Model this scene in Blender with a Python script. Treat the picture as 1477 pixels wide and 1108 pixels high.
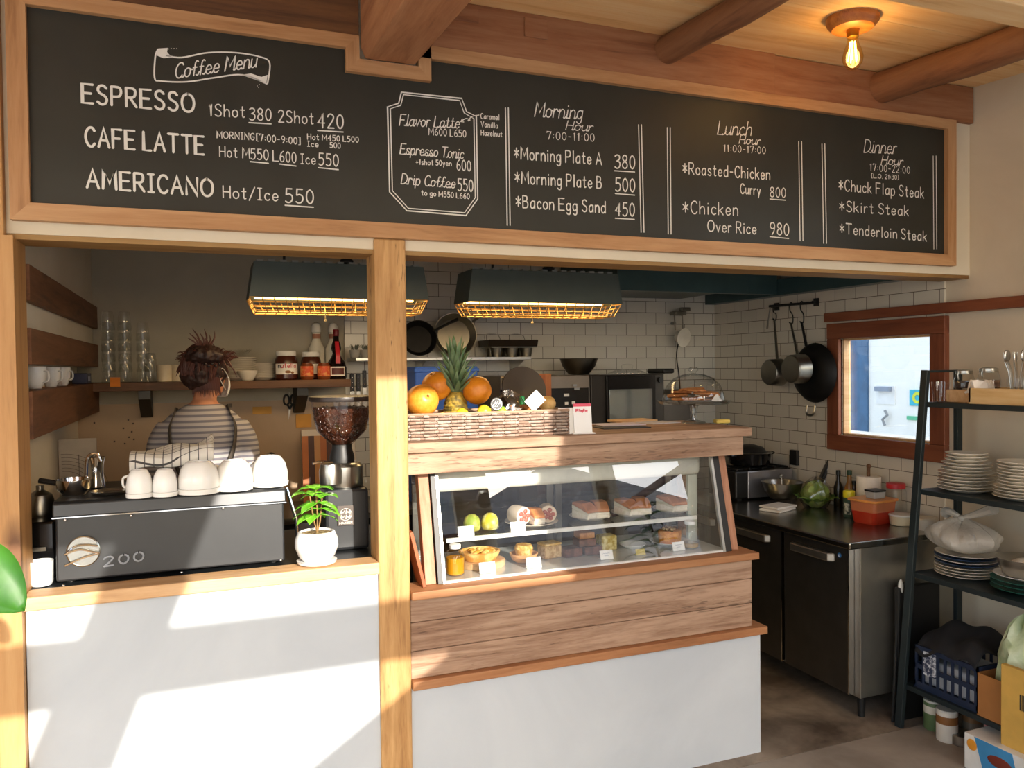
import bpy, bmesh, math, random
from math import sin, cos, pi, radians, sqrt, atan2
from mathutils import Vector, Matrix, Euler
random.seed(7)
for o in list(bpy.data.objects): bpy.data.objects.remove(o, do_unlink=True)
SC = bpy.context.scene
COL = SC.collection

# ---------------------------------------------------------------- camera, world, sun, exposure
CAM = Vector((0.0, -2.66476, 1.6))
FPX = 1152.0
def cam_axes(yaw, pit, rol):
    cy, sy = cos(yaw), sin(yaw)
    f = Vector((sy*cos(pit), cy*cos(pit), sin(pit)))
    r = Vector((cy, -sy, 0)); u = r.cross(f)
    return r*cos(rol)+u*sin(rol), u*cos(rol)-r*sin(rol), f
RR, UU, FF = cam_axes(radians(21.52), radians(-1.216), radians(-0.65))
cd = bpy.data.cameras.new('camera'); cam = bpy.data.objects.new('camera', cd); COL.objects.link(cam)
cd.sensor_width = 36; cd.sensor_fit = 'HORIZONTAL'; cd.lens = FPX/1477*36; cd.clip_start = 0.02; cd.clip_end = 200
cam.matrix_world = Matrix(((RR.x, UU.x, -FF.x, CAM.x), (RR.y, UU.y, -FF.y, CAM.y), (RR.z, UU.z, -FF.z, CAM.z), (0, 0, 0, 1)))
SC.camera = cam

SUN = Vector((-0.2, 1.0, -0.31)).normalized()          # direction the sunlight travels
w = bpy.data.worlds.new('sky'); SC.world = w; w.use_nodes = True
nt = w.node_tree; bg = nt.nodes['Background']
sky = nt.nodes.new('ShaderNodeTexSky'); sky.sky_type = 'NISHITA'; sky.sun_disc = False
sky.sun_elevation = radians(24); sky.sun_rotation = radians(170); sky.air_density = 1.0; sky.dust_density = 1.6
mixw = nt.nodes.new('ShaderNodeMix'); mixw.data_type = 'RGBA'; mixw.inputs[0].default_value = 0.45
mixw.inputs[7].default_value = (2.9, 3.25, 3.8, 1)
nt.links.new(sky.outputs[0], mixw.inputs[6]); nt.links.new(mixw.outputs[2], bg.inputs[0])
bg.inputs[1].default_value = 1.15
sd = bpy.data.lights.new('sun', 'SUN'); sd.energy = 13.0; sd.angle = radians(0.53); sd.color = (1.0, 0.92, 0.80)
so = bpy.data.objects.new('sun', sd); COL.objects.link(so)
so.rotation_euler = SUN.to_track_quat('-Z', 'Y').to_euler(); so.location = (4, -12, 6)
def portal(name, loc, rot, sx, sy):
    d = bpy.data.lights.new(name, 'AREA'); d.shape = 'RECTANGLE'; d.size = sx; d.size_y = sy; d.cycles.is_portal = True
    o = bpy.data.objects.new(name, d); COL.objects.link(o); o.location = loc; o.rotation_euler = rot
SC.view_settings.view_transform = 'Standard'; SC.view_settings.look = 'None'
SC.view_settings.gamma = 1; SC.view_settings.use_curve_mapping = False
SC.view_settings.exposure = -0.6

# ---------------------------------------------------------------- where a line of sight meets a real surface
def ray(px, py): return (FF*FPX + RR*(px-738.5) - UU*(py-554)).normalized()
def PY(px, py, y): d = ray(px, py); return CAM + d*((y-CAM.y)/d.y)
def PX(px, py, x): d = ray(px, py); return CAM + d*((x-CAM.x)/d.x)
def PZ(px, py, z): d = ray(px, py); return CAM + d*((z-CAM.z)/d.z)
def ppm(p): return FPX/((Vector(p)-CAM).dot(FF))        # pixels per metre there

# ---------------------------------------------------------------- materials
def lin(h):
    h = h.lstrip('#'); v = [int(h[i:i+2], 16)/255 for i in (0, 2, 4)]
    return tuple((c/12.92 if c <= .04045 else ((c+.055)/1.055)**2.4) for c in v)+(1,)
MC = {}
def newmat(n):
    m = bpy.data.materials.new(n); m.use_nodes = True
    return m, m.node_tree, m.node_tree.nodes['Principled BSDF']
def nd(t, k, **kw):
    n = t.nodes.new('ShaderNode'+k)
    for a, b in kw.items(): setattr(n, a, b)
    return n
def ramp(t, fac, stops):
    r = nd(t, 'ValToRGB'); e = r.color_ramp.elements
    while len(e) > 1: e.remove(e[-1])
    e[0].position = stops[0][0]; e[0].color = stops[0][1]
    for p, c in stops[1:]:
        x = e.new(p); x.color = c
    t.links.new(fac, r.inputs[0]); return r.outputs[0]
def coords(t, scale=(1, 1, 1), rot=(0, 0, 0)):
    tc = nd(t, 'TexCoord'); mp = nd(t, 'Mapping'); mp.inputs['Scale'].default_value = scale; mp.inputs['Rotation'].default_value = rot
    t.links.new(tc.outputs['Object'], mp.inputs[0]); return mp.outputs[0]
def noise(t, co, scale, detail=4, rough=.55, dist=0):
    n = nd(t, 'TexNoise'); n.inputs['Scale'].default_value = scale; n.inputs['Detail'].default_value = detail
    n.inputs['Roughness'].default_value = rough; n.inputs['Distortion'].default_value = dist
    t.links.new(co, n.inputs['Vector']); return n.outputs['Fac']
def bump(t, b, h, s, d=.01):
    n = nd(t, 'Bump'); n.inputs['Strength'].default_value = s; n.inputs['Distance'].default_value = d
    t.links.new(h, n.inputs['Height']); t.links.new(n.outputs[0], b.inputs['Normal'])
def plain(hexc, rough=.5, metal=0, var=.12, bmp=0, spec=.5, scale=9, coat=0, trans=0, sss=0, sheen=0):
    key = (hexc, rough, metal, var, bmp, spec, scale, coat, trans, sss, sheen)
    if key in MC: return MC[key]
    m, t, b = newmat('mat_'+hexc.strip('#'))
    c = lin(hexc); co = coords(t)
    f = noise(t, co, scale)
    lo = tuple(x*(1-var) for x in c[:3])+(1,); hi = tuple(min(1, x*(1+var)) for x in c[:3])+(1,)
    t.links.new(ramp(t, f, [(.3, lo), (.7, hi)]), b.inputs['Base Color'])
    b.inputs['Roughness'].default_value = rough; b.inputs['Metallic'].default_value = metal
    b.inputs['Specular IOR Level'].default_value = spec; b.inputs['Coat Weight'].default_value = coat
    b.inputs['Transmission Weight'].default_value = trans; b.inputs['Sheen Weight'].default_value = sheen
    if sss: b.inputs['Subsurface Weight'].default_value = sss; b.inputs['Subsurface Scale'].default_value = .01
    if bmp: bump(t, b, noise(t, co, scale*6), bmp)
    MC[key] = m; return m
def wood(name, dark, mid, light, axis='x', s=1.0, rough=.6, knots=True, bmp=.25, streak=1.0, flecks=0):
    m, t, b = newmat(name)
    sc = {'x': (1.2, 14, 14), 'y': (14, 1.2, 14), 'z': (14, 14, 1.2)}[axis]
    co = coords(t, tuple(v*s for v in sc))
    n1 = noise(t, co, 1.6, 6, .62, .6); n2 = noise(t, co, 7, 3, .7, .2)
    mx = nd(t, 'Math', operation='MULTIPLY_ADD'); t.links.new(n2, mx.inputs[0]); mx.inputs[1].default_value = .35*streak; t.links.new(n1, mx.inputs[2])
    col = ramp(t, mx.outputs[0], [(.40, lin(dark)), (.60, lin(mid)), (.86, lin(light))])
    if knots:
        ks = {'x': (.9, 3, 3), 'y': (3, .9, 3), 'z': (3, 3, .9)}[axis]
        kc = coords(t, tuple(v*s*1.9 for v in ks)); v = nd(t, 'TexVoronoi'); v.inputs['Scale'].default_value = 1.0
        t.links.new(kc, v.inputs['Vector'])
        kf = ramp(t, v.outputs['Distance'], [(.05, (1, 1, 1, 1)), (.13, (0, 0, 0, 1))])
        mk = nd(t, 'Mix', data_type='RGBA'); t.links.new(kf, mk.inputs[0]); t.links.new(col, mk.inputs[6])
        d = lin(dark); mk.inputs[7].default_value = (d[0]*.55, d[1]*.5, d[2]*.5, 1); col = mk.outputs[2]
    if flecks:                                       # short dark worm marks and drying checks along the grain
        fs = {'x': (18, 160, 160), 'y': (160, 18, 160), 'z': (160, 160, 18)}[axis]
        nf = noise(t, coords(t, fs), 1.0, 2, .5, .4); big = noise(t, co, .5, 2)
        th = nd(t, 'Math', operation='MULTIPLY'); t.links.new(nf, th.inputs[0]); t.links.new(big, th.inputs[1])
        ff = ramp(t, th.outputs[0], [(.36, (0, 0, 0, 1)), (.42, (flecks, flecks, flecks, 1))])
        mf = nd(t, 'Mix', data_type='RGBA'); t.links.new(ff, mf.inputs[0]); t.links.new(col, mf.inputs[6]); d = lin(dark); mf.inputs[7].default_value = (d[0]*.35, d[1]*.3, d[2]*.3, 1); col = mf.outputs[2]
    t.links.new(col, b.inputs['Base Color']); b.inputs['Roughness'].default_value = rough
    bump(t, b, mx.outputs[0], bmp, .004)
    return m
def plaster(name, c1, c2, scale=2.5, bmp=.12, rough=.85):
    m, t, b = newmat(name); co = coords(t)
    n1 = noise(t, co, scale, 6, .6, .5); n2 = noise(t, co, scale*12, 4)
    t.links.new(ramp(t, n1, [(.3, lin(c1)), (.7, lin(c2))]), b.inputs['Base Color']); b.inputs['Roughness'].default_value = rough
    bump(t, b, n2, bmp, .004); return m
def tilemat(name, c, grout, plane):
    m, t, b = newmat(name); tc = nd(t, 'TexCoord'); sp = nd(t, 'SeparateXYZ'); cb = nd(t, 'CombineXYZ')
    t.links.new(tc.outputs['Object'], sp.inputs[0])
    t.links.new(sp.outputs['X' if plane == 'x' else 'Y'], cb.inputs[0]); t.links.new(sp.outputs['Z'], cb.inputs[1])
    br = nd(t, 'TexBrick'); br.inputs['Scale'].default_value = 1; br.inputs['Brick Width'].default_value = .15; br.inputs['Row Height'].default_value = .075
    br.inputs['Mortar Size'].default_value = .0016; br.inputs['Mortar Smooth'].default_value = .1; br.offset = .5
    k = lin(c); br.inputs['Color1'].default_value = k; br.inputs['Color2'].default_value = tuple(x*.93 for x in k[:3])+(1,)
    br.inputs['Mortar'].default_value = lin(grout)
    t.links.new(cb.outputs[0], br.inputs['Vector']); t.links.new(br.outputs['Color'], b.inputs['Base Color'])
    b.inputs['Roughness'].default_value = .18
    inv = nd(t, 'Math', operation='SUBTRACT'); inv.inputs[0].default_value = 1; t.links.new(br.outputs['Fac'], inv.inputs[1])
    bump(t, b, inv.outputs[0], .4, .002); return m
def glassmat(name, tint=(1, 1, 1), f0=.045, rough=.0):
    # thin clear sheet: see-through, mirror-like towards grazing view on either side
    m = bpy.data.materials.new(name); m.use_nodes = True; t = m.node_tree; t.nodes.clear()
    out = nd(t, 'OutputMaterial'); mx = nd(t, 'MixShader'); tr = nd(t, 'BsdfTransparent'); gl = nd(t, 'BsdfGlossy'); lw = nd(t, 'LayerWeight')
    tr.inputs[0].default_value = tuple(tint)+(1,); gl.inputs['Roughness'].default_value = rough
    pw = nd(t, 'Math', operation='POWER'); pw.inputs[1].default_value = 5; t.links.new(lw.outputs['Facing'], pw.inputs[0])
    mu = nd(t, 'Math', operation='MULTIPLY_ADD', use_clamp=True); mu.inputs[1].default_value = 1-f0; mu.inputs[2].default_value = f0
    t.links.new(pw.outputs[0], mu.inputs[0]); t.links.new(mu.outputs[0], mx.inputs[0])
    t.links.new(tr.outputs[0], mx.inputs[1]); t.links.new(gl.outputs[0], mx.inputs[2]); t.links.new(mx.outputs[0], out.inputs[0])
    return m
def emit(name, hexc, s):
    m, t, b = newmat(name); b.inputs['Base Color'].default_value = lin(hexc); b.inputs['Emission Color'].default_value = lin(hexc); b.inputs['Emission Strength'].default_value = s
    return m
def stripes(name, c1, c2, period, duty=.5, axis='Z', rough=.85):
    m, t, b = newmat(name); tc = nd(t, 'TexCoord'); sp = nd(t, 'SeparateXYZ'); t.links.new(tc.outputs['Object'], sp.inputs[0])
    a = nd(t, 'Math', operation='DIVIDE'); a.inputs[1].default_value = period; t.links.new(sp.outputs[axis], a.inputs[0])
    f = nd(t, 'Math', operation='FRACT'); t.links.new(a.outputs[0], f.inputs[0])
    col = ramp(t, f.outputs[0], [(0, lin(c1)), (1-duty-.04, lin(c1)), (1-duty+.04, lin(c2)), (.96, lin(c2)), (1, lin(c1))])
    t.links.new(col, b.inputs['Base Color']); b.inputs['Roughness'].default_value = rough
    bump(t, b, noise(t, coords(t), 180), .15, .002); return m
def speck(name, c1, c2, scale, lo=.45, hi=.6, rough=.6, bmp=.3):
    m, t, b = newmat(name); co = coords(t); n = noise(t, co, scale, 5, .6, .3)
    t.links.new(ramp(t, n, [(lo, lin(c1)), (hi, lin(c2))]), b.inputs['Base Color']); b.inputs['Roughness'].default_value = rough
    bump(t, b, n, bmp, .004); return m

# ---------------------------------------------------------------- mesh building
class MB:
    def __init__(s): s.v = []; s.f = []; s.mi = []; s.k = 0
    def add(s, vs, fs, M=None):
        n = len(s.v)
        for p in vs: s.v.append(tuple(M @ Vector(p)) if M else tuple(p))
        for f in fs: s.f.append(tuple(i+n for i in f)); s.mi.append(s.k)
        return s
    def box(s, a, b, M=None):
        x0, y0, z0 = a; x1, y1, z1 = b
        return s.add([(x0,y0,z0),(x1,y0,z0),(x1,y1,z0),(x0,y1,z0),(x0,y0,z1),(x1,y0,z1),(x1,y1,z1),(x0,y1,z1)],
            [(0,3,2,1),(4,5,6,7),(0,1,5,4),(1,2,6,5),(2,3,7,6),(3,0,4,7)], M)
    def cbox(s, c, d, rot=(0,0,0)):
        return s.box([-q/2 for q in d], [q/2 for q in d], Matrix.Translation(c) @ Euler(rot).to_matrix().to_4x4())
    def lathe(s, prof, n=32, M=None, cap0=True, cap1=True, c=(0,0,0), sx=1, sy=1):
        vs = []; fs = []; m = len(prof)
        for r, z in prof:
            for i in range(n):
                a = 2*pi*i/n; vs.append((c[0]+r*cos(a)*sx, c[1]+r*sin(a)*sy, c[2]+z))
        for j in range(m-1):
            for i in range(n):
                k = (i+1) % n; fs.append((j*n+i, j*n+k, (j+1)*n+k, (j+1)*n+i))
        if cap0: fs.append(tuple(reversed(range(n))))
        if cap1: fs.append(tuple(range((m-1)*n, m*n)))
        return s.add(vs, fs, M)
    def tube(s, pts, r, n=8, caps=True):
        pts = [Vector(p) for p in pts]; m = len(pts)
        rs = r if isinstance(r, (list, tuple)) else [r]*m
        vs = []; fs = []; up = None
        for j, p in enumerate(pts):
            d = (pts[min(j+1, m-1)]-pts[max(j-1, 0)])
            d = d.normalized() if d.length > 1e-9 else Vector((0,0,1))
            if up is None: up = Vector((0,0,1)) if abs(d.z) < .9 else Vector((1,0,0))
            u = (up - d*up.dot(d)).normalized(); up = u; v = d.cross(u)
            for i in range(n):
                a = 2*pi*i/n; vs.append(tuple(p+(u*cos(a)+v*sin(a))*rs[j]))
        for j in range(m-1):
            for i in range(n):
                k = (i+1) % n; fs.append((j*n+i, j*n+k, (j+1)*n+k, (j+1)*n+i))
        if caps: fs.append(tuple(reversed(range(n)))); fs.append(tuple(range((m-1)*n, m*n)))
        return s.add(vs, fs)
    def ball(s, c, r, n=20, m=12, M=None):
        rx, ry, rz = (r, r, r) if not isinstance(r, (tuple, list)) else r
        prof = [(sin(pi*j/m), -cos(pi*j/m)) for j in range(m+1)]
        prof[0] = (.02, -1); prof[-1] = (.02, 1)
        T = Matrix.Translation(c) @ (M or Matrix()) @ Matrix.Diagonal((rx, ry, rz, 1))
        return s.lathe(prof, n, T)
    def prism(s, poly, y0, y1):                       # polygon in x,z pushed along y
        n = len(poly); vs = [(x, y0, z) for x, z in poly]+[(x, y1, z) for x, z in poly]
        fs = [tuple(range(n)), tuple(reversed(range(n, 2*n)))]+[(i, i+n, (i+1) % n+n, (i+1) % n) for i in range(n)]
        return s.add(vs, fs)
    def prismx(s, poly, x0, x1):                      # polygon in y,z pushed along x
        n = len(poly); vs = [(x0, y, z) for y, z in poly]+[(x1, y, z) for y, z in poly]
        fs = [tuple(range(n)), tuple(reversed(range(n, 2*n)))]+[(i, i+n, (i+1) % n+n, (i+1) % n) for i in range(n)]
        return s.add(vs, fs)
    def prismz(s, poly, z0, z1):
        n = len(poly); vs = [(x, y, z0) for x, y in poly]+[(x, y, z1) for x, y in poly]
        fs = [tuple(reversed(range(n))), tuple(range(n, 2*n))]+[(i, (i+1) % n, (i+1) % n+n, i+n) for i in range(n)]
        return s.add(vs, fs)
    def sheet(s, fn, nu, nv):
        vs = [fn(i/nu, j/nv) for j in range(nv+1) for i in range(nu+1)]
        fs = [(j*(nu+1)+i, j*(nu+1)+i+1, (j+1)*(nu+1)+i+1, (j+1)*(nu+1)+i) for j in range(nv) for i in range(nu)]
        return s.add(vs, fs)
def link(o, parent=None):
    COL.objects.link(o)
    if parent: o.parent = parent
    return o
def obj(name, mb, mat, parent=None, loc=None, rot=None, smooth=False, bevel=0, world=False, thick=0, subsurf=0, seg=2, label=None):
    me = bpy.data.meshes.new(name)
    v = mb.v
    if world and parent is not None:
        off = Vector((0,0,0)); p = parent
        while p: off += p.location; p = p.parent
        v = [tuple(Vector(q)-off) for q in v]
    me.from_pydata(v, [], mb.f); me.update()
    for m in (mat if isinstance(mat, (list, tuple)) else [mat]): me.materials.append(m)
    if any(mb.mi): me.polygons.foreach_set('material_index', mb.mi)
    bm = bmesh.new(); bm.from_mesh(me); bmesh.ops.recalc_face_normals(bm, faces=bm.faces); bm.to_mesh(me); bm.free()
    if smooth:
        me.polygons.foreach_set('use_smooth', [True]*len(me.polygons))
        try: me.set_sharp_from_angle(angle=radians(40))
        except Exception: pass
    o = bpy.data.objects.new(name, me); link(o, parent)
    if loc is not None: o.location = loc
    if rot is not None: o.rotation_euler = rot
    if thick: md = o.modifiers.new('thick', 'SOLIDIFY'); md.thickness = thick; md.offset = 0
    if bevel: md = o.modifiers.new('bevel', 'BEVEL'); md.width = bevel; md.segments = seg; md.limit_method = 'ANGLE'; md.angle_limit = radians(40)
    if subsurf: md = o.modifiers.new('sub', 'SUBSURF'); md.levels = subsurf; md.render_levels = subsurf
    if label: o['label'] = label
    return o
def thing(name, label, cat, loc=(0,0,0), rotz=0, group=None):
    o = bpy.data.objects.new(name, None); COL.objects.link(o); o.empty_display_size = .05
    o.location = loc; o.rotation_euler = (0, 0, rotz)
    return tag(o, label, cat, group)
def tag(o, label, cat, group=None):
    o['label'] = label; o['category'] = cat
    if group: o['group'] = group
    return o
def struct(name, mb, mat, **k):
    o = obj(name, mb, mat, **k)
    if not o.parent: o['kind'] = 'structure'
    return o
def dup(root, loc, rotz=0, label=None, group=None, scale=None):
    r = root.copy(); COL.objects.link(r); r.location = loc; r.rotation_euler = (0, 0, rotz)
    if label: r['label'] = label
    if group: r['group'] = group
    if scale: r.scale = scale
    for ch in list(root.children):
        c = ch.copy(); COL.objects.link(c); c.parent = r
        for g in list(ch.children):
            d = g.copy(); COL.objects.link(d); d.parent = c
    return r
def smoothcurve(pts, k=6, closed=False):
    P = [Vector(p) for p in pts]; n = len(P); out = []
    if n < 3: return P
    rng = range(n) if closed else range(n-1)
    for i in rng:
        p0 = P[(i-1) % n] if (closed or i > 0) else P[0]; p1 = P[i]; p2 = P[(i+1) % n]
        p3 = P[(i+2) % n] if (closed or i+2 < n) else P[-1]
        for j in range(k):
            t = j/k
            out.append(.5*((2*p1)+(p2-p0)*t+(2*p0-5*p1+4*p2-p3)*t*t+(3*p1-p0-3*p2+p3)*t**3))
    out.append(P[0] if closed else P[-1]); return out
# ---------------------------------------------------------------- hand lettering (own stroke alphabet, cap height 10)
GL = {
'A':(7,'l0,0 3.5,10 7,0|l1.3,3.6 5.7,3.6'),'B':(6,'l0,0 0,10|s0,10 4,9.5 4.6,7.6 3.5,5.7 0,5.3|s0,5.3 4.5,5 5.6,2.8 4.3,.4 0,0'),
'C':(6,'s6,8.3 4.5,9.9 2.2,9.6 .4,7 .3,3.5 2,.5 4.3,0 6,1.6'),'D':(6.5,'l0,0 0,10|s0,10 4,9.3 6.3,6 5.8,2.5 3.5,.4 0,0'),
'E':(6,'l6,10 0,10 0,0 6,0|l0,5.2 5,5.2'),'F':(6,'l5.8,10 0,10 0,0|l0,5.2 4.6,5.2'),
'G':(6.5,'s6,8.3 4.5,9.9 2.2,9.6 .4,7 .3,3.5 2,.5 4.3,0 6,1.6|l6,1.6 6,4.6 3.6,4.6'),'H':(6,'l0,0 0,10|l6,0 6,10|l0,5 6,5'),
'I':(3.5,'l0,10 3.5,10|l1.75,10 1.75,0|l0,0 3.5,0'),'K':(6,'l0,0 0,10|l5.5,10 0,4.3|l1.5,5.5 6,0'),'L':(5,'l0,10 0,0 5,0'),
'M':(8,'l0,0 .6,10 4,3 7.4,10 8,0'),'N':(7,'l0,0 0,10 7,0 7,10'),'O':(7.5,'s3.7,10 1,8.4 0,5 1,1.4 3.7,0 6.5,1.4 7.5,5 6.5,8.4 3.7,10'),
'P':(6,'l0,0 0,10|s0,10 4.5,9.7 5.6,7.4 4.3,5 0,4.6'),'R':(6,'l0,0 0,10|s0,10 4.5,9.7 5.4,7.4 4.2,5.2 0,4.8|l2.3,4.9 6,0'),
'S':(5.6,'s5.3,8.6 3.5,10 1.2,9.5 .4,7.6 1.5,5.9 4,4.7 5.4,2.8 4.6,.7 2.3,0 0,1.3'),'T':(7,'l0,10 7,10|l3.5,10 3.5,0'),
'U':(6.5,'s0,10 0,3 1.4,.4 3.2,0 5,.4 6.5,3 6.5,10'),'V':(6.4,'l0,10 3.2,0 6.4,10'),
'Z':(6,'l0,10 6,10 0,0 6,0'),'W':(9,'l0,10 2.2,0 4.5,7 6.8,0 9,10'),'Y':(6,'l0,10 3,5 6,10|l3,5 3,0'),
'0':(5,'s2.5,10 .6,8.2 0,5 .6,1.8 2.5,0 4.4,1.8 5,5 4.4,8.2 2.5,10'),'1':(2.6,'l0,8.2 1.6,10 1.6,0'),
'2':(5,'s0,8 1,9.6 2.8,10 4.6,8.8 4.4,6.4 2.2,3 0,0|l0,0 5,0'),'3':(5,'s.2,9 2.4,10 4.6,9 4.2,6.6 2,5.4|s2,5.4 4.6,4.6 5,2.4 3.8,.4 1.8,0 0,1'),
'4':(5.2,'l3.6,0 3.6,10 0,3.4 5.2,3.4'),'5':(5,'l4.6,10 .8,10 .5,5.6|s.5,5.6 2.6,6.2 4.6,5 4.9,2.6 3.6,.5 1.6,0 0,.9'),
'6':(5,'s4.2,10 1.6,8 .3,4.4 .5,1.6 2.3,0 4.4,1 4.8,3.4 3.4,5.2 1.4,4.8 .4,3'),'7':(5,'l0,8.6 0,10 5,10 2,0'),
'8':(5,'s2.5,5.3 .7,6.6 .6,8.8 2.5,10 4.4,8.8 4.3,6.6 2.5,5.3 .5,3.8 .3,1.4 2.5,0 4.7,1.4 4.5,3.8 2.5,5.3'),'9':(5,'s4.7,7 3.6,5.2 1.6,5 .2,6.6 .6,9 2.5,10 4.4,9 4.8,6.6 4,3 2,0'),
':':(1.2,'l.6,2 .6,2.6|l.6,6 .6,6.6'),'-':(4,'l.4,4.5 3.6,4.5'),'[':(2.4,'l2.4,10.5 .3,10.5 .3,-.5 2.4,-.5'),']':(2.4,'l0,10.5 2.1,10.5 2.1,-.5 0,-.5'),
'/':(5,'l0,-1 5,10.5'),'*':(5,'l2.5,9 2.5,1|l0,7 5,3|l0,3 5,7'),'+':(4.5,'l2.2,1.5 2.2,6.5|l0,4 4.5,4'),'.':(1.2,'l.5,0 .6,.4'),
'a':(5,'s4.6,5.4 2.5,6 .5,4.4 .3,1.6 1.8,0 3.6,.8 4.6,2.6|l4.7,6 4.7,0'),'b':(5,'l0,10 0,0|s0,3.5 1.5,5.8 3.6,5.8 4.9,3 3.8,.4 1.5,0 0,1.4'),
'c':(4.4,'s4.4,4.8 2.8,6 .8,5 .1,2.8 1,.7 2.8,0 4.4,1'),'d':(5,'s4.7,4.6 3,6 .9,5.2 .2,2.8 1,.6 2.8,0 4.7,1.8|l4.8,10 4.8,0'),
'e':(4.8,'s.3,3 4.5,3.2 4,5.2 2.4,6 .8,5 .2,2.8 1,.6 2.8,0 4.6,1.2'),'f':(3.8,'s3.8,9.2 2.6,10 1.5,8.6 1.4,5 1.4,0|l0,5.6 3.2,5.6'),
'g':(5,'s4.6,5 2.8,6 .7,5 .2,3 1,.8 2.8,.3 4.6,2|s4.7,6 4.7,-1 3.6,-3 1.8,-3 .4,-2'),'h':(4.8,'l0,10 0,0|s0,3.5 1.6,5.8 3.6,5.8 4.6,4 4.6,0'),
'i':(1.4,'l.7,6 .7,0|l.7,8.2 .7,8.8'),'k':(4.6,'l0,10 0,0|l4.2,6 0,2.6|l1.4,3.6 4.6,0'),'l':(1.4,'l.7,10 .7,0'),
'm':(7,'l0,6 0,0|s0,3.8 1.2,5.8 2.8,5.6 3.4,4 3.4,0|s3.4,3.8 4.8,5.8 6.4,5.6 7,4 7,0'),'n':(4.6,'l0,6 0,0|s0,3.6 1.5,5.8 3.5,5.8 4.5,4 4.5,0'),
'o':(4.8,'s2.4,6 .6,5 0,3 .6,1 2.4,0 4.2,1 4.8,3 4.2,5 2.4,6'),'p':(5,'l0,6 0,-3|s0,3.6 1.5,5.8 3.7,5.7 4.9,3 3.7,.3 1.5,0 0,1.6'),
'r':(3.4,'l0,6 0,0|s0,3.4 1,5.3 2.2,6 3.4,5.6'),'s':(4,'s3.8,5.2 2.4,6 .7,5.5 .5,4 2,3.1 3.6,2.2 3.6,.6 2,0 .1,.8'),
't':(3.8,'l1.8,9 1.8,1.2|s1.8,1.2 2.4,.1 3.6,.4|l0,6.2 3.6,6.2'),'u':(4.6,'s0,6 0,2 1,.2 2.6,.2 4.5,2.2|l4.6,6 4.6,0'),
'v':(4.6,'l0,6 2.3,0 4.6,6'),'w':(6.4,'l0,6 1.6,0 3.2,5 4.8,0 6.4,6'),'y':(4.6,'l0,6 2.4,.6|l4.6,6 1.4,-3'),'z':(4.4,'l0,6 4.4,6 0,0 4.4,0'),
}
def strokes(text, cursive=False, gap=1.7):
    out = []; x = 0; prev = None
    for ch in text:
        if ch == ' ': x += 3.6; prev = None; continue
        wd, code = GL[ch]
        if cursive and prev and ch.islower():
            if prev in 'ovrw': out.append(smoothcurve([Vector((x-gap*.75-.4, 5.2, 0)), Vector((x-gap*.3, 4.4, 0)), Vector((x+.2, 4.8, 0))], 4))
            else: out.append(smoothcurve([Vector((x-gap*.55-1.0, .5, 0)), Vector((x-gap*.35, .2, 0)), Vector((x+.3, 2.4, 0))], 4))
        for s in code.split('|'):
            pts = [Vector((x+float(a.split(',')[0]), float(a.split(',')[1]), 0)) for a in s[1:].split(' ')]
            out.append(smoothcurve(pts, 5) if s[0] == 's' else pts)
        x += wd+(gap*.75 if cursive else gap); prev = ch if ch.islower() or ch.isupper() else None
    if cursive: out = [[Vector((p.x+p.y*.22, p.y, 0)) for p in s] for s in out]
    return out, x-gap
def ribbon(mb, pts, wd, put):                        # flat chalk stroke with round ends; put maps 2-D to 3-D
    P = [Vector((p[0], p[1], 0)) for p in pts]
    q = [P[0]]
    for p in P[1:]:
        if (p-q[-1]).length > 1e-6: q.append(p)
    P = q
    if len(P) < 2: return
    vs = []; n = len(P)
    for i, p in enumerate(P):
        d = (P[min(i+1, n-1)]-P[max(i-1, 0)]).normalized(); nn = Vector((-d.y, d.x, 0))
        if 0 < i < n-1:
            a = (P[i]-P[i-1]).normalized(); b = (P[i+1]-P[i]).normalized(); c = max(.5, sqrt(max(0, (1+a.dot(b))/2))); nn = nn/c
        vs += [p+nn*wd/2, p-nn*wd/2]
    d0 = (P[1]-P[0]).normalized()*wd*.4; d1 = (P[-1]-P[-2]).normalized()*wd*.4
    k = len(vs)
    vs += [(vs[0]*.7+vs[1]*.3)-d0, (vs[0]*.3+vs[1]*.7)-d0, (vs[k-2]*.7+vs[k-1]*.3)+d1, (vs[k-2]*.3+vs[k-1]*.7)+d1]
    fs = [(2*i, 2*i+1, 2*i+3, 2*i+2) for i in range(n-1)]+[(0, 1, k+1, k), (k-2, k-1, k+3, k+2)]
    mb.add([put(v.x, v.y) for v in vs], fs)
def write(mb, text, put, width, height, stroke, cursive=False, gap=2.4, ox=0, oy=0):
    st, tot = strokes(text, cursive, gap); sx = width/tot; sy = height/10
    for i, s in enumerate(st):                       # every stroke lies a hair above the one before, as chalk over chalk
        ribbon(mb, [(ox+p.x*sx, oy+p.y*sy) for p in s], stroke, lambda u, v, i=i: put(u, v)+Vector((0, -.00006*i, 0)))
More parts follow.
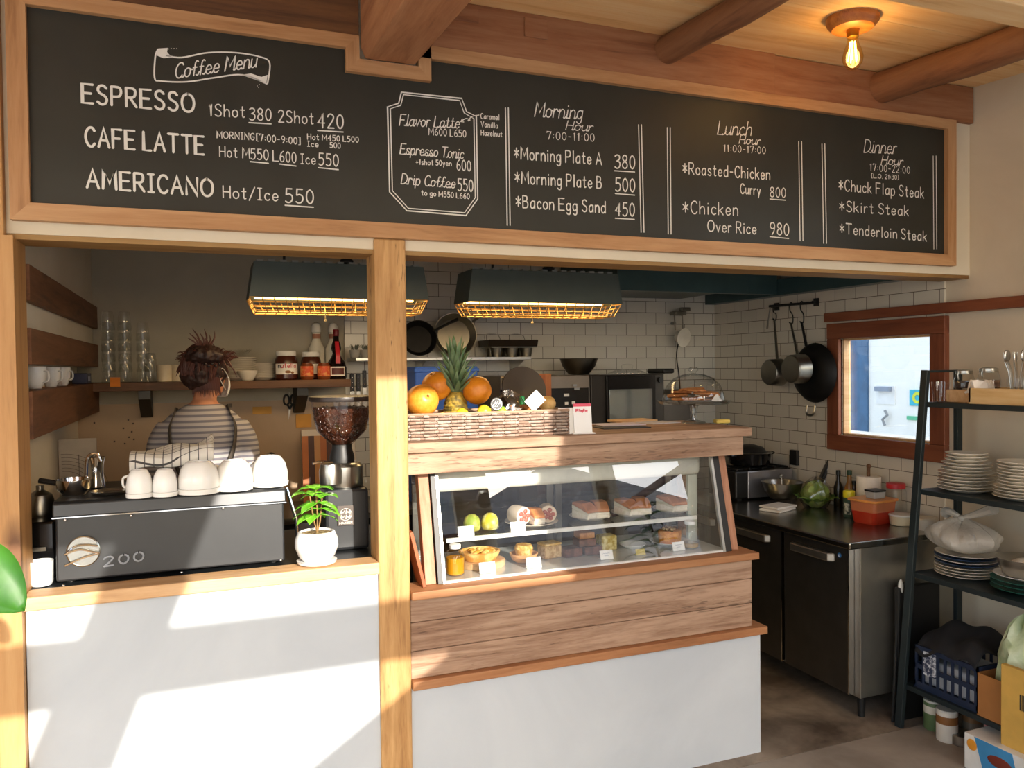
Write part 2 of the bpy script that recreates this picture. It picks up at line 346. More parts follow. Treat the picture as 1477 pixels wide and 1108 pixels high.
# ---------------------------------------------------------------- shared materials
M_board = wood('board_frame_wood', '#8c5f3a', '#b3855a', '#c79d72', 'x', .7, .55, False, .15)
M_boardz = wood('board_frame_wood_upright', '#8c5f3a', '#b3855a', '#c79d72', 'z', .7, .55, False, .15)
M_beam = wood('old_beam_wood', '#744931', '#9c6845', '#b5835d', 'y', .7, .6, True, .3)
M_girder = wood('girder_wood', '#5f3f2c', '#93603f', '#a97a58', 'x', .7, .65, True, .4)
M_log = wood('log_wood', '#563726', '#83573a', '#9a6e4c', 'y', .6, .65, True, .4)
M_post = wood('post_wood', '#7d5430', '#b0834f', '#cda26c', 'z', 1.0, .6, True, .5, 1.0, .9)
M_postl = wood('left_post_wood', '#906338', '#b88852', '#c79b66', 'z', .6, .55, True, .2)
M_dark = wood('dark_board_wood', '#3a2415', '#5e3d25', '#75502f', 'x', .8, .6, True, .3)
M_darky = wood('dark_board_wood_side', '#43281a', '#6e4527', '#84583a', 'y', .8, .6, True, .3)
M_grey = wood('weathered_wood', '#4f3a2d', '#8b6a53', '#b2937a', 'x', .75, .75, True, .5, 1.5, .5)
M_greyz = wood('weathered_wood_upright', '#8a5a41', '#ac785a', '#c09074', 'z', .8, .65, True, .3)
M_ledge = wood('ledge_wood', '#ad8054', '#cba071', '#dfbb8f', 'x', .6, .5, False, .15)
M_trim = wood('trim_wood', '#7d5030', '#a06c45', '#b58257', 'x', .8, .6, False, .2)
M_ceil = wood('ceiling_boards', '#cf9c62', '#eabf86', '#f4d6a6', 'x', .45, .6, True, .12)
M_winw = wood('window_frame_wood', '#5c2c1a', '#783f27', '#8a5034', 'z', .6, .5, False, .12)
M_winx = wood('window_frame_wood_level', '#5c2c1a', '#783f27', '#8a5034', 'y', .6, .5, False, .12)
M_white = plaster('white_plaster', '#b6bdc4', '#c6ccd1', 1.6, .12)
M_cream = plaster('cream_plaster', '#d8cdb6', '#e4dac6', 2, .15)
M_warm = plaster('warm_plaster', '#cbbda6', '#d9ccb6', 2, .15)
M_kitch = plaster('kitchen_plaster', '#a29c8c', '#b2ab9a', 2, .1)
M_concrete = speck('concrete_floor', '#8d8276', '#a89c8e', 3.2, .35, .65, .75, .1)
M_steel = plain('#b9b7b0', .28, 1, .06)
M_steeld = plain('#8d8a82', .32, 1, .1)
M_chrome = plain('#dcdcdc', .08, 1, .02)
M_black = plain('#161616', .45)
M_blackgl = plain('#101012', .15)
M_blackmet = plain('#23272a', .42, .3)
M_iron = plain('#1d1c1b', .5, .6, .3)
M_rack = plain('#2b3436', .45, .4)
M_teal = plain('#41585a', .35, .35, .1)
M_hood = plain('#4c5550', .5, .1, .08)
M_porc = plain('#f1f0ec', .18, 0, .02, 0, .5, 9, .3)
M_plate = plain('#ece4d4', .25, 0, .04)
M_glass = glassmat('clear_glass', (.97, .98, .98), .06)
M_pane = glassmat('pane_glass', (.97, .985, .98), .13)
M_thin = glassmat('thin_plastic', (.92, .92, .92), .10, .15)
M_card = plain('#f4f4f2', .6, 0, .02)
M_ink = plain('#23262c', .6)
M_chalk = plain('#e9e9e4', .9, 0, .05)

# ---------------------------------------------------------------- the room shell
XL, XR, YB, YR = -2.6, 3.33, 1.95, -3.3
def ceilz(y): return 2.857+.065*y
b = MB(); b.box((XL-.1, YR-.1, -.12), (XR+.1, YB+.1, -.006)); b.box((XL-.1, YR-.1, -.006), (XR+.1, -.072, 0)); b.k = 1; b.box((XL-.1, -.067, -.006), (XR+.1, YB+.1, 0))
M_kfloor = speck('kitchen_slab', '#54473a', '#9c8d7c', 2.6, .36, .62, .7, .1); struct('floor', b, [M_concrete, M_kfloor])
# control joints in the slab show as a slightly darker sawn line
def wall_with_holes(name, axis, p0, p1, u0, u1, z0, z1, holes, mat):
    # solid wall between two planes with rectangular openings (u along the wall)
    mb = MB(); us = sorted({u0, u1}|{h[0] for h in holes}|{h[1] for h in holes})
    zs = sorted({z0, z1}|{h[2] for h in holes}|{h[3] for h in holes})
    for i in range(len(us)-1):
        for j in range(len(zs)-1):
            cu, cz = (us[i]+us[i+1])/2, (zs[j]+zs[j+1])/2
            if any(h[0] < cu < h[1] and h[2] < cz < h[3] for h in holes): continue
            if axis == 'x': mb.box((us[i], p0, zs[j]), (us[i+1], p1, zs[j+1]))
            else: mb.box((p0, us[i], zs[j]), (p1, us[i+1], zs[j+1]))
    return struct(name, mb, mat)
WZ0, WZ1 = 1.203, 1.736; WY0, WY1 = .19, .781
wall_with_holes('wall_right', 'y', XR, XR+.045, YR-.1, YB+.1, 0, 2.99, [(WY0, WY1, WZ0, WZ1), (-3.15, -2.1, .9, 2.5), (-1.9, -1.0, 2.0, 2.5)], M_warm)
wall_with_holes('wall_left', 'y', XL-.1, XL, YR-.1, .05, 0, 2.9, [(-3.0, -1.9, .7, 2.45), (-1.7, -.5, .7, 2.45)], M_cream)
wall_with_holes('wall_back', 'x', YB, YB+.1, -.62, XR, 0, 2.5, [], M_kitch)
mb = MB(); mb.box((-2.6, .05, 0), (-.62, .15, 2.9)); struct('wall_front', mb, M_cream)
mb = MB(); mb.box((-.64, .15, 0), (-.57, YB, 2.45)); mb.box((-.57, .15, 1.624), (-.495, YB, 2.45)); struct('wall_kitchen', mb, M_cream)
# rear wall with the big shop window the sun comes through: a mid rail, a leaning brace board, and an added panel and cover shaping the sun patches
W1 = (-.35, 1.94, .85, 2.603)
wall_with_holes('wall_rear', 'x', YR-.06, YR, XL, XR, 0, 2.75,
    [W1, (-.35, 1.94, .06, .78), (2.25, 3.25, .6, 2.55), (-2.3, -.6, .06, 2.5)], M_cream)
mb = MB()
mb.box((W1[0], YR-.05, 1.643), (W1[1], YR-.01, 1.838))
mb.prism([(.164, .82), (-.083, .82), (.637, 2.62), (.884, 2.62)], YR-.05, YR-.015)
mb.prism([(1.94, 1.64), (1.471, 1.634), (.27, .85), (1.94, .85)], YR-.05, YR-.015)  # invented sloping panel, cut to give the sun patch its diagonal edge
mb.box((W1[0], YR-.05, 2.13), (.6, YR-.01, 2.603))  # added cover that holds the sun off the upper left
struct('window_1', mb, M_postl)
portal('daylight_rear_window', ((W1[0]+W1[1])/2, YR-.08, 1.73), (radians(90), 0, 0), 2.3, 1.75)
portal('daylight_rear_side_window', (2.75, YR-.08, 1.58), (radians(90), 0, 0), 1.0, 1.95)
portal('daylight_rear_far_window', (-1.45, YR-.08, 1.6), (radians(90), 0, 0), 1.7, 1.8)
portal('daylight_left_window', (XL-.12, -2.45, 1.57), (0, radians(-90), 0), 1.75, 1.1)
portal('daylight_left_front_window', (XL-.12, -1.1, 1.57), (0, radians(-90), 0), 1.75, 1.2)
portal('daylight_right_window', (XR+.14, -2.62, 1.7), (0, radians(90), 0), 1.6, 1.05)
portal('daylight_right_high_window', (XR+.14, -1.45, 2.25), (0, radians(90), 0), .5, .9)
portal('daylight_kitchen_window', (XR+.14, (WY0+WY1)/2, (WZ0+WZ1)/2), (0, radians(90), 0), .52, .57)
# sloping board ceiling of the shop and flat kitchen ceiling
mb = MB(); n = 24; dy = (.12-YR+.1)/n
for i in range(n):
    y0 = YR-.1+i*dy; y1 = y0+dy-.002
    mb.prismx([(y0, ceilz(y0)), (y1, ceilz(y1)), (y1, ceilz(y1)+.02), (y0, ceilz(y0)+.02)], XL-.1, XR+.1)
mb.prismx([(YR-.1, ceilz(YR)+.022), (.12, ceilz(.12)+.022), (.12, ceilz(.12)+.06), (YR-.1, ceilz(YR)+.06)], XL-.1, XR+.1)
struct('ceiling', mb, M_ceil)
mb = MB(); mb.box((-.64, .12, 2.45), (XR, YB+.1, 2.5)); struct('ceiling_kitchen', mb, M_kitch)
# header wall over the counter, its wooden soffit
mb = MB(); mb.box((-.50, 0, 2.0), (XR, .12, 2.9)); struct('wall_header', mb, M_cream)
mb = MB(); mb.box((-.50, .005, 1.985), (XR, .15, 2.0)); struct('trim_1', mb, wood('soffit_wood', '#6b4a2c', '#94703f', '#a98552', 'x', .6, .6, False, .2))
# low plaster walls under the coffee counter and the display case
mb = MB(); mb.box((-.475, 0, 0), (.557, .06, .912)); struct('wall_counter', mb, M_white)
mb = MB(); mb.box((.665, 0, 0), (2.135, .12, .498)); struct('wall_case', mb, M_white)
# tiled faces
M_tx = tilemat('subway_tile_back', '#c9c6bd', '#4a4640', 'x'); M_ty = tilemat('subway_tile_side', '#d6cdbc', '#5a4c3c', 'y')
mb = MB(); mb.box((.79, YB-.012, .3), (XR-.0125, YB, 2.45)); struct('trim_2', mb, M_tx)
mb = MB()
for z0, z1, y0, y1 in ((.3, WZ0, .125, YB), (WZ1, 2.45, .125, YB), (WZ0, WZ1, WY1, YB), (WZ0, WZ1, .125, WY0)):
    mb.box((XR-.012, y0, z0), (XR, y1, z1))
struct('trim_3', mb, M_ty)
# worktop backsplash sheet along the lower back wall
mb = MB(); mb.box((-.57, YB-.008, .86), (.79, YB, 1.43)); struct('trim_4', mb, plaster('splash_board', '#a88f72', '#b89d80', 1.4, .02, .5))
# kitchen window in the right wall
t = tag(bpy.data.objects.new('window_2', None), '', ''); del t['label']; del t['category']; COL.objects.link(t); t['kind'] = 'structure'
mb = MB(); f = .085
mb.box((XR-.035, WY0-f, WZ1), (XR, WY1+f, WZ1+f)); mb.box((XR-.035, WY0-f, WZ0-f), (XR, WY1+f, WZ0))
obj('window_frame', mb, M_winx, t, bevel=.003)
mb = MB(); mb.box((XR-.033, WY0-f, WZ0), (XR, WY0, WZ1)); mb.box((XR-.033, WY1, WZ0), (XR, WY1+f, WZ1)); obj('window_jamb', mb, M_winw, t, bevel=.003)
mb = MB(); g = .01
for a, c in (((XR, WY0, WZ0), (XR+.045, WY0+g, WZ1)), ((XR, WY1-g, WZ0), (XR+.045, WY1, WZ1)), ((XR, WY0, WZ0), (XR+.045, WY1, WZ0+g)), ((XR, WY0, WZ1-g), (XR+.045, WY1, WZ1))): mb.box(a, c)
obj('window_reveal', mb, M_ledge, t)
mb = MB(); mb.box((XR+.034, WY0+g, WZ0+g), (XR+.038, WY1-g, WZ1-g)); obj('pane', mb, M_pane, t)
mb = MB(); mb.box((XR-.045, -3.2, 1.832), (XR, .877, 1.882)); struct('trim_5', mb, M_winx, bevel=.004)

# ---------------------------------------------------------------- outside, seen through the window and in the glass, plus an added sun blocker
mb = MB(); mb.box((-40, -60, -.3), (40, -3.45, -.13)); mb.box((3.4, -3.45, -.3), (40, 30, -.13)); struct('ground', mb, plain('#c9c5bd', .9))
t = thing('neighbour_building', 'pale wall of the next building seen through the kitchen window, blue panel at its left', 'building', (5.6, 2.6, -.13))
mb = MB(); mb.box((5.6, -1.0, -.13), (5.8, 3.02, 4)); obj('wall', mb, plain('#f4f3ee', .8, 0, .02), t, world=True)
mb = MB(); mb.box((5.58, 2.82, -.13), (5.8, 4.6, 4)); obj('panel', mb, plain('#3b6186', .5, 0, .2), t, world=True, label='blue panel')
def wallrect(p0, p1, x): a = PX(*p0, x); c = PX(*p1, x); return (min(a.y, c.y), max(a.y, c.y), min(a.z, c.z), max(a.z, c.z))
y0, y1, z0, z1 = wallrect((1311, 562), (1330, 586), 5.58)
mb = MB(); mb.box((5.585, y0-.03, z0), (5.6, y1, z1)); pl = obj('poster', mb, plain('#33b5cf', .5), t, world=True, label='square blue poster with a yellow ring')
mb = MB(); c = ((y0+y1-.03)/2, (z0+z1)/2); r = (z1-z0)*.36
for i in range(24):
    a, a2 = 2*pi*i/24, 2*pi*(i+1)/24
    mb.prismx([(c[0]+r*cos(a), c[1]+r*sin(a)), (c[0]+r*cos(a2), c[1]+r*sin(a2)), (c[0]+r*.5*cos(a2), c[1]+r*.5*sin(a2)), (c[0]+r*.5*cos(a), c[1]+r*.5*sin(a))], 5.582, 5.586)
obj('ring', mb, plain('#d8e02e', .5), t, world=True)
y0, y1, z0, z1 = wallrect((1307, 600), (1323, 615), 5.58)
mb = MB(); mb.box((5.585, y0, (z0*.4+z1*.6)), (5.6, y1, z1)); obj('sign', mb, plain('#58b88e', .5), t, world=True)
y0, y1, z0, z1 = wallrect((1262, 556), (1289, 584), 5.58)
mb = MB(); mb.box((5.59, y0, z0), (5.6, y1, z1)); k = obj('mailbox', mb, plain('#e9eaea', .5), t, world=True)
mb = MB(); mb.box((5.55, y0+.03, z0*.3+z1*.7), (5.6, y1-.02, z1-.01)); obj('mailbox_slot', mb, plain('#8893a5', .5), t, world=True)
y0, y1, z0, z1 = wallrect((1274, 592), (1281, 614), 5.58)
mb = MB(); mb.tube([(5.57, (y0+y1)/2, z1), (5.57, y0, z0*.3+z1*.7), (5.57, y1, z0*.6+z1*.4), (5.57, (y0+y1)/2, z0)], .012); obj('wall_pipe', mb, plain('#8b8f94', .5), t, world=True)
mb = MB(); mb.box((4.4, -1, 1.0), (4.9, 2.82, 1.06)); obj('ledge', mb, plain('#c9c9c5', .6), t, world=True)
t = thing('neighbour_house', 'brown gabled house across the street reflected in the display glass', 'house', (6.2, -11, -.13))
mb = MB(); mb.box((3.6, -14, -.13), (10.4, -11, 3.4)); obj('wall', mb, plain('#cfc5bf', .8), t, world=True)
mb = MB(); mb.prism([(3.2, 3.4), (6.3, 4.9), (10.8, 3.4)], -14.2, -10.7); obj('roof', mb, plain('#b0a49e', .8), t, world=True)
t = thing('sun_blocker', 'unseen tall grey block added to keep sun out of the right windows', 'building', (6.5, -21.15, -.13))  # invented block out of view, only stops sun through the right windows
mb = MB(); mb.box((5.74, -21.3, -.13), (7.7, -21, 9.2)); obj('wall', mb, plain('#8f8f8f', .8), t, world=True)

# ---------------------------------------------------------------- timber
t = tag(obj('wooden_post', (lambda m: (m.box((.557, -.014, 0), (.6645, .122, 2.035)), m)[1])(MB()), M_post, bevel=.006), 'square worm-marked timber post between coffee counter and display case', 'post')
t = thing('wooden_post', 'smooth timber post at the left end of the coffee counter', 'post', (-.57, .03, 0))
mb = MB(); mb.box((-.66, -.03, 0), (-.5005, .14, 2.68)); obj('post_body', mb, M_postl, t, world=True, bevel=.004)
mb = MB(); mb.box((-.56, -.034, 0), (-.478, -.0305, 1.99)); obj('face_board', mb, M_postl, t, world=True)
mb = MB(); mb.box((-.50, -.03, 0), (-.478, .14, 1.985)); obj('side_board', mb, M_postl, t, world=True)
def sloped(mb, x0, x1, y0, y1, h):
    mb.prismx([(y0, ceilz(y0)-h), (y1, ceilz(y1)-h), (y1, ceilz(y1)-.001), (y0, ceilz(y0)-.001)], x0, x1)
mb = MB(); ch = .035
for k in range(1):
    vs = []; 
    for y in (YR, -.025):
        zt = ceilz(y)-.001; zb = zt-.235 if y > -1 else zt-.235
        for x, z in ((.52, zt), (.52, zb+ch), (.52+ch*.4, zb), (.715-ch*.4, zb), (.715, zb+ch), (.715, zt)): vs.append((x, y, z))
    mb.add(vs, [(0,1,2,3,4,5), (11,10,9,8,7,6)]+[(i, i+6, (i+1) % 6+6, (i+1) % 6) for i in range(6)])
o = tag(obj('ceiling_beam', mb, M_beam, bevel=.005), 'square ceiling beam whose end sits in the notch of the menu board frame', 'beam')
mb = MB(); mb.box((.50, -.021, 2.655), (.507, .0, 2.70)); mb.box((.505, -.023, 2.735), (.5195, -.01, 2.75)); 
def logbeam(x, r, yend, label, xs=0):
    mb = MB(); pts = []; rs = []
    for i in range(15):
        y = yend+(YR-yend)*i/14; pts.append((x+xs*i+.008*sin(i*1.3), y, ceilz(y)-r*1.02+.004*sin(i*2.1))); rs.append(r*(1+.035*sin(i*.9+x)))
    pts = [(pts[0][0], yend+.012, pts[0][2])]+pts; rs = [r*.82]+rs
    mb.tube(pts, rs, 20); return tag(obj('log_beam', mb, M_log, smooth=True), label, 'beam')
logbeam(1.69, .052, -.005, 'thin round log rafter ending above the morning hour column of the menu')
logbeam(2.77, .066, -.005, 'thick round log rafter near the right wall, above the dinner menu')
mb = MB()
mb.box((.757, .0, 2.69), (2.2, -.03, 2.856)); mb.box((2.2, .0, 2.69), (3.325, -.024, 2.852))
mb.box((.757, -.034, 2.79), (.93, -.028, 2.852)); mb.box((1.1, -.036, 2.77), (1.19, -.028, 2.84))
o = tag(obj('ceiling_girder', mb, M_girder, bevel=.006), 'rough red-brown girder running along the top of the menu board', 'beam')
mb = MB(); mb.box((-.49, -.028, 2.69), (.515, 0, 2.85)); tag(obj('fascia_board', mb, M_dark, bevel=.003), 'dark brown fascia board above the left end of the menu board', 'board')
p = PZ(1400, 26, 2.70); mb = MB(); mb.box((-2.5, p.y-.12, 2.70), (XR, p.y, ceilz(p.y-.12)-.003)); tag(obj('tie_beam', mb, M_ceil, bevel=.004), 'pale tie beam crossing the ceiling at the top right corner', 'beam')
# bulb on a round wooden rose
bp = Vector((2.19, -.45, ceilz(-.45)))
t = thing('ceiling_lamp', 'bare filament bulb on a round wooden ceiling rose', 'lamp', bp)
mb = MB(); mb.lathe([(.03, -.045), (.07, -.04), (.088, -.02), (.09, 0)], 32); obj('ceiling_rose', mb, wood('rose_wood', '#7a4620', '#a9682f', '#c1813f', 'x', 2, .4, False, .1), t, smooth=True)
mb = MB(); mb.lathe([(.02, -.07), (.022, -.045)], 20); obj('socket', mb, plain('#b98a3a', .3, 1), t, smooth=True)
mb = MB(); mb.lathe([(.004, -.185), (.018, -.18), (.032, -.16), (.036, -.14), (.03, -.115), (.02, -.09), (.017, -.07)], 24, cap1=False); obj('bulb', mb, glassmat('bulb_glass', (1, .86, .55), .04), t, smooth=True)
mb = MB()
for k in range(5):
    a = 2*pi*k/5; mb.tube([(.008*cos(a), .008*sin(a), -.085), (.016*cos(a), .016*sin(a), -.155)], .0022, 6)
obj('filament', mb, emit('filament_glow', '#ffb84a', 60), t)
ld = bpy.data.lights.new('bulb_light', 'POINT'); ld.energy = 3; ld.color = (1, .72, .36); ld.shadow_soft_size = .03
lo = bpy.data.objects.new('bulb_light', ld); COL.objects.link(lo); lo.parent = t; lo.location = (0, 0, -.13)
# ---------------------------------------------------------------- the chalk menu board
YC = -.012
t = thing('menu_board', 'long black chalk menu board in a wooden frame over the counter', 'menu board', (1.36, -.012, 2.03))
mb = MB(); mb.prism([(-.45, 2.07), (3.165, 2.07), (3.165, 2.655), (.735, 2.655), (.735, 2.6), (.49, 2.6), (.49, 2.655), (-.45, 2.655)], YC, -.002)
obj('blackboard', mb, speck('blackboard_paint', '#22241f', '#2b2d29', 3, .35, .7, .5, .03), t, world=True)
def fr(poly, vert=False):
    m_ = MB(); m_.prism(poly, -.034, -.002); obj('frame_upright' if vert else 'frame_rail', m_, M_boardz if vert else M_board, t, world=True)
x0, x1, z0, z1 = -.484, 3.205, 2.035, 2.69; a = .05
fr([(x0, z0), (x1, z0), (x1-a, z0+a), (x0+a, z0+a)])
fr([(x0+a, z1-.043), (.47, z1-.043), (.514, z1), (x0, z1)])
fr([(.757, z1), (.713, z1-.043), (x1-a, z1-.043), (x1, z1)])
fr([(.47, 2.571), (.757, 2.571), (.713, 2.615), (.514, 2.615)])
fr([(x0, z0), (x0+a, z0+a), (x0+a, z1-.043), (x0, z1)], 1)
fr([(x1-a, z0+a), (x1, z0), (x1, z1), (x1-a, z1-.043)], 1)
fr([(.47, 2.571), (.514, 2.615), (.514, z1), (.47, z1-.043)], 1)
fr([(.713, 2.615), (.757, 2.571), (.757, z1), (.713, z1-.043)], 1)
YT = YC-.0012
def boardput(p0, p1):                                  # 2-D lettering axes on the board: along the written line, and up
    A = PY(*p0, YT); B = PY(*p1, YT); d = B-A; L = d.length; d.normalize(); up = Vector((-.0, 0, 1))
    return (lambda u, v: A+d*u+up*v), L
NM = {}
def line(txt, p0, p1, hpx, cursive=False, under=None, wd=None, gap=2.6, name='lettering'):
    mb = MB(); put, L = boardput(p0, p1); H = hpx/ppm(PY(*p0, YT))
    write(mb, txt, put, L, H, wd or max(.0028, H*.1), cursive, gap)
    if under: ribbon(mb, [(-.002, -.3*H*.4-.004), (L, -.3*H*.4-.006)], .004, put)
    obj(name, mb, M_chalk, t, world=True)
def draw(pts, wd, name, closed=False, sm=True, fill=None):
    mb = MB(); P = [PY(*p, YT) for p in pts]
    Q = smoothcurve(P, 6, closed) if sm else (P+[P[0]] if closed else P)
    ribbon(mb, [(q.x, q.z) for q in Q], wd, lambda u, v: Vector((u, YT, v)))
    return mb
line('ESPRESSO', (119,148), (280,162), 27, wd=.0072)
line('CAFE LATTE', (123.5,210.5), (294,223), 27, wd=.0072)
line('AMERICANO', (125.5,270.5), (307,283.5), 26, wd=.0072)
line('1Shot', (302,167), (353,169.5), 17); line('380', (360,173), (391,174), 17, under=1)
line('2Shot', (402,176), (452,179), 17); line('420', (459,184), (495,185.5), 20, under=1)
line('MORNING', (313,199), (367,202), 9.5); line('[7:00-9:00]', (370,203), (433,208.5), 10)
line('Hot M450 L500', (443.5,201), (517,205.5), 8); line('Ice', (443.5,211), (459,212), 7.5); line('500', (476,213), (491,214), 7.5)
line('Hot M', (317,226), (360,228.5), 15); line('550', (362,229.5), (387,231), 15, under=1); line('L', (394,232), (402,232.5), 15)
line('600', (404,233), (427,235), 15, under=1); line('Ice', (434,236), (455,237), 14); line('550', (460,238), (488,240), 17, under=1)
line('Hot/Ice', (322,285), (401,290), 17); line('550', (412,292), (452,294), 20, under=1)
line('Coffee Menu', (252,113), (368,97), 21, True, wd=.0040)
mb = draw([(228,71),(224,82),(223,112),(232,117),(270,118),(310,112),(350,108),(385,121)], .0045, 'b')
mb2 = draw([(240,80),(262,83),(300,76),(340,76),(375,82),(389,91),(386,120)], .0045, 'b')
mb.add(mb2.v, mb2.f)
mb.add([PY(*p, YT) for p in ((228,70),(242,69),(241,75),(248,83),(236,84),(226,80))], [(0,1,2,3,4,5)])
mb.add([PY(*p, YT) for p in ((348,108),(362,106),(377,111),(386,108),(384,121),(374,117))], [(0,1,2,3,4,5)])
for p in ((243,70.5),(247,70),(251,70),(255,70),(374,122),(371,124),(373,126)): mb.add([PY(p[0]+dx, p[1]+dy, YT) for dx, dy in ((-.8,0),(0,.8),(.8,0),(0,-.8))], [(0,1,2,3)])
obj('banner', mb, M_chalk, t, world=True)
outer = [(579,133),(666,142),(673,161),(687,168),(689,287),(672,311),(587,304),(562,277),(559,154),(575,149)]
inner = [(582,136.5),(663,145),(669.5,163),(683.5,171),(685.5,285),(670,307),(589,300.5),(566,275),(563,157),(578,152)]
mb = draw(outer, .0042, '', True, False); m2 = draw(inner, .0034, '', True, False); mb.add(m2.v, m2.f); obj('border', mb, M_chalk, t, world=True)
line('Flavor Latte', (576,181), (661,185), 16, True, wd=.0034); line('M600 L650', (618.5,194.5), (672,198), 10)
line('Espresso Tonic', (577,222), (667,229), 15, True, wd=.0034); line('+1shot 50yen', (600,237), (651,239.5), 7.5); line('600', (659,245), (679,247), 15)
line('Drip Coffee', (578.5,265), (655,271.5), 15, True, wd=.0034); line('550', (660.5,274.7), (682,276.5), 17); line('to go M550 L660', (608,281.5), (677,287), 7.5)
line('Caramel', (693.5,171), (720,173), 7.5); line('Vanilla', (694,182.6), (718,185), 7.5); line('Hazelnut', (694,195), (724,197.5), 7.5)
mb = draw([(665,175),(672,171),(678,173),(675,174),(681,168),(691,166)], .003, ''); m2 = draw([(667,171.5),(664.5,175.5),(669,176)], .003, '', False, False); mb.add(m2.v, m2.f); obj('arrow', mb, M_chalk, t, world=True)
for xa, ya, xb, yb in ((731,155.5,733.6,325),(923,180,926.7,335),(964.5,184,965.8,337.5),(1154,204,1156,347),(1187.5,207.6,1190,351),(1348,225,1349,359)):
    mb = MB()
    for q in (0, 4.2): m2 = draw([(xa+q-2, ya), (xb+q-2, yb)], .0042, '', False, False); mb.add(m2.v, m2.f)
    obj('divider_line', mb, M_chalk, t, world=True)
line('Morning', (771,168), (838,172), 21, True, wd=.0040); line('Hour', (816,187), (853,189.5), 13, True, wd=.0034); line('7:00-11:00', (789,200.7), (857,204), 11)
for n_, a_, b_, pr, c_, d_ in (('*Morning Plate A', (742,229), (867.5,238), '380', (887,242.5), (915.5,243.5)), ('*Morning Plate B', (743,264), (867.5,272), '500', (888,275.5), (915.5,277)), ('*Bacon Egg Sand', (744.5,299), (873,307.5), '450', (888,311), (915,312))):
    line(n_, a_, b_, 17.5, wd=.0046); line(pr, c_, d_, 19, under=1)
line('Lunch', (1035,194), (1082,195.5), 20, True, wd=.0040); line('Hour', (1066,207), (1095,209), 12, True, wd=.0036); line('11:00-17:00', (1044,218.6), (1104,222), 10)
line('*Roasted-Chicken', (985,250.5), (1110,259.5), 16.5, wd=.0046); line('Curry', (1068,279), (1096.5,281.5), 14, wd=.0046); line('800', (1111,284), (1133,285), 14, under=1)
line('*Chicken', (985,307.5), (1064,311), 18, wd=.0046); line('Over Rice', (1021,333.5), (1090.5,337.6), 16, wd=.0046); line('980', (1111,338), (1137.7,340), 17, under=1)
line('Dinner', (1246,220), (1291,222), 19, True, wd=.0040); line('Hour', (1271,236.5), (1300.5,238.5), 12, True, wd=.0036); line('17:00-22:00', (1255,246), (1312,250.5), 10); line('[L.O. 21:30]', (1257,256.5), (1296,259), 6)
line('*Chuck Flap Steak', (1210,274.5), (1332,286), 16, wd=.0046); line('*Skirt Steak', (1211,304.5), (1310,311.5), 15, wd=.0046); line('*Tenderloin Steak', (1211.5,336.6), (1336,348), 15, wd=.0046)

# ---------------------------------------------------------------- coffee counter
mb = MB(); mb.box((-.4775, -.028, .912), (.5565, .075, .951)); tag(obj('counter_ledge', mb, M_ledge, bevel=.004), 'pale wooden ledge board on the plaster front of the coffee counter', 'ledge')
t = thing('coffee_counter', 'dark worktop behind the ledge that carries the espresso machine', 'counter', (.04, .35, 0))
mb = MB(); mb.prismz([(-.476, .0755), (.556, .0755), (.556, .125), (.66, .125), (.66, .68), (-.565, .68), (-.565, .155), (-.476, .155)], .905, .948); obj('worktop', mb, M_blackmet, t, world=True)
mb = MB(); mb.box((-.47, .16, 0), (.64, .64, .905)); obj('cabinet', mb, M_dark, t, world=True)
# espresso machine
ZB = .951
t = thing('espresso_machine', 'wide black espresso machine with round chrome emblem on the wooden ledge', 'espresso machine', (-.07, .3, ZB))
MX0, MX1, MY0, MY1 = -.408, .262, .079, .52
mb = MB(); mb.prismx([(MY0+.004, ZB+.012), (MY0+.012, 1.175), (MY1, 1.175), (MY1, ZB+.05), (MY0+.2, ZB+.012)], MX0, MX1); obj('body', mb, plain('#2b2d30', .38, .25, .1), t, world=True, bevel=.006)
mb = MB(); mb.prismx([(MY0-.002, 1.160), (MY0+.006, 1.2), (MY0+.02, 1.206), (MY1+.01, 1.206), (MY1+.01, 1.160)], MX0-.006, MX1+.006); obj('top_tray', mb, plain('#303235', .34, .3, .1), t, world=True, bevel=.004)
mb = MB(); mb.box((MX0-.007, MY0-.0035, 1.157), (MX1+.007, MY0+.004, 1.1605)); obj('edge_strip', mb, M_chrome, t, world=True)
for x in (MX0+.03, MX1-.03):
    for y in (MY0+.07, MY1-.06):
        mb = MB(); mb.lathe([(.018, 0), (.016, .03)], 16, c=(x, y, ZB-.002)); obj('foot', mb, M_black, t, world=True)
for px_, py_ in ((94,750),(189,744),(322,733),(402,725),(92,845),(262,826),(405,808)):
    mb = MB(); p = PY(px_, py_, MY0+.004); mb.ball(tuple(p), .005, 10, 6); obj('screw', mb, M_chrome, t, world=True, smooth=True)
p = PY(120.5, 795, MY0+.003)
mb = MB(); R = .047; T = Matrix.Translation(p) @ Euler((radians(90), 0, 0)).to_matrix().to_4x4()
mb.lathe([(R, -.002), (R, .006), (R*.93, .008), (R*.92, .004)], 40, T, cap1=True)
em = obj('emblem', mb, plain('#a9a9a4', .25, 1), t, world=True, smooth=True)
mb = MB()
for pts in ([(-.045,.0,.012),(-.02,.018,.014),(.01,.02,.014),(.04,.014,.012)], [(-.05,-.004,.012),(-.01,.008,.014),(.03,-.004,.014),(.044,-.008,.012)], [(.044,-.008,.012),(0,-.018,.014),(-.05,-.038,.012)]):
    q = [p+Vector((a, -c+.002, b_)) for a, b_, c in pts]; mb.tube(smoothcurve(q, 6), .003, 8)
obj('emblem_swoosh', mb, M_chrome, em, world=True, smooth=True)
mb = MB(); A = PY(150, 817, MY0+.002); B = PY(207, 808, MY0+.002); d = (B-A); L = d.length; d.normalize()
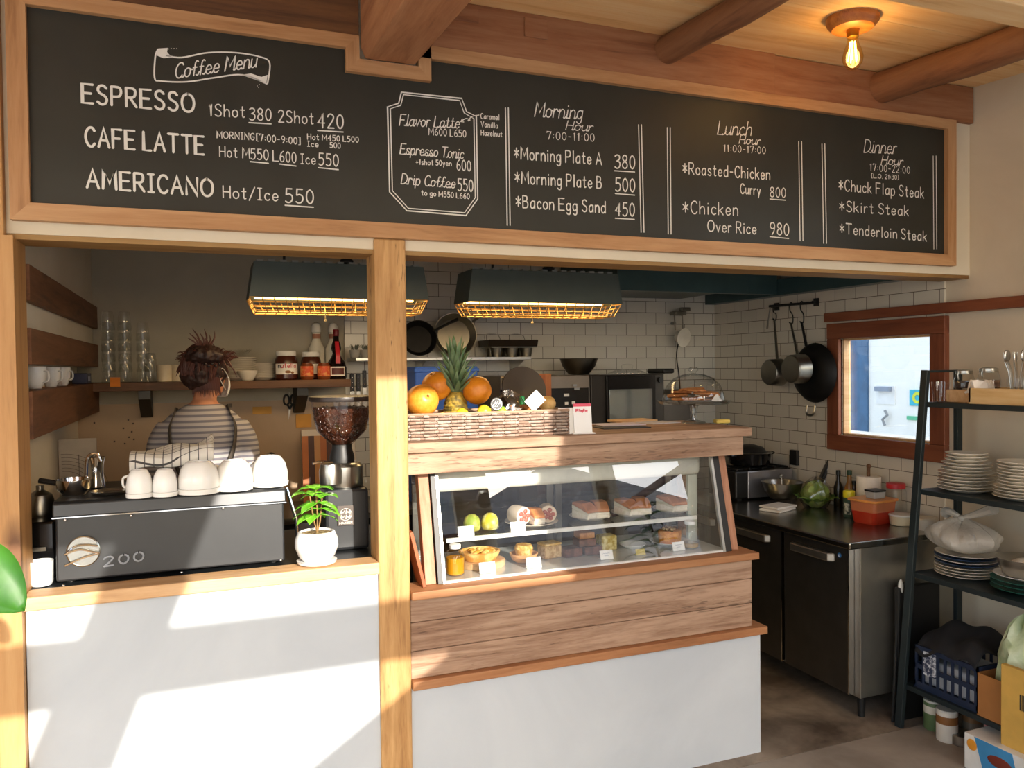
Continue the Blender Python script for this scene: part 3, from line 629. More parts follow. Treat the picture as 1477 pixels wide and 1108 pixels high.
write(mb, '200', lambda u, v: A+d*u+Vector((0, -.0015, v)), L, .028, .0055, gap=3); obj('numerals', mb, plain('#8a8c90', .2, .9), t, world=True, thick=.002)
for s in (-1, 1):
    mb = MB(); mb.tube([(MX1+.02, .2, 1.19), (MX1+.05, .19, 1.08), (MX1+.055, .19, 1.0)], .006, 8)
obj('steam_wand', mb, M_chrome, t, world=True, smooth=True)
# cups upside down on the machine
def cup(name, label, r, h, handle_a, x, y, z, rim=True, group=None, flip=True):
    t = thing(name, label, 'cup', (x, y, z), 0, group)
    pr = [(r*.96, 0), (r, .004), (r*.99, h*.35), (r*.86, h*.72), (r*.62, h*.96), (r*.52, h), (r*.5, h), (r*.5, h-.004), (0.001, h-.004)]
    if not flip: pr = [(r*.55, 0), (r*.6, .004), (r*.93, h*.4), (r, h), (r*.94, h), (r*.86, h*.4), (r*.5, .008), (.001, .008)]
    mb = MB(); mb.lathe(pr, 36, cap0=False, cap1=False); obj('cup_body', mb, M_porc, t, smooth=True)
    mb = MB(); ca, sa = cos(handle_a), sin(handle_a)
    zz = (lambda f: h*(1-f)) if flip else (lambda f: h*f)
    mb.tube(smoothcurve([(ca*r*.9, sa*r*.9, zz(.8)), (ca*r*1.4, sa*r*1.4, zz(.75)), (ca*r*1.42, sa*r*1.42, zz(.4)), (ca*r*.85, sa*r*.85, zz(.28))], 6), r*.1, 8); obj('handle', mb, M_porc, t, smooth=True)
    return t
ZM = 1.206
cupd = [(201,722,36,39,'small white espresso cup upside down at the left end of the row on the machine',2.6),(238,720,34,38,'small white espresso cup upside down, second from the left on the machine',1.2),
 (287,717,58,45,'wide white cup upside down under the right end of the checked towel',.6),(338,712,52,42,'wide white cup upside down in half sun right of the towel',2.4),(389,706,52,42,'wide sunlit white cup upside down at the right end of the machine',2.4)]
CUPP = []
for px_, py_, wp, hp, lb, ha in cupd:
    p = PZ(px_, py_-2, ZM); k = ppm(p); r = wp/2/k; h = hp/k; y = p.y+r*.8; x = PY(px_, py_-20, y).x; CUPP.append((x, y, r, h))
    # each cup stands on a second one of which only the rim shows
    cup('coffee_cup', lb, r, h*.86, ha, x, y, ZM+h*.2, group='cups on the espresso machine')
    tt = thing('coffee_saucer', 'white saucer under the '+lb.replace('white ', '').replace(' upside down', '').replace(' on the machine','').replace('of the row ',''), 'saucer', (x, y, ZM), 0, 'saucers on the espresso machine')
    mb = MB(); mb.lathe([(r*.7, 0), (r*1.0, h*.03), (r*1.04, h*.17), (r*1.0, h*.195), (.001, h*.19)], 32, cap1=False); obj('rim', mb, M_porc, tt, smooth=True)
# checked towel lying over the cups
def towel(u, v):
    px_ = 188+u*120; py_top = 667-4*sin(u*3)+(-12 if u > .93 else 0)*1; c = PY(px_, 680-10*u, .2)
    z = 1.318+.022*u+.006*sin(u*9+v*3)+.012*(v)-.02*(v < .04)-.035*max(0, .25-v)*4*.5; y = .155+.13*v+.01*sin(u*5)
    return (c.x, y, z+.03*max(0, u-.8)*5*v)
mb = MB(); mb.sheet(towel, 40, 14)
m, tt, bb = newmat('checked_cloth'); tc = nd(tt, 'TexCoord'); cb = nd(tt, 'TexBrick'); tt.links.new(tc.outputs['Object'], cb.inputs[0]); cb.offset = 0
cb.inputs['Scale'].default_value = 1; cb.inputs['Brick Width'].default_value = .027; cb.inputs['Row Height'].default_value = .027; cb.inputs['Mortar Size'].default_value = .0014
cb.inputs['Color1'].default_value = lin('#e6e3dc'); cb.inputs['Color2'].default_value = lin('#dedbd3'); cb.inputs['Mortar'].default_value = lin('#4b4a4b')
tt.links.new(cb.outputs['Color'], bb.inputs['Base Color']); bb.inputs['Roughness'].default_value = .9
tag(obj('towel', mb, m, smooth=True, thick=.010), 'white towel with a dark check folded over the cups on the espresso machine', 'towel')
# metal ware at the left of the machine top
p = PZ(105, 716, ZM); k = ppm(p)
t = thing('milk_pot', 'small shiny steel pot at the left end of the espresso machine top', 'pot', (p.x, p.y+.04, ZM))
mb = MB(); mb.lathe([(.036, 0), (.05, .02), (.055, .05), (.052, .05), (.046, .02), (.001, .004)], 28, cap1=False); obj('pot_body', mb, M_chrome, t, smooth=True)
mb = MB(); mb.tube(smoothcurve([(.03, .03, .05), (.035, .03, .11), (.06, .03, .125), (.075, .03, .10)], 5), .006, 8); obj('spout', mb, M_chrome, t, smooth=True)
mb = MB(); mb.tube([(-.05, 0, .04), (-.1, .01, .05)], .009, 8); obj('handle', mb, M_black, t, smooth=True)
p = PZ(122, 712, ZM)
mb = MB(); mb.lathe([(.02, 0), (.03, .005), (.024, .05), (.026, .085), (.032, .105), (.027, .105), (.001, .1)], 24, cap1=False); tag(obj('milk_jug', mb, M_chrome, smooth=True, loc=(p.x+.02, p.y+.12, ZM)), 'narrow shiny steel jug behind the steel pot on the machine', 'jug')
p = PZ(155, 716, ZM)
mb = MB(); mb.lathe([(.042, 0), (.05, .003), (.056, .012), (.052, .012), (.046, .006), (.001, .005)], 32, cap1=False, sx=1); tag(obj('steel_tray', mb, M_steel, smooth=True, loc=(p.x, p.y+.05, ZM)), 'small round steel dish between the pot and the espresso cups', 'dish')
p = PZ(57, 848, ZB)
mb = MB(); r = .032; mb.lathe([(r*.85, 0), (r, .01), (r*1.05, .075), (r*.95, .075), (r*.85, .01), (.001, .006)], 28, cap1=False); tag(obj('paper_cup', mb, plain('#dfe4e6', .5), smooth=True, loc=(p.x+.0, p.y+.035, ZB)), 'plain white cup at the left end of the ledge beside the espresso machine', 'cup')
# dark equipment in the corner left of the machine
t = thing('water_boiler', 'black appliance in the dim corner left of the espresso machine', 'appliance', (-.49, .3, .949))
mb = MB(); mb.box((-.555, .2, .949), (-.425, .5, 1.13)); obj('body', mb, M_blackgl, t, world=True, bevel=.008)
mb = MB(); mb.lathe([(.045, 0), (.05, .02), (.035, .07), (.012, .085), (.012, .1)], 20, c=(-.485, .33, 1.13)); obj('kettle_top', mb, M_steeld, t, world=True, smooth=True)
for z in (1.04, .99):
    mb = MB(); mb.box((-.54, .193, z), (-.45, .2, z+.012)); obj('chrome_bar', mb, M_steeld, t, world=True)
# grinder
p = Vector((.487, .30, .949))
t = thing('coffee_grinder', 'black coffee grinder with a hopper full of beans beside the post', 'coffee grinder', p)
mb = MB(); mb.prismx([(-.09, 0), (-.085, .22), (.1, .22), (.11, 0)], -.072, .085); obj('base', mb, plain('#2a2c2f', .35, .2), t, bevel=.012)
mb = MB(); mb.lathe([(.072, .22), (.075, .225), (.075, .295), (.066, .305), (.04, .31)], 32, c=(.005, .0, 0)); obj('collar', mb, M_steel, t, smooth=True)
mb = MB(); mb.lathe([(.045, .305), (.045, .33), (.036, .36), (.036, .375)], 28, c=(.005, 0, 0)); obj('adjusting_ring', mb, M_black, t, smooth=True)
hp = [(.034, .37), (.05, .385), (.09, .425), (.101, .47), (.109, .535)]
mb = MB(); mb.lathe(hp, 40, c=(.005, 0, 0), cap0=False, cap1=False); hop = obj('hopper', mb, glassmat('hopper_glass', (.93, .9, .88), .06), t, smooth=True)
mb = MB(); mb.lathe([(.113, .533), (.116, .54), (.114, .55), (.1, .553)], 40, c=(.005, 0, 0)); obj('hopper_lid', mb, plain('#2b2320', .4), hop, smooth=True)
mb = MB(); random.seed(3)
mb.lathe([(.030, .373), (.046, .387), (.085, .427), (.096, .47), (.101, .508), (.001, .516)], 32, c=(.005, 0, 0), cap1=False)
bmat = speck('bean_fill', '#1c0d08', '#3a1d12', 90, .4, .6, .4, .6)
def bean_at(mb, c, s):
    M = Euler((random.random()*6, random.random()*6, random.random()*6)).to_matrix().to_4x4(); mb.ball(c, (s, s*.72, s*.5), 6, 4, M)
def rad_at(z):
    for (r0, z0), (r1, z1) in zip(hp, hp[1:]):
        if z0 <= z <= z1: return r0+(r1-r0)*(z-z0)/(z1-z0)
    return .1
for i in range(1500):
    z = .392+.118*random.random()**.8; a = random.random()*2*pi; r = rad_at(z)-.0065
    bean_at(mb, (.005+r*cos(a), r*sin(a), z), .0055)
bo = obj('beans', mb, speck('roasted_bean', '#24100a', '#4d2817', 40, .35, .65, .28, .1), hop, smooth=True); bo['kind'] = 'stuff'
mb = MB(); mb.cbox((.0, -.0885, .125), (.062, .006, .072), (radians(-1), 0, 0)); pl = obj('badge', mb, plain('#5b5450', .35, .6), t, bevel=.002)
mb = MB()
Tb = lambda u, v: Vector((u, -.0925, v))
ring = [(.0+.021*cos(2*pi*i/28), .13+.021*sin(2*pi*i/28)) for i in range(29)]
ribbon(mb, ring, .002, Tb)
for ox, oy in ((-.0165, .132), (.0015, .132), (-.0165, .114), (.0015, .114)): write(mb, 'M', Tb, .014, .013, .0028, ox=ox, oy=oy)
write(mb, 'MAZZER', Tb, .046, .007, .0016, ox=-.023, oy=.096)
obj('badge_mark', mb, plain('#cfc8bf', .4), pl)
mb = MB(); mb.tube(smoothcurve([(-.04, -.05, .315), (-.08, -.07, .32), (-.11, -.075, .317)], 4), [.005]*9, 8); obj('lever', mb, M_chrome, t, smooth=True)
mb = MB(); mb.lathe([(.035, .0), (.04, .004), (.042, .05), (.036, .075)], 24, c=(-.045, -.055, .235)); obj('doser', mb, M_steel, t, smooth=True)
# coffee seedling in a round white pot
p = PZ(457, 810, ZB); p.y = .045; p.x = PY(457, 800, .045).x
t = thing('potted_plant', 'young coffee plant with glossy leaves in a round white pot on the ledge', 'plant', (p.x, p.y, ZB))
mb = MB(); mb.lathe([(.045, 0), (.063, .006), (.066, .014), (.058, .012), (.001, .010)], 36, cap1=False); obj('saucer', mb, M_porc, t, smooth=True)
mb = MB(); mb.lathe([(.042, .011), (.060, .03), (.071, .06), (.070, .085), (.060, .108), (.054, .110), (.055, .1), (.001, .098)], 40, cap1=False); pt_ = obj('pot', mb, M_porc, t, smooth=True)
mb = MB(); mb.lathe([(.053, .098), (.053, .103), (.001, .106)], 28, cap1=False); obj('soil', mb, speck('pot_soil', '#5b4228', '#c0a877', 120, .4, .6, .9, .6), pt_, smooth=True)
mb = MB(); stems = [[(0, 0, .1), (.004, 0, .15), (.0, .0, .248)], [(.004, .003, .1), (-.008, .004, .15), (-.02, 0, .23)], [(.0, -.003, .1), (.012, 0, .14), (.02, .0, .22)]]
for s in stems: mb.tube(smoothcurve(s, 5), .0025, 6)
obj('stem', mb, plain('#8a6a3c', .7), t, smooth=True)
def leaf(mb, base, dirv, length, width, droop=.4, wave=.08, up=Vector((0, 0, 1)), nseg=8):
    d = Vector(dirv).normalized(); side = d.cross(up)
    side = side.normalized() if side.length > 1e-4 else Vector((1, 0, 0)); nn = side.cross(d).normalized()
    vs = []; fs = []
    for i in range(nseg+1):
        f = i/nseg; c = Vector(base)+d*length*f-Vector((0, 0, 1))*droop*length*f*f; wv = width*(sin(pi*f**.8)**.8)*.5+.0004
        e = nn*wave*length*.3*sin(f*9)
        for s_, zz in ((-1, .22), (-.5, .06), (0, 0), (.5, .06), (1, .22)):
            vs.append(tuple(c+side*wv*s_+nn*wv*zz+e*abs(s_)))
    for i in range(nseg):
        for j in range(4): fs.append((i*5+j, i*5+j+1, (i+1)*5+j+1, (i+1)*5+j))
    mb.add(vs, fs)
def leafmat(name, a, c, rough=.3):
    m, t_, b_ = newmat(name); n_ = noise(t_, coords(t_), 14); t_.links.new(ramp(t_, n_, [(.3, lin(a)), (.7, lin(c))]), b_.inputs['Base Color'])
    b_.inputs['Roughness'].default_value = rough; b_.inputs['Transmission Weight'].default_value = 0; b_.inputs['Subsurface Weight'].default_value = .25; b_.inputs['Subsurface Radius'].default_value = (.4, 1, .2); b_.inputs['Subsurface Scale'].default_value = .01
    return m
M_leaf = leafmat('coffee_leaf', '#3f8a1d', '#86c93a')
random.seed(11)
nodes = [((0, 0, .245), 4), ((-.02, 0, .228), 4), ((.02, 0, .218), 4), ((.0, 0, .2), 5), ((.01, 0, .18), 4), ((-.006, 0, .16), 4)]
k = 0
for c, n_ in nodes:
    for j in range(n_):
        a = 2*pi*j/n_+k*1.1+random.random()*.5; k += 1
        mb = MB(); leaf(mb, c, (cos(a), sin(a)*.8, .75 if c[2] > .2 else .3), .066+.022*random.random(), .047, .6, .1)
        obj('leaf', mb, M_leaf, t, smooth=True, thick=.0008)
# blue box and cloth seen between machine and grinder
mb = MB(); mb.box((.335, .2, .949), (.40, .42, 1.02)); tag(obj('knock_box', mb, plain('#27303f', .5), bevel=.006), 'dark blue knock box between the espresso machine and the grinder', 'box')
# ---------------------------------------------------------------- wooden surround of the display case
t = thing('display_counter', 'weathered wood counter with plank front built around the glass display case', 'counter', (1.4, .2, 0))
mb = MB(); mb.box((.6655, -.03, .4985), (2.15, .13, .53)); obj('base_trim', mb, M_trim, t, world=True, bevel=.003)
for z0, z1 in ((.531, .625), (.627, .725), (.727, .808)):
    mb = MB(); mb.box((.6655, -.004, z0), (2.092, .03, z1)); obj('plank', mb, M_grey, t, world=True, bevel=.003)
mb = MB(); mb.box((2.07, .03, .531), (2.09, .46, .808)); obj('end_panel', mb, M_grey, t, world=True)
mb = MB(); mb.box((.6655, -.032, .809), (2.108, .10, .8375)); obj('sill_trim', mb, M_trim, t, world=True, bevel=.003)
gy = lambda z: .03+.09*(z-.8375)/.3875                       # the leaning front plane
for x0, x1 in ((.733, .772), (2.022, 2.062)):
    mb = MB(); mb.prismx([(gy(.838)+.012, .838), (gy(1.226)+.012, 1.226), (gy(1.226)+.055, 1.226), (gy(.838)+.055, .838)], x0, x1); obj('leaning_post', mb, M_greyz, t, world=True, bevel=.002)
mb = MB(); mb.box((.6655, .058, 1.226), (2.101, .085, 1.304)); obj('fascia', mb, M_grey, t, world=True, bevel=.003)
mb = MB(); mb.box((.6655, .032, 1.305), (2.125, .54, 1.34)); obj('counter_top', mb, M_grey, t, world=True, bevel=.003)
mb = MB(); mb.box((2.07, .46, 0), (2.09, .5, 1.304)); obj('rear_leg', mb, M_grey, t, world=True)
mb = MB(); mb.box((.6655, .46, 0), (.70, .5, 1.304)); obj('rear_leg', mb, M_grey, t, world=True)
# the glass case itself
t = thing('display_case', 'refrigerated glass display case with two levels of sandwiches and cakes', 'display case', (1.4, .25, .838))
CX0, CX1 = .792, 2.0
mb = MB(); mb.add([(CX0+.01, gy(.84), .84), (CX1-.005, gy(.84), .84), (CX1-.005, gy(1.224), 1.224), (CX0+.01, gy(1.224), 1.224)], [(0, 1, 2, 3)]); obj('front_glass', mb, M_pane, t, world=True)
def leanbar(x0, x1, d0, d1): 
    mb = MB(); mb.prismx([(gy(.839)+d0, .839), (gy(1.225)+d0, 1.225), (gy(1.225)+d1, 1.225), (gy(.839)+d1, .839)], x0, x1); return mb
for x0, x1, y in ((.776, .793, 0), (1.99, 2.02, 0)): obj('frame_strip', leanbar(x0, x1, -.001, .03), M_black, t, world=True)
for x0, x1 in ((.7935, .803), (1.978, 1.989)): obj('chrome_strip', leanbar(x0, x1, -.004, .012), M_steel, t, world=True)
mb = MB(); mb.box((CX0, .04, .8385), (CX1, .455, .846)); obj('case_floor', mb, plain('#cfd2d0', .25, .3), t, world=True)
mb = MB(); mb.box((.80, .03, .8385), (1.98, .05, .8455)); obj('front_lip', mb, plain('#e6e6e2', .3), t, world=True)
SZ = .9625
mb = MB(); mb.box((.845, .15, SZ), (1.925, .43, SZ+.006)); obj('glass_shelf', mb, glassmat('shelf_glass', (.85, .9, .88), .08), t, world=True)
mb = MB(); mb.box((.842, .142, SZ-.006), (1.93, .152, SZ+.009)); obj('shelf_lip', mb, plain('#e9eae6', .3), t, world=True)
for x in (.85, 1.36, 1.9):
    mb = MB(); mb.box((x, .33, .846), (x+.012, .345, SZ)); obj('shelf_bracket', mb, M_steel, t, world=True)
mb = MB(); mb.box((.80, .19, 1.135), (1.985, .42, 1.222)); obj('lamp_housing', mb, plain('#d9d8cb', .45), t, world=True, bevel=.02, seg=4)
mb = MB(); mb.box((1.925, .20, .846), (1.97, .215, 1.134)); obj('inner_upright', mb, plain('#c8cdbf', .5), t, world=True)
mb = MB(); mb.box((CX0, .452, .846), (CX1, .458, 1.222)); obj('back_door', mb, glassmat('back_glass', (.35, .4, .45), .07), t, world=True)
mb = MB()
for x in (CX0, 1.38, 1.42, CX1-.03): mb.box((x, .444, .846), (x+.03, .451, 1.134))
obj('back_door_frame', mb, M_steeld, t, world=True)
mb = MB(); mb.box((CX0, gy(1.0)+.08, .846), (CX0+.006, .45, 1.222)); obj('end_glass', mb, M_glass, t, world=True)
mb = MB(); mb.box((CX1-.006, gy(1.0)+.08, .846), (CX1, .45, 1.222)); obj('end_glass', mb, M_glass, t, world=True)
mb = MB(); mb.box((CX0, .10, .50), (CX1, .45, .835)); obj('compressor_box', mb, plain('#6e706c', .5), t, world=True)
# a leaning wooden picture board in the gap between post and case
mb = MB(); mb.box((-.006, 0, 0), (.006, .1, .20)); tag(obj('picture_board', mb, wood('redwood', '#6a2f1a', '#97502d', '#aa6238', 'z', 1, .5, False), loc=(.722, .012, .8395), rot=(0, radians(-13), 0), bevel=.001), 'thin reddish board leaning in the gap between the post and the display case', 'board')

# ---------------------------------------------------------------- food in the display case
SZT = SZ+.0065; FZ = .8465
M_bread = speck('bread_crust', '#a5632d', '#c98a4a', 30, .35, .65, .6, .2); M_crumb = speck('white_bread', '#e6dcc8', '#f3ecdd', 60, .4, .6, .8, .2)
def casepos(px, py, z, dy=0): p = PZ(px, py, z); return p
def plate(name, label, x, y, z, r, mat=M_plate, h=.016, group=None):
    mb = MB(); mb.lathe([(r*.55, 0), (r*.6, .002), (r*.99, h), (r, h+.002), (r*.97, h+.002), (r*.6, .006), (.001, .005)], 36, cap1=False)
    return tag(obj(name, mb, mat, smooth=True, loc=(x, y, z)), label, 'plate', group)
def at(px, py, y): return PY(px, py, y)
# upper level
c = at(694, 752, .235); 
mb = MB(); mb.lathe([(.05, 0), (.055, .003), (.085, .022), (.095, .042), (.092, .042), (.08, .022), (.001, .005)], 28, cap1=False)
tag(obj('glass_dish', mb, M_glass, smooth=True, loc=(c.x, .235, SZT)), 'fluted clear glass dish holding two green cakes on the upper shelf', 'dish')
for dx, a, b_, lb in ((-.038, '#8da03a', '#d5cf6a', 'dark green dome cake on the left in the glass dish'), (.036, '#c9bd2c', '#e6e3a0', 'yellow dome cake on the right in the glass dish')):
    mb = MB(); mb.lathe([(.028, 0), (.033, .01), (.033, .03), (.026, .05), (.012, .06), (.001, .061)], 24); tag(obj('dome_cake', mb, speck('cake_'+a[1:], a, b_, 28), smooth=True, loc=(c.x+dx, .235, SZT+.007)), lb, 'cake')
c = at(770, 760, .24)
plate('oval_plate', 'cream plate of wrapped sandwiches left of the middle of the upper shelf', c.x, .265, SZT, .108)
def roll(label, x, y, z, r, L, rot, c1, c2):
    t = thing('sandwich_roll', label, 'sandwich', (x, y, z), rot)
    mb = MB(); mb.lathe([(r*.3, -L/2), (r*.95, -L/2+.004), (r, -L/2+.012), (r, L/2-.012), (r*.95, L/2-.004), (r*.3, L/2)], 24, Matrix.Translation((0, 0, r)) @ Euler((radians(90), 0, 0)).to_matrix().to_4x4()); obj('bread', mb, plain(c1, .5), t, smooth=True)
    mb = MB()
    for q in range(5):
        a = q*1.3; mb.ball((r*.5*cos(a), -L/2-.001, r+r*.5*sin(a)), (r*.28, .004, r*.24), 10, 6)
    mb.ball((0, -L/2-.001, r), (r*.3, .005, r*.3), 10, 6); obj('filling', mb, plain(c2, .4), t, smooth=True)
roll('wrapped roll with pink filling at the left of the cream plate', c.x-.06, .25, SZT+.012, .036, .075, .25, '#e9d9c6', '#b3614f')
roll('wrapped roll with dark pink filling at the right of the cream plate', c.x+.062, .25, SZT+.012, .035, .075, -.25, '#ddc9b0', '#a25645')
def wedge(label, x, y, z, w, d, h, rot, top='#b9733d', side=M_crumb):
    t = thing('sandwich', label, 'sandwich', (x, y, z), rot)
    mb = MB(); mb.prismx([(-d/2, 0), (-d/2, h*.28), (d/2, h*.55), (d/2, 0)], -w/2, w/2); obj('lower_bread', mb, side, t, bevel=.004)
    mb = MB(); mb.prismx([(-d/2-.002, h*.29), (-d/2-.002, h*.40), (d/2, h*.8), (d/2, h*.56)], -w/2+.002, w/2-.002); obj('filling', mb, plain('#e7e0cf', .5), t)
    mb = MB(); mb.prismx([(-d/2, h*.41), (-d/2, h*.6), (-d*.1, h), (d/2, h), (d/2, h*.81)], -w/2, w/2); obj('upper_bread', mb, plain(top, .5, 0, .25), t, bevel=.005)
    return t
wedge('orange-topped bread wedge in the middle of the cream plate', c.x+.002, .23, SZT+.012, .05, .075, .06, .1, '#d98a45')
for px_, lb, n in ((852, 'second', 'third'), (912, 'third', 'x'), (972, 'right-hand', 'y')):
    c = at(px_, 748, .27); plate('sandwich_plate', {852: 'cream plate with two white sandwiches right of the rolls', 912: 'cream plate with two white sandwiches, second from the right on the upper shelf', 972: 'cream plate with two white sandwiches at the right end of the upper shelf'}[px_], c.x, .275, SZT, .088)
    for dx, s_ in ((-.034, 'left'), (.034, 'right')):
        wedge('white soft sandwich with brown top on the %s of the %s sandwich plate' % (s_, {852: 'first', 912: 'middle', 972: 'last'}[px_]), c.x+dx, .255, SZT+.012, .058, .1, .062, .25 if dx < 0 else -.2, '#b87a52')
# lower level
def jar(name, label, x, y, z, r, h, liquid, level, lid='#f0f0ee'):
    t = thing(name, label, 'jar', (x, y, z))
    mb = MB(); mb.lathe([(r*.8, 0), (r, .006), (r, h*.6), (r*.8, h*.78), (r*.55, h*.84), (r*.55, h*.9)], 28, cap1=False); obj('glass', mb, M_glass, t, smooth=True)
    mb = MB(); mb.lathe([(r*.78, .003), (r*.95, .008), (r*.95, min(level, .58)*h), (.001, min(level, .58)*h+.0005)], 28, cap1=False); obj('contents', mb, liquid, t, smooth=True)
    mb = MB(); mb.lathe([(r*.6, h*.87), (r*.62, h*.88), (r*.62, h*.985), (r*.55, h)], 28); obj('lid', mb, plain(lid, .4), t, smooth=True)
    return t
M_honey = plain('#e09a12', .15, 0, .1, 0, .5, 9, 0, .15)
c = at(652, 838, .085); jar('honey_jar', 'round jar of golden honey with a white lid at the left end of the case', .862, .105, FZ, .034, .112, M_honey, .58)
c = at(1012, 800, .1); jar('honey_jar', 'round nearly empty jar with a white lid at the right end of the case', 1.88, .12, FZ, .036, .112, plain('#b08a40', .2, 0, .1, 0, .5, 9, 0, .3), .2)
c = at(698, 828, .17)
mb = MB(); mb.lathe([(.075, 0), (.078, .004), (.078, .022), (.074, .026)], 36, sx=1.15); tag(obj('serving_board', mb, M_ledge, smooth=True, loc=(c.x, .19, FZ)), 'round wooden board under the quiche', 'board')
t = thing('quiche', 'golden quiche with a crimped crust on a wooden board in the case', 'quiche', (c.x-.01, .19, FZ+.027))
mb = MB(); n = 40
mb.lathe([(.055, 0), (.066, .02), (.070, .032), (.063, .034), (.058, .026), (.001, .024)], 40, cap1=False, sx=1.15); obj('crust', mb, speck('pastry', '#c98a3a', '#e9c07a', 22), t, smooth=True)
mb = MB(); random.seed(5)
for i in range(26):
    a = random.random()*6.28; r = .05*sqrt(random.random()); mb.ball((r*cos(a)*1.15, r*sin(a), .028), (.012, .009, .007), 8, 6, Matrix.Rotation(random.random()*3, 4, 'Z'))
obj('topping', mb, speck('quiche_top', '#d99a2f', '#f0cf85', 30), t, smooth=True)
c = at(757, 822, .17)
t = thing('wooden_bowl', 'small turned wooden bowl holding a muffin in the case', 'bowl', (c.x, .18, FZ))
mb = MB(); mb.lathe([(.03, 0), (.045, .01), (.056, .035), (.052, .036), (.04, .014), (.001, .008)], 32, cap1=False); obj('bowl', mb, wood('bowl_wood', '#a9713f', '#c8925d', '#d9a874', 'x', 2, .5, False, .1), t, smooth=True)
mb = MB(); mb.lathe([(.028, 0), (.034, .035), (.037, .045), (.030, .058), (.001, .06)], 28); tag(obj('muffin', mb, speck('muffin_crumb', '#c08a35', '#e3c983', 45), smooth=True, loc=(c.x, .18, FZ+.01)), 'golden muffin with green topping in the wooden bowl', 'muffin')
c = at(794, 818, .2)
t = thing('cake_slice', 'pale crumbly cake slice right of the wooden bowl', 'cake', (c.x, .21, FZ), .2)
mb = MB(); mb.box((-.04, -.03, 0), (.04, .03, .05)); obj('sponge', mb, speck('pale_cake', '#b08a55', '#d7b987', 50), t, bevel=.005)
mb = MB(); mb.box((-.041, -.031, .0505), (.041, .031, .06)); obj('crust', mb, speck('cake_top', '#c9a04f', '#e0c890', 60), t, bevel=.004)
M_brown = speck('brownie', '#4a2a1e', '#6e4230', 35)
for i, (px_, z, w_, lb) in enumerate(((822, 0, .08, 'left dark brownie on the case floor'), (852, 0, .075, 'right dark brownie on the case floor, a lighter cake on it'))):
    c = at(px_, 818, .2); mb = MB(); mb.box((-w_/2, -.035, 0), (w_/2, .035, .035)); tag(obj('brownie', mb, M_brown, loc=(c.x, .2, FZ), rot=(0, 0, .1-.2*i), bevel=.005), lb, 'cake')
c = at(843, 818, .2); mb = MB(); mb.box((-.038, -.033, 0), (.038, .033, .03)); tag(obj('brownie', mb, M_brown, loc=(c.x, .2, FZ+.036), bevel=.005), 'dark brownie lying on top of two others', 'cake')
mb = MB(); mb.box((-.033, -.03, 0), (.033, .03, .024)); tag(obj('cake_bar', mb, speck('light_brown_cake', '#9a6636', '#b98550', 40), loc=(c.x, .2, FZ+.067), bevel=.004), 'light brown cake bar on top of the brownie stack', 'cake')
c = at(878, 800, .22); mb = MB(); mb.box((-.035, -.03, 0), (.035, .03, .06)); tag(obj('crumble_cake', mb, speck('crumble', '#b59a3a', '#e3d79a', 60, .4, .6, .8, .8), loc=(c.x, .24, FZ), bevel=.006), 'yellow crumble cake right of the brownie stack', 'cake')
c = at(968, 795, .2); plate('cake_plate', 'white plate under the orange nut cake', c.x, .21, FZ, .085, M_porc)
t = thing('nut_cake', 'orange cake topped with nuts near the right end of the case', 'cake', (c.x, .21, FZ+.008))
mb = MB(); mb.lathe([(.042, 0), (.046, .045), (.042, .052)], 28, sx=1.1); obj('sponge', mb, speck('orange_cake', '#c8771e', '#e09c3f', 40), t, smooth=True)
mb = MB(); random.seed(8)
for i in range(16):
    a = random.random()*6.28; r = .035*sqrt(random.random()); mb.ball((r*cos(a), r*sin(a), .058), (.012, .007, .006), 8, 6, Euler((random.random(), random.random(), random.random()*3)).to_matrix().to_4x4())
obj('nuts', mb, speck('nuts', '#6b4a2a', '#cdb285', 60), t, smooth=True)
c = at(916, 800, .2); plate('small_plate', 'small pale plate between the crumble cake and the orange cake', c.x, .22, FZ, .055, M_porc)
# price cards
def card(label, px, py, z, y, w_, h, mat=M_card, text=True):
    p = PY(px, py, y); t = thing('price_card', label, 'price card', (p.x, y, z), 0, 'price cards in the display case')
    mb = MB(); mb.prismx([(0, 0), (.004, 0), (.012, h), (.0105, h)], -w_/2, w_/2); mb.box((-w_/2, 0, 0), (w_/2, .02, .0015)); cd_ = obj('card', mb, mat, t)
    if text:
        mb = MB()
        for k, (a, b_) in enumerate(((-.3, .25), (-.18, .12))):
            z_ = h*(.68-.25*k); mb.tube([(w_*a+(w_*(b_-a))*q/8, .0005+.008*z_/h-.0006, z_+.0012*((q % 2)*2-1)) for q in range(9)], .0006, 4)
        obj('handwriting', mb, plain('#6b7fa0', .6), cd_)
card('white price card in front of the glass dish', 673, 775, SZT+.003, .154, .062, .036)
card('white price card in front of the rolls', 748, 765, SZT+.003, .154, .06, .036)
card('white price card in front of the quiche', 704, 838, FZ+.0005, .075, .062, .038)
card('white price card in front of the wooden bowl', 771, 830, FZ+.0005, .075, .06, .038)
card('pale blue-white price card in front of the crumble cake', 876, 816, FZ+.0005, .08, .056, .034)
card('small yellowish card left of the orange cake', 925, 808, FZ+.0005, .09, .042, .022, plain('#cfc07a', .6), False)
card('pale blue-white price card in front of the orange cake', 980, 803, FZ+.0005, .09, .056, .034)

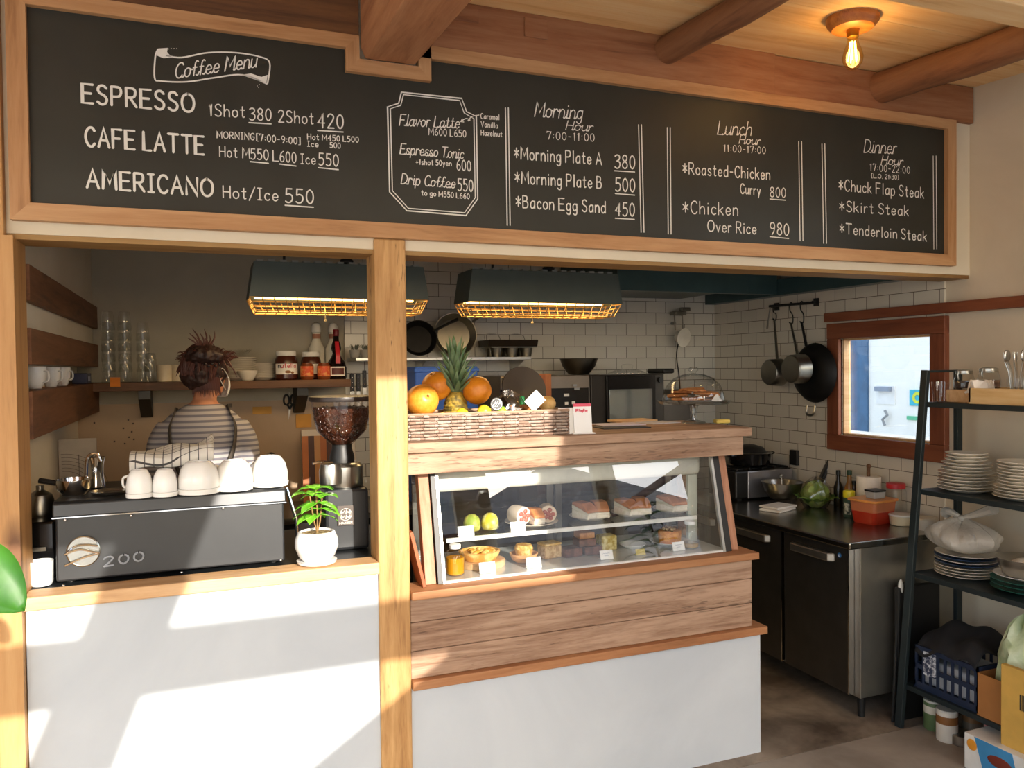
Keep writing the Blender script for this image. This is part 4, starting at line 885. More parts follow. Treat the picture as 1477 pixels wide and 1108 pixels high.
# ---------------------------------------------------------------- on the counter
CT = 1.3405
BX0, BX1, BY0, BY1, BH = .668, 1.325, .105, .33, .092
t = thing('fruit_basket', 'long low woven basket full of fruit on the left end of the counter', 'basket', ((BX0+BX1)/2, (BY0+BY1)/2, CT))
mb = MB(); rows = 8; rh = BH/rows
def weave(mb, a, b, nrm, step):
    a = Vector(a); b = Vector(b); L = (b-a).length; d = (b-a)/L; nrm = Vector(nrm); n = max(4, int(L/step)*4)
    for r in range(rows):
        pts = []; 
        for i in range(n+1):
            u = i/n*L; off = .0048*sin(pi*u/step+(r % 2)*pi)
            pts.append(a+d*u+nrm*off+Vector((0, 0, (r+.5)*rh+.001*sin(u*40+r))))
        vs = []
        for p in pts:
            for zz, o_ in ((-.46, 0), (0, .0022), (.46, 0)): vs.append(p+Vector((0, 0, zz*rh))+nrm*o_)
        mb.add(vs, [(i*3+j, i*3+j+1, i*3+j+4, i*3+j+3) for i in range(n) for j in (0, 1)])
weave(mb, (BX0, BY0, CT), (BX1, BY0, CT), (0, -1, 0), .026); weave(mb, (BX1, BY0, CT), (BX1, BY1, CT), (1, 0, 0), .026)
weave(mb, (BX0, BY1, CT), (BX1, BY1, CT), (0, 1, 0), .026); weave(mb, (BX0, BY0, CT), (BX0, BY1, CT), (-1, 0, 0), .026)
m, tt, bb = newmat('wicker'); tc = nd(tt, 'TexCoord'); sp = nd(tt, 'SeparateXYZ'); cb = nd(tt, 'CombineXYZ'); tt.links.new(tc.outputs['Object'], sp.inputs[0])
sm_ = nd(tt, 'Math', operation='ADD'); tt.links.new(sp.outputs['X'], sm_.inputs[0]); tt.links.new(sp.outputs['Y'], sm_.inputs[1]); tt.links.new(sm_.outputs[0], cb.inputs[0]); tt.links.new(sp.outputs['Z'], cb.inputs[1])
br = nd(tt, 'TexBrick'); br.inputs['Scale'].default_value = 1; br.inputs['Brick Width'].default_value = .026; br.inputs['Row Height'].default_value = rh; br.inputs['Mortar Size'].default_value = .0011; br.inputs['Mortar Smooth'].default_value = .6
br.inputs['Color1'].default_value = lin('#9b7f6f'); br.inputs['Color2'].default_value = lin('#bfaea1'); br.inputs['Mortar'].default_value = lin('#59402f')
tt.links.new(cb.outputs[0], br.inputs['Vector']); tt.links.new(br.outputs['Color'], bb.inputs['Base Color']); bb.inputs['Roughness'].default_value = .7; bb.inputs['Specular IOR Level'].default_value = .2
obj('weave', mb, m, t, world=True, smooth=True, thick=.0012)
mb = MB(); g = .006; mb.box((BX0+g, BY0+g, CT+.001), (BX1-g, BY1-g, CT+.004))
for a, b_ in (((BX0+g, BY0+g, CT), (BX1-g, BY0+g+.002, CT+BH-.004)), ((BX0+g, BY1-g-.002, CT), (BX1-g, BY1-g, CT+BH-.004)), ((BX0+g, BY0+g, CT), (BX0+g+.002, BY1-g, CT+BH-.004)), ((BX1-g-.002, BY0+g, CT), (BX1-g, BY1-g, CT+BH-.004))): mb.box(a, b_)
obj('lining', mb, plain('#5b4234', .8), t, world=True)
mb = MB(); z = CT+BH
mb.tube([(BX0, BY0, z), (BX1, BY0, z), (BX1, BY1, z), (BX0, BY1, z), (BX0, BY0, z)], .0055, 8); obj('rim', mb, plain('#a98a72', .6, 0, .3, .3), t, world=True, smooth=True)
mb = MB()
for x in (BX0+.03, BX1-.06): mb.ball((x, BY0-.006, CT+.02), (.007, .003, .006), 10, 6)
obj('stud', mb, M_steel, t, world=True, smooth=True)
def citrusmat(n, a, b_): return speck(n, a, b_, 90, .3, .7, .38, .12)
M_or = citrusmat('orange_peel', '#d77a14', '#e79427'); M_or2 = citrusmat('light_orange_peel', '#e38a1e', '#efa540')
def citrus(label, p, r, mat, stem=(.1, -.1, 1)):
    t = thing('orange', label, 'fruit', p, 0, 'large oranges in the basket'); T = Vector(stem).normalized().to_track_quat('Z', 'Y').to_matrix().to_4x4()
    prof = [(sin(pi*j/20)*r*(1+.02*sin(j)), -cos(pi*j/20)*r*.97) for j in range(21)]; prof[0] = (.001, -r*.95); prof[-1] = (.001, r*.9); prof[-2] = (r*.16, r*.93)
    mb = MB(); mb.lathe(prof, 36, T); obj('peel', mb, mat, t, smooth=True)
    mb = MB(); mb.lathe([(r*.1, r*.89), (r*.07, r*.96), (r*.03, r*1.02)], 10, T); obj('stem_end', mb, plain('#8a5a22', .8), t, smooth=True)
def fr_at(px, py, y): return PY(px, py, y)
citrus('large orange at the front left of the basket, its cut stem toward us', fr_at(609, 578, .19), .061, M_or2, (.15, -1, .35))
citrus('large orange lying behind and above the front left one, beside the pineapple', fr_at(630, 557, .285), .058, M_or, (-.5, -.3, .9))
citrus('large orange on its own right of the pineapple', fr_at(688, 563, .24), .056, M_or, (-.3, -.1, 1))
# pineapple
p = fr_at(657, 560, .275)
t = thing('pineapple', 'pineapple with a tall spiky crown standing among the oranges', 'fruit', (p.x, p.y, CT+.02))
mb = MB(); prof = []
for j in range(25):
    f = j/24; r = .046*(1-abs(f-.45)**2.4*2.2); prof.append((max(.012, r)*(1+.06*(j % 2)), f*.15))
mb.lathe(prof, 26); obj('body', mb, speck('pineapple_skin', '#5f5220', '#b99a3a', 55, .4, .6, .6, .8), t, smooth=True)
mb = MB(); random.seed(21)
for ring in range(9):
    nl = 11-ring; 
    for j in range(nl):
        a = 2*pi*j/nl+ring*.7; tilt = .95-.1*ring; L = .075+.013*ring*(1 if ring < 6 else .8)
        leaf(mb, (.016*cos(a), .016*sin(a), .142+ring*.013), (cos(a)*tilt, sin(a)*tilt, .45+.16*ring), L, .022, -.25 if ring < 3 else .25, 0, nseg=6)
obj('crown', mb, leafmat('pineapple_leaf', '#3c5a34', '#8fa583', .5), t, smooth=True, thick=.0008)
# bananas
M_ban = speck('banana_peel', '#e0c21c', '#ecd94a', 8, .3, .7, .5, .05)
for i, (px_, py_, an, lb) in enumerate(((634, 585, .32, 'left yellow banana standing in the basket in front of the pineapple'), (648, 585, .28, 'right yellow banana standing in the basket in front of the pineapple'))):
    p = fr_at(px_, py_, .155); t = thing('banana', lb, 'fruit', (p.x, .155, CT+.03))
    pts = [Vector((-.035+.07*f**1.3, 0, .075*f-.02+.02*sin(pi*f))) for f in [k/10 for k in range(11)]]
    mb = MB(); mb.tube(pts, [.007, .014, .0175, .019, .0195, .0195, .019, .0175, .015, .01, .006], 8); obj('peel', mb, M_ban, t, smooth=True)
    mb = MB(); mb.tube([pts[-1], pts[-1]+Vector((.008, 0, .012))], [.006, .004], 8); obj('stem', mb, plain('#7a6a20', .7), t, smooth=True)
def lemon(label, px, py, y, r, mat, cat='fruit', name='lemon'):
    p = fr_at(px, py, y); mb = MB(); mb.lathe([(.001, -r*1.25), (r*.2, -r*1.15), (r*.6, -r*.85), (r*.95, -r*.3), (r, 0), (r*.95, r*.35), (r*.55, r*.9), (r*.15, r*1.2), (.001, r*1.25)], 24, Euler((0, radians(80), .3)).to_matrix().to_4x4())
    tag(obj(name, mb, mat, smooth=True, loc=(p.x, y, p.z)), label, cat)
M_lem = citrusmat('lemon_peel', '#e0c418', '#eed93c')
lemon('yellow lemon under the right-hand orange', 698, 594, .15, .026, M_lem); lemon('yellow lemon beside the bananas, mostly sunk in the basket', 666, 598, .15, .024, M_lem)
lemon('green lime right of the yellow lemon', 723, 593, .15, .02, citrusmat('lime_peel', '#6fae1f', '#a3cf3b'), name='lime')
p = fr_at(794, 583, .17); mb = MB(); mb.lathe([(.001, -.03), (.02, -.026), (.033, -.008), (.034, .004), (.026, .022), (.01, .03), (.001, .031)], 24); tag(obj('potato', mb, speck('pale_skin', '#d9a95c', '#e9c27f', 14), smooth=True, loc=(p.x, .2, p.z)), 'pale round potato at the right end of the basket', 'vegetable')
p = fr_at(716, 583, .14); t = thing('lid', 'round black lid with a white printed mark standing in the basket', 'lid', (p.x, .14, p.z))
T = Euler((radians(82), 0, 0)).to_matrix().to_4x4(); mb = MB(); mb.lathe([(.024, -.003), (.025, -.002), (.025, .002), (.024, .003)], 32, T); obj('disc', mb, M_black, t, smooth=True)
mb = MB(); Tq = lambda u, v: T @ Vector((u, v, .0036))
ribbon(mb, [(.020*cos(2*pi*i/30), .020*sin(2*pi*i/30)) for i in range(31)], .0016, Tq)
for k in (-.009, 0, .009): ribbon(mb, [(k-.008, -.010), (k+.002, .004), (k+.007, .011)], .0018, Tq)
ribbon(mb, [(-.014, -.002), (.0, .004), (.013, .0)], .0014, Tq); obj('mark', mb, M_card, t)
p = fr_at(771, 578, .13); mb = MB(); mb.box((-.033, -.0006, -.027), (.033, .0006, .027)); tag(obj('note_card', mb, M_card, loc=(p.x, .125, p.z), rot=(radians(-8), radians(-42), 0)), 'blank white card standing tilted on a corner in the basket', 'card')
# clear bags and a green-necked bottle in the basket
def bag(name, label, p, rx, ry, rz, mat, cat='bag', seed=1, knot=True, n=22, m=14):
    random.seed(seed); mb = MB(); ph = [random.random()*6 for _ in range(6)]
    def f(u, v):
        a = 2*pi*u; b_ = pi*v; w_ = 1+.1*sin(5*a+ph[0]+3*b_)+.08*sin(9*a+ph[1]-4*b_)+.05*sin(17*a+7*b_+ph[2])
        zz = -cos(b_); zz = max(-.72, zz) if zz < 0 else zz*(1+.2*sin(7*a+ph[3])*v)
        return (rx*w_*sin(b_)*cos(a), ry*w_*sin(b_)*sin(a), rz*(zz+.72))
    mb.sheet(f, n, m); return tag(obj(name, mb, mat, smooth=True, loc=p), label, cat)
p = fr_at(735, 572, .24); bag('clear_bag', 'crumpled clear plastic bag of brown snacks in the middle of the basket', (p.x, .25, CT+.03), .07, .05, .075, M_thin, seed=4)
p = fr_at(745, 580, .24)
for i in range(7):
    mb = MB(); mb.ball((0, 0, 0), (.026, .012, .008), 10, 6); tag(obj('biscuit', mb, M_bread, smooth=True, loc=(p.x-.03+.016*i, .235+.01*(i % 2), CT+.075+.012*((i*5) % 3)), rot=(.3*i, .5*sin(i), .8*i)), 'brown biscuit in the clear bag in the basket', 'biscuit', 'biscuits in the clear bag')
p = fr_at(757, 558, .26); t = thing('bottle', 'small clear bottle with a green neck among the snacks', 'bottle', (p.x, .29, CT+.005))
mb = MB(); mb.lathe([(.018, 0), (.02, .004), (.02, .075), (.011, .1), (.009, .115)], 20, cap1=False); obj('glass', mb, M_glass, t, smooth=True)
mb = MB(); mb.lathe([(.0095, .10), (.0105, .103), (.0105, .135), (.008, .138)], 16); obj('cap', mb, plain('#2f8f4f', .4), t, smooth=True)
# small signs, papers
p = PZ(843, 626, CT); k = ppm(p)
t = thing('payment_sign', 'white upright payment sign with a pink header on the counter', 'sign', (p.x, p.y, CT), -.15)
mb = MB(); mb.box((-.045, 0, 0), (.045, .05, .004)); obj('foot', mb, M_card, t)
mb = MB(); mb.prismx([(.012, .004), (.016, .004), (.032, .115), (.028, .115)], -.036, .036); pn = obj('panel', mb, M_card, t)
mb = MB(); mb.prismx([(.0258, .104), (.0268, .104), (.0286, .1155), (.0276, .1155)], -.036, .036); obj('header', mb, plain('#e0506a', .5), pn)
mb = MB(); fy = lambda z: .0115+.016*(z-.004)/.111
pt = lambda u, v: Vector((u, fy(v)-.0008, v))
write(mb, 'PayPay', pt, .034, .011, .0022, ox=-.014, oy=.083); ribbon(mb, [(-.026, .083), (-.026, .094), (-.019, .094), (-.019, .088), (-.026, .088)], .003, pt); obj('wordmark', mb, plain('#e2405c', .5), pn)
p = PZ(821, 627, CT); t = thing('shop_card', 'plain white folded card behind the payment sign', 'card', (p.x+.005, p.y+.03, CT), -.1)
mb = MB(); mb.prismx([(0, 0), (.002, 0), (.016, .1), (.014, .1)], -.03, .03); obj('card', mb, M_card, t)
mb = MB(); write(mb, 'G', lambda u, v: Vector((u, .0+.14*v-.001, v)), .014, .02, .003, ox=-.026, oy=.055); obj('letter', mb, plain('#55627a', .6), t)
for i, (px_, py_, sx, sy, rz, c_, lb) in enumerate(((905, 618, .21, .13, -.1, '#2b2b33', 'black clipboard lying under the menus on the counter'), (900, 615, .20, .14, -.12, '#cfc3d3', 'pale lilac menu sheet lying on the counter'), (958, 611, .16, .12, .15, '#c9c3c9', 'pale menu sheet partly under the cake stand'))):
    p = PZ(px_, py_, CT); mb = MB(); mb.box((-sx/2, -sy/2, 0), (sx/2, sy/2, .003)); tag(obj('menu_sheet', mb, plain(c_, .6), loc=(p.x, p.y+.05, CT+.0004+.0036*(i if i < 2 else 0)), rot=(0, 0, rz)), lb, 'menu')
p = PZ(935, 611, CT); mb = MB(); mb.box((-.10, -.06, 0), (.10, .06, .01)); tag(obj('cutting_board', mb, M_ledge, loc=(p.x, p.y+.14, CT), rot=(0, 0, .1), bevel=.002), 'small wooden board lying behind the menu sheets', 'board')
p = PZ(1047, 611, CT); mb = MB(); mb.box((-.033, -.02, 0), (.033, .02, .018)); tag(obj('sponge', mb, plain('#e3c765', .8, 0, .1, .3), loc=(p.x, p.y+.03, CT), rot=(0, 0, -.2), bevel=.006), 'yellow sponge at the right end of the counter', 'sponge')
# cake stand with dome
p = PZ(1010, 611, CT); cx, cy = p.x, p.y+.05; k = ppm((cx, cy, 1.45))
t = thing('cake_stand', 'clear glass cake stand carrying cookies on the right end of the counter', 'cake stand', (cx, cy, CT))
R = 52/k
mb = MB(); mb.lathe([(.055, 0), (.05, .006), (.018, .014), (.014, .04), (.02, .075), (.04, .083), (R*.95, .086), (R, .094), (R*1.02, .1), (R*.99, .1), (R*.95, .092), (.001, .09)], 48, cap1=False); obj('stand', mb, glassmat('thick_glass', (.88, .9, .9), .12), t, smooth=True)
t2 = thing('cake_dome', 'clear glass dome with a knob covering the cookies on the cake stand', 'dome', (cx, cy, CT+.101))
r = 44/k; mb = MB(); mb.lathe([(r, 0), (r*1.01, .004), (r*.97, .03), (r*.86, .068), (r*.66, .098), (r*.36, .116), (.012, .121)], 48, cap0=False, cap1=False); obj('dome', mb, glassmat('dome_glass', (.93, .94, .94), .09), t2, smooth=True)
mb = MB(); mb.lathe([(.01, .121), (.012, .126), (.021, .134), (.022, .142), (.014, .148)], 24); obj('knob', mb, M_glass, t2, smooth=True)
mb = MB(); mb.lathe([(R*.8, .0), (R*.92, .012), (R*1.04, .02)], 12, cap0=False, cap1=False); 
M_cook = speck('cookie', '#a9622f', '#cf8f52', 40, .35, .65, .7, .4); random.seed(14)
for i in range(13):
    lay = i % 4; a = i*2.4; rr = .0 if i == 0 else r*.52
    mb = MB(); mb.lathe([(.04, 0), (.047, .003), (.046, .009), (.036, .012)], 20); tag(obj('cookie', mb, M_cook, smooth=True, loc=(cx+rr*cos(a), cy+rr*sin(a), CT+.1025+.0135*lay), rot=(.06*sin(i*3), .06*cos(i*2), i)), 'round brown cookie piled under the glass dome', 'cookie', 'cookies under the dome')
p = PY(1032, 580, cy-r*.7); mb = MB(); mb.lathe([(.03, 0), (.004, .03)], 4); tag(obj('folded_card', mb, M_card, loc=(p.x, cy-r*.78, CT+.1015)), 'little white folded card in front of the cookies', 'card')
# ---------------------------------------------------------------- kitchen: left wall boards, back shelf and what stands there
for z0, z1, lb, x0 in ((1.82, 1.932, 'upper dark board on the left kitchen wall', -.494), (1.625, 1.737, 'middle dark board on the left kitchen wall, above the white cups', -.494), (1.394, 1.543, 'lowest and deepest dark board on the left kitchen wall, carrying the white cups', -.569)):
    mb = MB(); mb.box((x0, .152, z0), (-.47, 1.94, z1)); tag(obj('wall_board', mb, M_darky, bevel=.002), lb, 'board')
for i, (px_, hp, lb) in enumerate(((52, 35, 'white mug nearest the post on the left wall board'), (74, 33, 'second white mug from the post on the left wall board'), (90, 32, 'third white mug from the post on the left wall board'))):
    p = PX(px_, 545, -.52); cup('mug', lb, .034, .076, -.5, -.522, p.y, 1.544, flip=False, group='mugs on the left wall board')
p = PX(121, 545, -.52); t = thing('tin', 'navy blue tin with a pale label at the far end of the left wall board', 'tin', (-.52, p.y-.1, 1.544))
mb = MB(); mb.box((-.03, -.07, 0), (.035, .07, .05)); obj('body', mb, plain('#1c2a55', .4), t, bevel=.003)
mb = MB(); mb.box((.0355, -.05, .012), (.0362, .03, .035)); obj('label_strip', mb, plain('#aab4cf', .5), t)
p = PY(166, 545, 1.675); mb = MB(); mb.box((-.022, -.002, -.02), (.022, .002, .026)); tag(obj('note', mb, plain('#e2852c', .7), loc=(p.x, 1.674, 1.545)), 'small orange note on the front edge of the brown shelf under the glasses', 'note')
BS = 1.545
t = thing('wall_shelf', 'dark brown plank shelf on black brackets along the back wall', 'shelf', (.13, 1.8, 1.503))
mb = MB(); mb.box((-.565, 1.68, 1.503), (.775, 1.949, BS)); obj('plank', mb, M_dark, t, world=True, bevel=.002)
for px_ in (209, 436):
    x = PY(px_, 580, 1.75).x; mb = MB(); mb.prismx([(1.72, 1.502), (1.72, 1.46), (1.90, 1.36), (1.941, 1.36), (1.941, 1.502)], x-.028, x+.028); obj('bracket', mb, M_black, t, world=True)
# stacks of tumblers: every glass is its own
mb = MB(); mb.lathe([(.031, 0), (.033, .004), (.027, .07), (.024, .092), (.001, .094)], 20, cap0=False, cap1=False)
tum = obj('tumbler', mb, M_glass, smooth=True)
first = True
for px_, n_, lb, yy in ((157, 6, 'left tall stack', 1.76), (181, 6, 'middle tall stack', 1.76), (207, 5, 'right tall stack', 1.80), (217, 2, 'short stack', 1.72)):
    x = PY(px_, 540, yy).x
    for i in range(n_):
        o = tum if first else tum.copy()
        if not first: COL.objects.link(o)
        first = False; o.location = (x, yy, BS+.0005+.052*i)
        tag(o, 'clear tumbler upside down in the %s at the left of the brown shelf' % lb, 'glass', 'tumblers in the '+lb)
for px_, lb in ((238, 'left beige mug beside the tumblers on the brown shelf'), (258, 'right beige mug on the brown shelf, half behind the head')):
    x = PY(px_, 540, 1.76).x; mb = MB(); mb.lathe([(.036, 0), (.04, .004), (.04, .085), (.036, .085), (.035, .01), (.001, .008)], 24, cap1=False); tag(obj('beige_mug', mb, plain('#d9c9a8', .4), smooth=True, loc=(x, 1.76, BS)), lb, 'mug')
def platestack(base, n, x, y, z, dz, label, group, rs=None):
    for i in range(n):
        o = base.copy(); COL.objects.link(o); r = rs[i] if rs else 1; o.location = (x+.0015*sin(i*2.3), y+.0015*cos(i*1.7), z+.0005+dz*i); o.scale = (r, r, 1); o.rotation_euler = (0, 0, i*.7)
        tag(o, label, 'plate', group)
p0 = plate('plate', 'cream plate at the bottom of the taller stack on the brown shelf', PY(346, 540, 1.79).x, 1.79, BS, .085, group='plates in the taller stack on the brown shelf')
p0['label'] = 'cream plate in the taller stack beside the head on the brown shelf'
platestack(p0, 9, p0.location.x, 1.79, BS+.012, .0115, p0['label'], p0['group'])
x2 = PY(379, 540, 1.82).x; platestack(p0, 8, x2, 1.82, BS, .0105, 'cream plate in the lower stack left of the chocolate spread jar', 'plates in the lower stack on the brown shelf', [.8]*8)
mb = MB(); mb.lathe([(.03, 0), (.034, .004), (.062, .03), (.06, .03), (.001, .006)], 24, cap1=False); tag(obj('glass_dish', mb, M_glass, smooth=True, loc=(p0.location.x, 1.79, BS+.132)), 'clear glass dish on top of the taller plate stack', 'dish')
x3 = PY(357, 545, 1.72).x; mb = MB(); mb.lathe([(.026, 0), (.03, .003), (.05, .04), (.052, .052), (.049, .052), (.001, .006)], 28, cap1=False); tag(obj('small_bowl', mb, M_plate, smooth=True, loc=(x3, 1.715, BS)), 'small cream bowl in front of the plate stacks on the brown shelf', 'bowl')
# jars and bottles at the right end of the shelf
M_choc = plain('#4a2214', .25); M_lab = plain('#efe9dc', .6)
def spread(label, px, y, r, h, withname):
    x = PY(px, 540, y).x; t = thing('spread_jar', label, 'jar', (x, y, BS))
    mb = MB(); mb.lathe([(r*.85, 0), (r, .008), (r, h*.55), (r*.93, h*.72), (r*.78, h*.84)], 32); obj('jar_body', mb, M_choc, t, smooth=True)
    mb = MB(); mb.lathe([(r*.84, h*.83), (r*.86, h*.84), (r*.86, h*.97), (r*.8, h)], 32); obj('lid', mb, plain('#ece8df', .5), t, smooth=True)
    mb = MB(); cyl = lambda a, z, e=.0008: Vector((sin(a)*(r+e), -cos(a)*(r+e), z))
    mb.sheet(lambda u, v: cyl(-1.15+2.3*u, h*.2+h*.36*v), 20, 2); lab = obj('paper_label', mb, M_lab, t, smooth=True)
    if withname:
        m1, m2 = MB(), MB(); put = lambda u, v: cyl(u/r-.8, v, .0016)
        write(m1, 'n', put, .012, .024, .0045, ox=0, oy=h*.42); write(m2, 'utella', put, r*1.6-.018, .024, .004, ox=.017, oy=h*.42)
        obj('lettering', m1, M_ink, lab); obj('lettering', m2, plain('#c3202a', .5), lab)
        mb = MB(); c = cyl(.05, h*.28, .001); mb.ball(tuple(c), (.016, .002, .008), 12, 6); mb.ball((c.x+.022, c.y, c.z-.004), (.008, .002, .007), 12, 6); obj('picture', mb, plain('#8b5a2c', .5), lab, smooth=True)
spread('wide jar of chocolate spread with a white lid and name label on the brown shelf', 413, 1.76, .061, .155, True)
spread('wide chocolate jar with a white lid behind the two small orange jars', 449, 1.81, .055, .15, False)
for px_, lb in ((442, 'left small jar with an orange label in front of the second chocolate jar'), (466, 'right small jar with an orange label beside the red-ribboned bottle')):
    x = PY(px_, 535, 1.74).x; t = thing('small_jar', lb, 'jar', (x, 1.715, BS))
    mb = MB(); mb.lathe([(.031, 0), (.034, .006), (.034, .075), (.028, .085), (.028, .09)], 24); obj('jar_body', mb, plain('#7a3a16', .3), t, smooth=True)
    mb = MB(); mb.lathe([(.0345, .018), (.0347, .02), (.0347, .07), (.0345, .072)], 24, cap0=False, cap1=False); obj('paper_label', mb, speck('orange_label', '#d8522a', '#e79a52', 50), t, smooth=True)
x = PY(485, 535, 1.76).x; t = thing('liqueur_bottle', 'dark round-bellied liqueur bottle with a red ribbon at the end of the brown shelf', 'bottle', (x, 1.75, BS))
mb = MB(); mb.lathe([(.05, 0), (.054, .01), (.055, .06), (.045, .095), (.028, .12), (.02, .14), (.022, .15), (.028, .165), (.024, .19), (.016, .21), (.0145, .25)], 32); obj('bottle_glass', mb, plain('#170d0a', .1), t, smooth=True)
mb = MB(); mb.lathe([(.0155, .235), (.0165, .238), (.0165, .268), (.014, .272)], 20); obj('cap', mb, plain('#6e1420', .4), t, smooth=True)
mb = MB(); mb.sheet(lambda u, v: ((u-.5)*.026*(1+v*-.2), -(.056 if v < .35 else .056-.033*(v-.35)/.65)-.001, .085+.12*v), 4, 10); obj('ribbon', mb, plain('#c21f2c', .4), t, smooth=True)
mb = MB(); mb.sheet(lambda u, v: (sin(-.75+1.5*u)*.0562, -cos(-.75+1.5*u)*.0562, .018+.05*v), 14, 1); obj('label_border', mb, M_lab, t)
mb = MB(); mb.sheet(lambda u, v: (sin(-.62+1.24*u)*.0568, -cos(-.62+1.24*u)*.0568, .025+.036*v), 14, 1); obj('paper_label', mb, plain('#5b2417', .5), t)
for px_, lb in ((457, 'left tall white bottle with a rounded white cap behind the jars'), (481, 'right tall white bottle with a rounded white cap behind the liqueur bottle')):
    x = PY(px_, 500, 1.89).x; t = thing('white_bottle', lb, 'bottle', (x, 1.90, BS))
    mb = MB(); mb.lathe([(.042, 0), (.044, .01), (.044, .17), (.03, .2), (.022, .22), (.021, .26)], 24); obj('bottle_body', mb, plain('#dcd6c5', .35), t, smooth=True)
    mb = MB(); mb.lathe([(.025, .262), (.026, .266), (.026, .295), (.02, .31), (.004, .316)], 24); obj('cap', mb, plain('#e3e0d6', .4), t, smooth=True)
    mb = MB(); mb.lathe([(.0222, .226), (.0228, .228), (.0228, .25), (.0222, .252)], 20, cap0=False, cap1=False); obj('neck_label', mb, plain('#a9745a', .6), t, smooth=True)
# things on the splash wall
p = PY(418, 580, 1.925); t = thing('scissors', 'black-handled scissors hanging on the back wall below the brown shelf', 'scissors', (p.x, 1.925, p.z))
for s in (-1, 1):
    mb = MB(); mb.tube([(s*.018+.016*cos(a)*.9, 0, .012+.028*sin(a)) for a in [2*pi*i/18 for i in range(19)]], .0055, 8); mb.tube([(s*.014, 0, -.014), (-s*.004, 0, -.04)], .006, 8); obj('handle', mb, M_black, t, smooth=True)
    mb = MB(); mb.prism([(-s*.006, -.035), (-s*.001+.006, -.035), (-s*.004-.004, -.10)], -.002+.002*s, 0+.002*s); obj('blade', mb, M_steel, t)
mb = MB(); mb.tube([(0, .024, .05), (0, -.006, .05), (0, -.006, .044)], .002, 6); obj('hook', mb, M_steel, t)
for px_, py_, w_, h_, c_, lb in ((378, 592, .10, .04, '#c9974a', 'tan paper note pinned to the back wall left of the scissors'), (438, 607, .085, .075, '#c88f3f', 'tan paper note pinned to the back wall right of the scissors'), (332, 585, .02, .02, '#6f6255', 'small dark scrap on the back wall beside the head')):
    p = PY(px_, py_, 1.935); mb = MB(); mb.box((-w_/2, -.003, -h_/2), (w_/2, .003, h_/2)); tag(obj('paper_note', mb, plain(c_, .8), loc=p), lb, 'note')
random.seed(2)
for i, (a, b_) in enumerate(((185,606),(178,618),(192,611),(190,623),(186,631),(193,634),(165,637),(180,640),(136,610))):
    p = PY(a, b_, 1.941); mb = MB(); mb.lathe([(.005, -.002), (.004, .002)], 8, Euler((radians(90), 0, 0)).to_matrix().to_4x4()); tag(obj('wall_magnet', mb, plain('#4a3a2c', .5), loc=p), 'tiny dark round magnet among those on the wall left of the person', 'magnet', 'small dark magnets on the splash wall')
p = PY(139, 632, 1.28); t = thing('baking_mat', 'pale baking mat printed with circles standing in the left kitchen corner', 'mat', (p.x, 1.28, .87))
mw = p.x+.565; mh = p.z-.87; mb = MB(); mb.box((-mw, 0, 0), (0, .006, mh)); obj('mat', mb, plain('#cbbfae', .7), t)
mb = MB(); c0 = (-mw+.02, mh-.24)
for r in (.07, .1, .115, .13, .145, .16, .175): ribbon(mb, [(c0[0]+r*cos(a), c0[1]+r*sin(a)) for a in [pi*.02+pi*.5*i/14 for i in range(15)]], .0016, lambda u, v: Vector((u, -.001, v)))
ribbon(mb, [(-.07, .02), (-.07, mh-.07)], .0025, lambda u, v: Vector((u, -.001, v))); ribbon(mb, [(-mw+.01, c0[1]), (-.05, c0[1])], .0016, lambda u, v: Vector((u, -.001, v)))
obj('printed_circles', mb, plain('#5d5348', .7), t)
# work counters of the kitchen
t = thing('work_counter', 'steel work counter along the back wall behind the person', 'counter', (.9, 1.66, 0))
mb = MB(); mb.box((-.565, 1.42, .83), (2.6, 1.937, .86)); obj('worktop', mb, M_steeld, t, world=True, bevel=.003)
mb = MB(); mb.box((-.56, 1.46, .08), (2.58, 1.93, .829)); obj('cabinet', mb, M_blackmet, t, world=True)
mb = MB(); mb.box((-.56, 1.0, .84), (-.30, 1.415, .869)); mb.box((-.55, 1.02, 0), (-.31, 1.40, .84)); tag(obj('side_table', mb, M_steeld), 'small steel table in the left kitchen corner under the baking mat', 'table')
# boards and wire rack leaning behind the grinder
p = PY(472, 690, 1.86); mb = MB(); mb.box((-.13, -.006, 0), (.17, .006, .40)); tag(obj('white_board', mb, plain('#d9cdbc', .6), loc=(p.x, 1.90, .861), rot=(radians(-4), 0, 0), bevel=.004), 'pale cutting board leaning on the back wall behind the coffee grinder', 'cutting board')
t = thing('wooden_board', 'striped orange and dark wooden cutting board leaning behind the coffee grinder', 'cutting board', (PY(462, 690, 1.82).x, 1.84, .861))
for i, c_ in enumerate(('#b4682d', '#4a2a1e', '#b98450', '#a65f2b', '#4a2a1e', '#b4682d')):
    mb = MB(); mb.box((-.09+.033*i, -.008, 0), (-.09+.033*i+.0325, .008, .37)); obj('stave', mb, plain(c_, .5), t, rot=(radians(-5), 0, 0))
t = thing('faucet', 'curved chrome tap standing right of the person on the back counter', 'tap', (PY(383, 660, 1.6).x, 1.6, .861))
mb = MB(); mb.tube(smoothcurve([(0, 0, 0), (0, 0, .25), (.008, -.02, .3), (.03, -.06, .31), (.045, -.09, .27)], 6), .01, 10); obj('spout', mb, M_chrome, t, smooth=True)
mb = MB(); mb.lathe([(.022, 0), (.02, .01), (.012, .02)], 16); obj('base', mb, M_chrome, t, smooth=True)

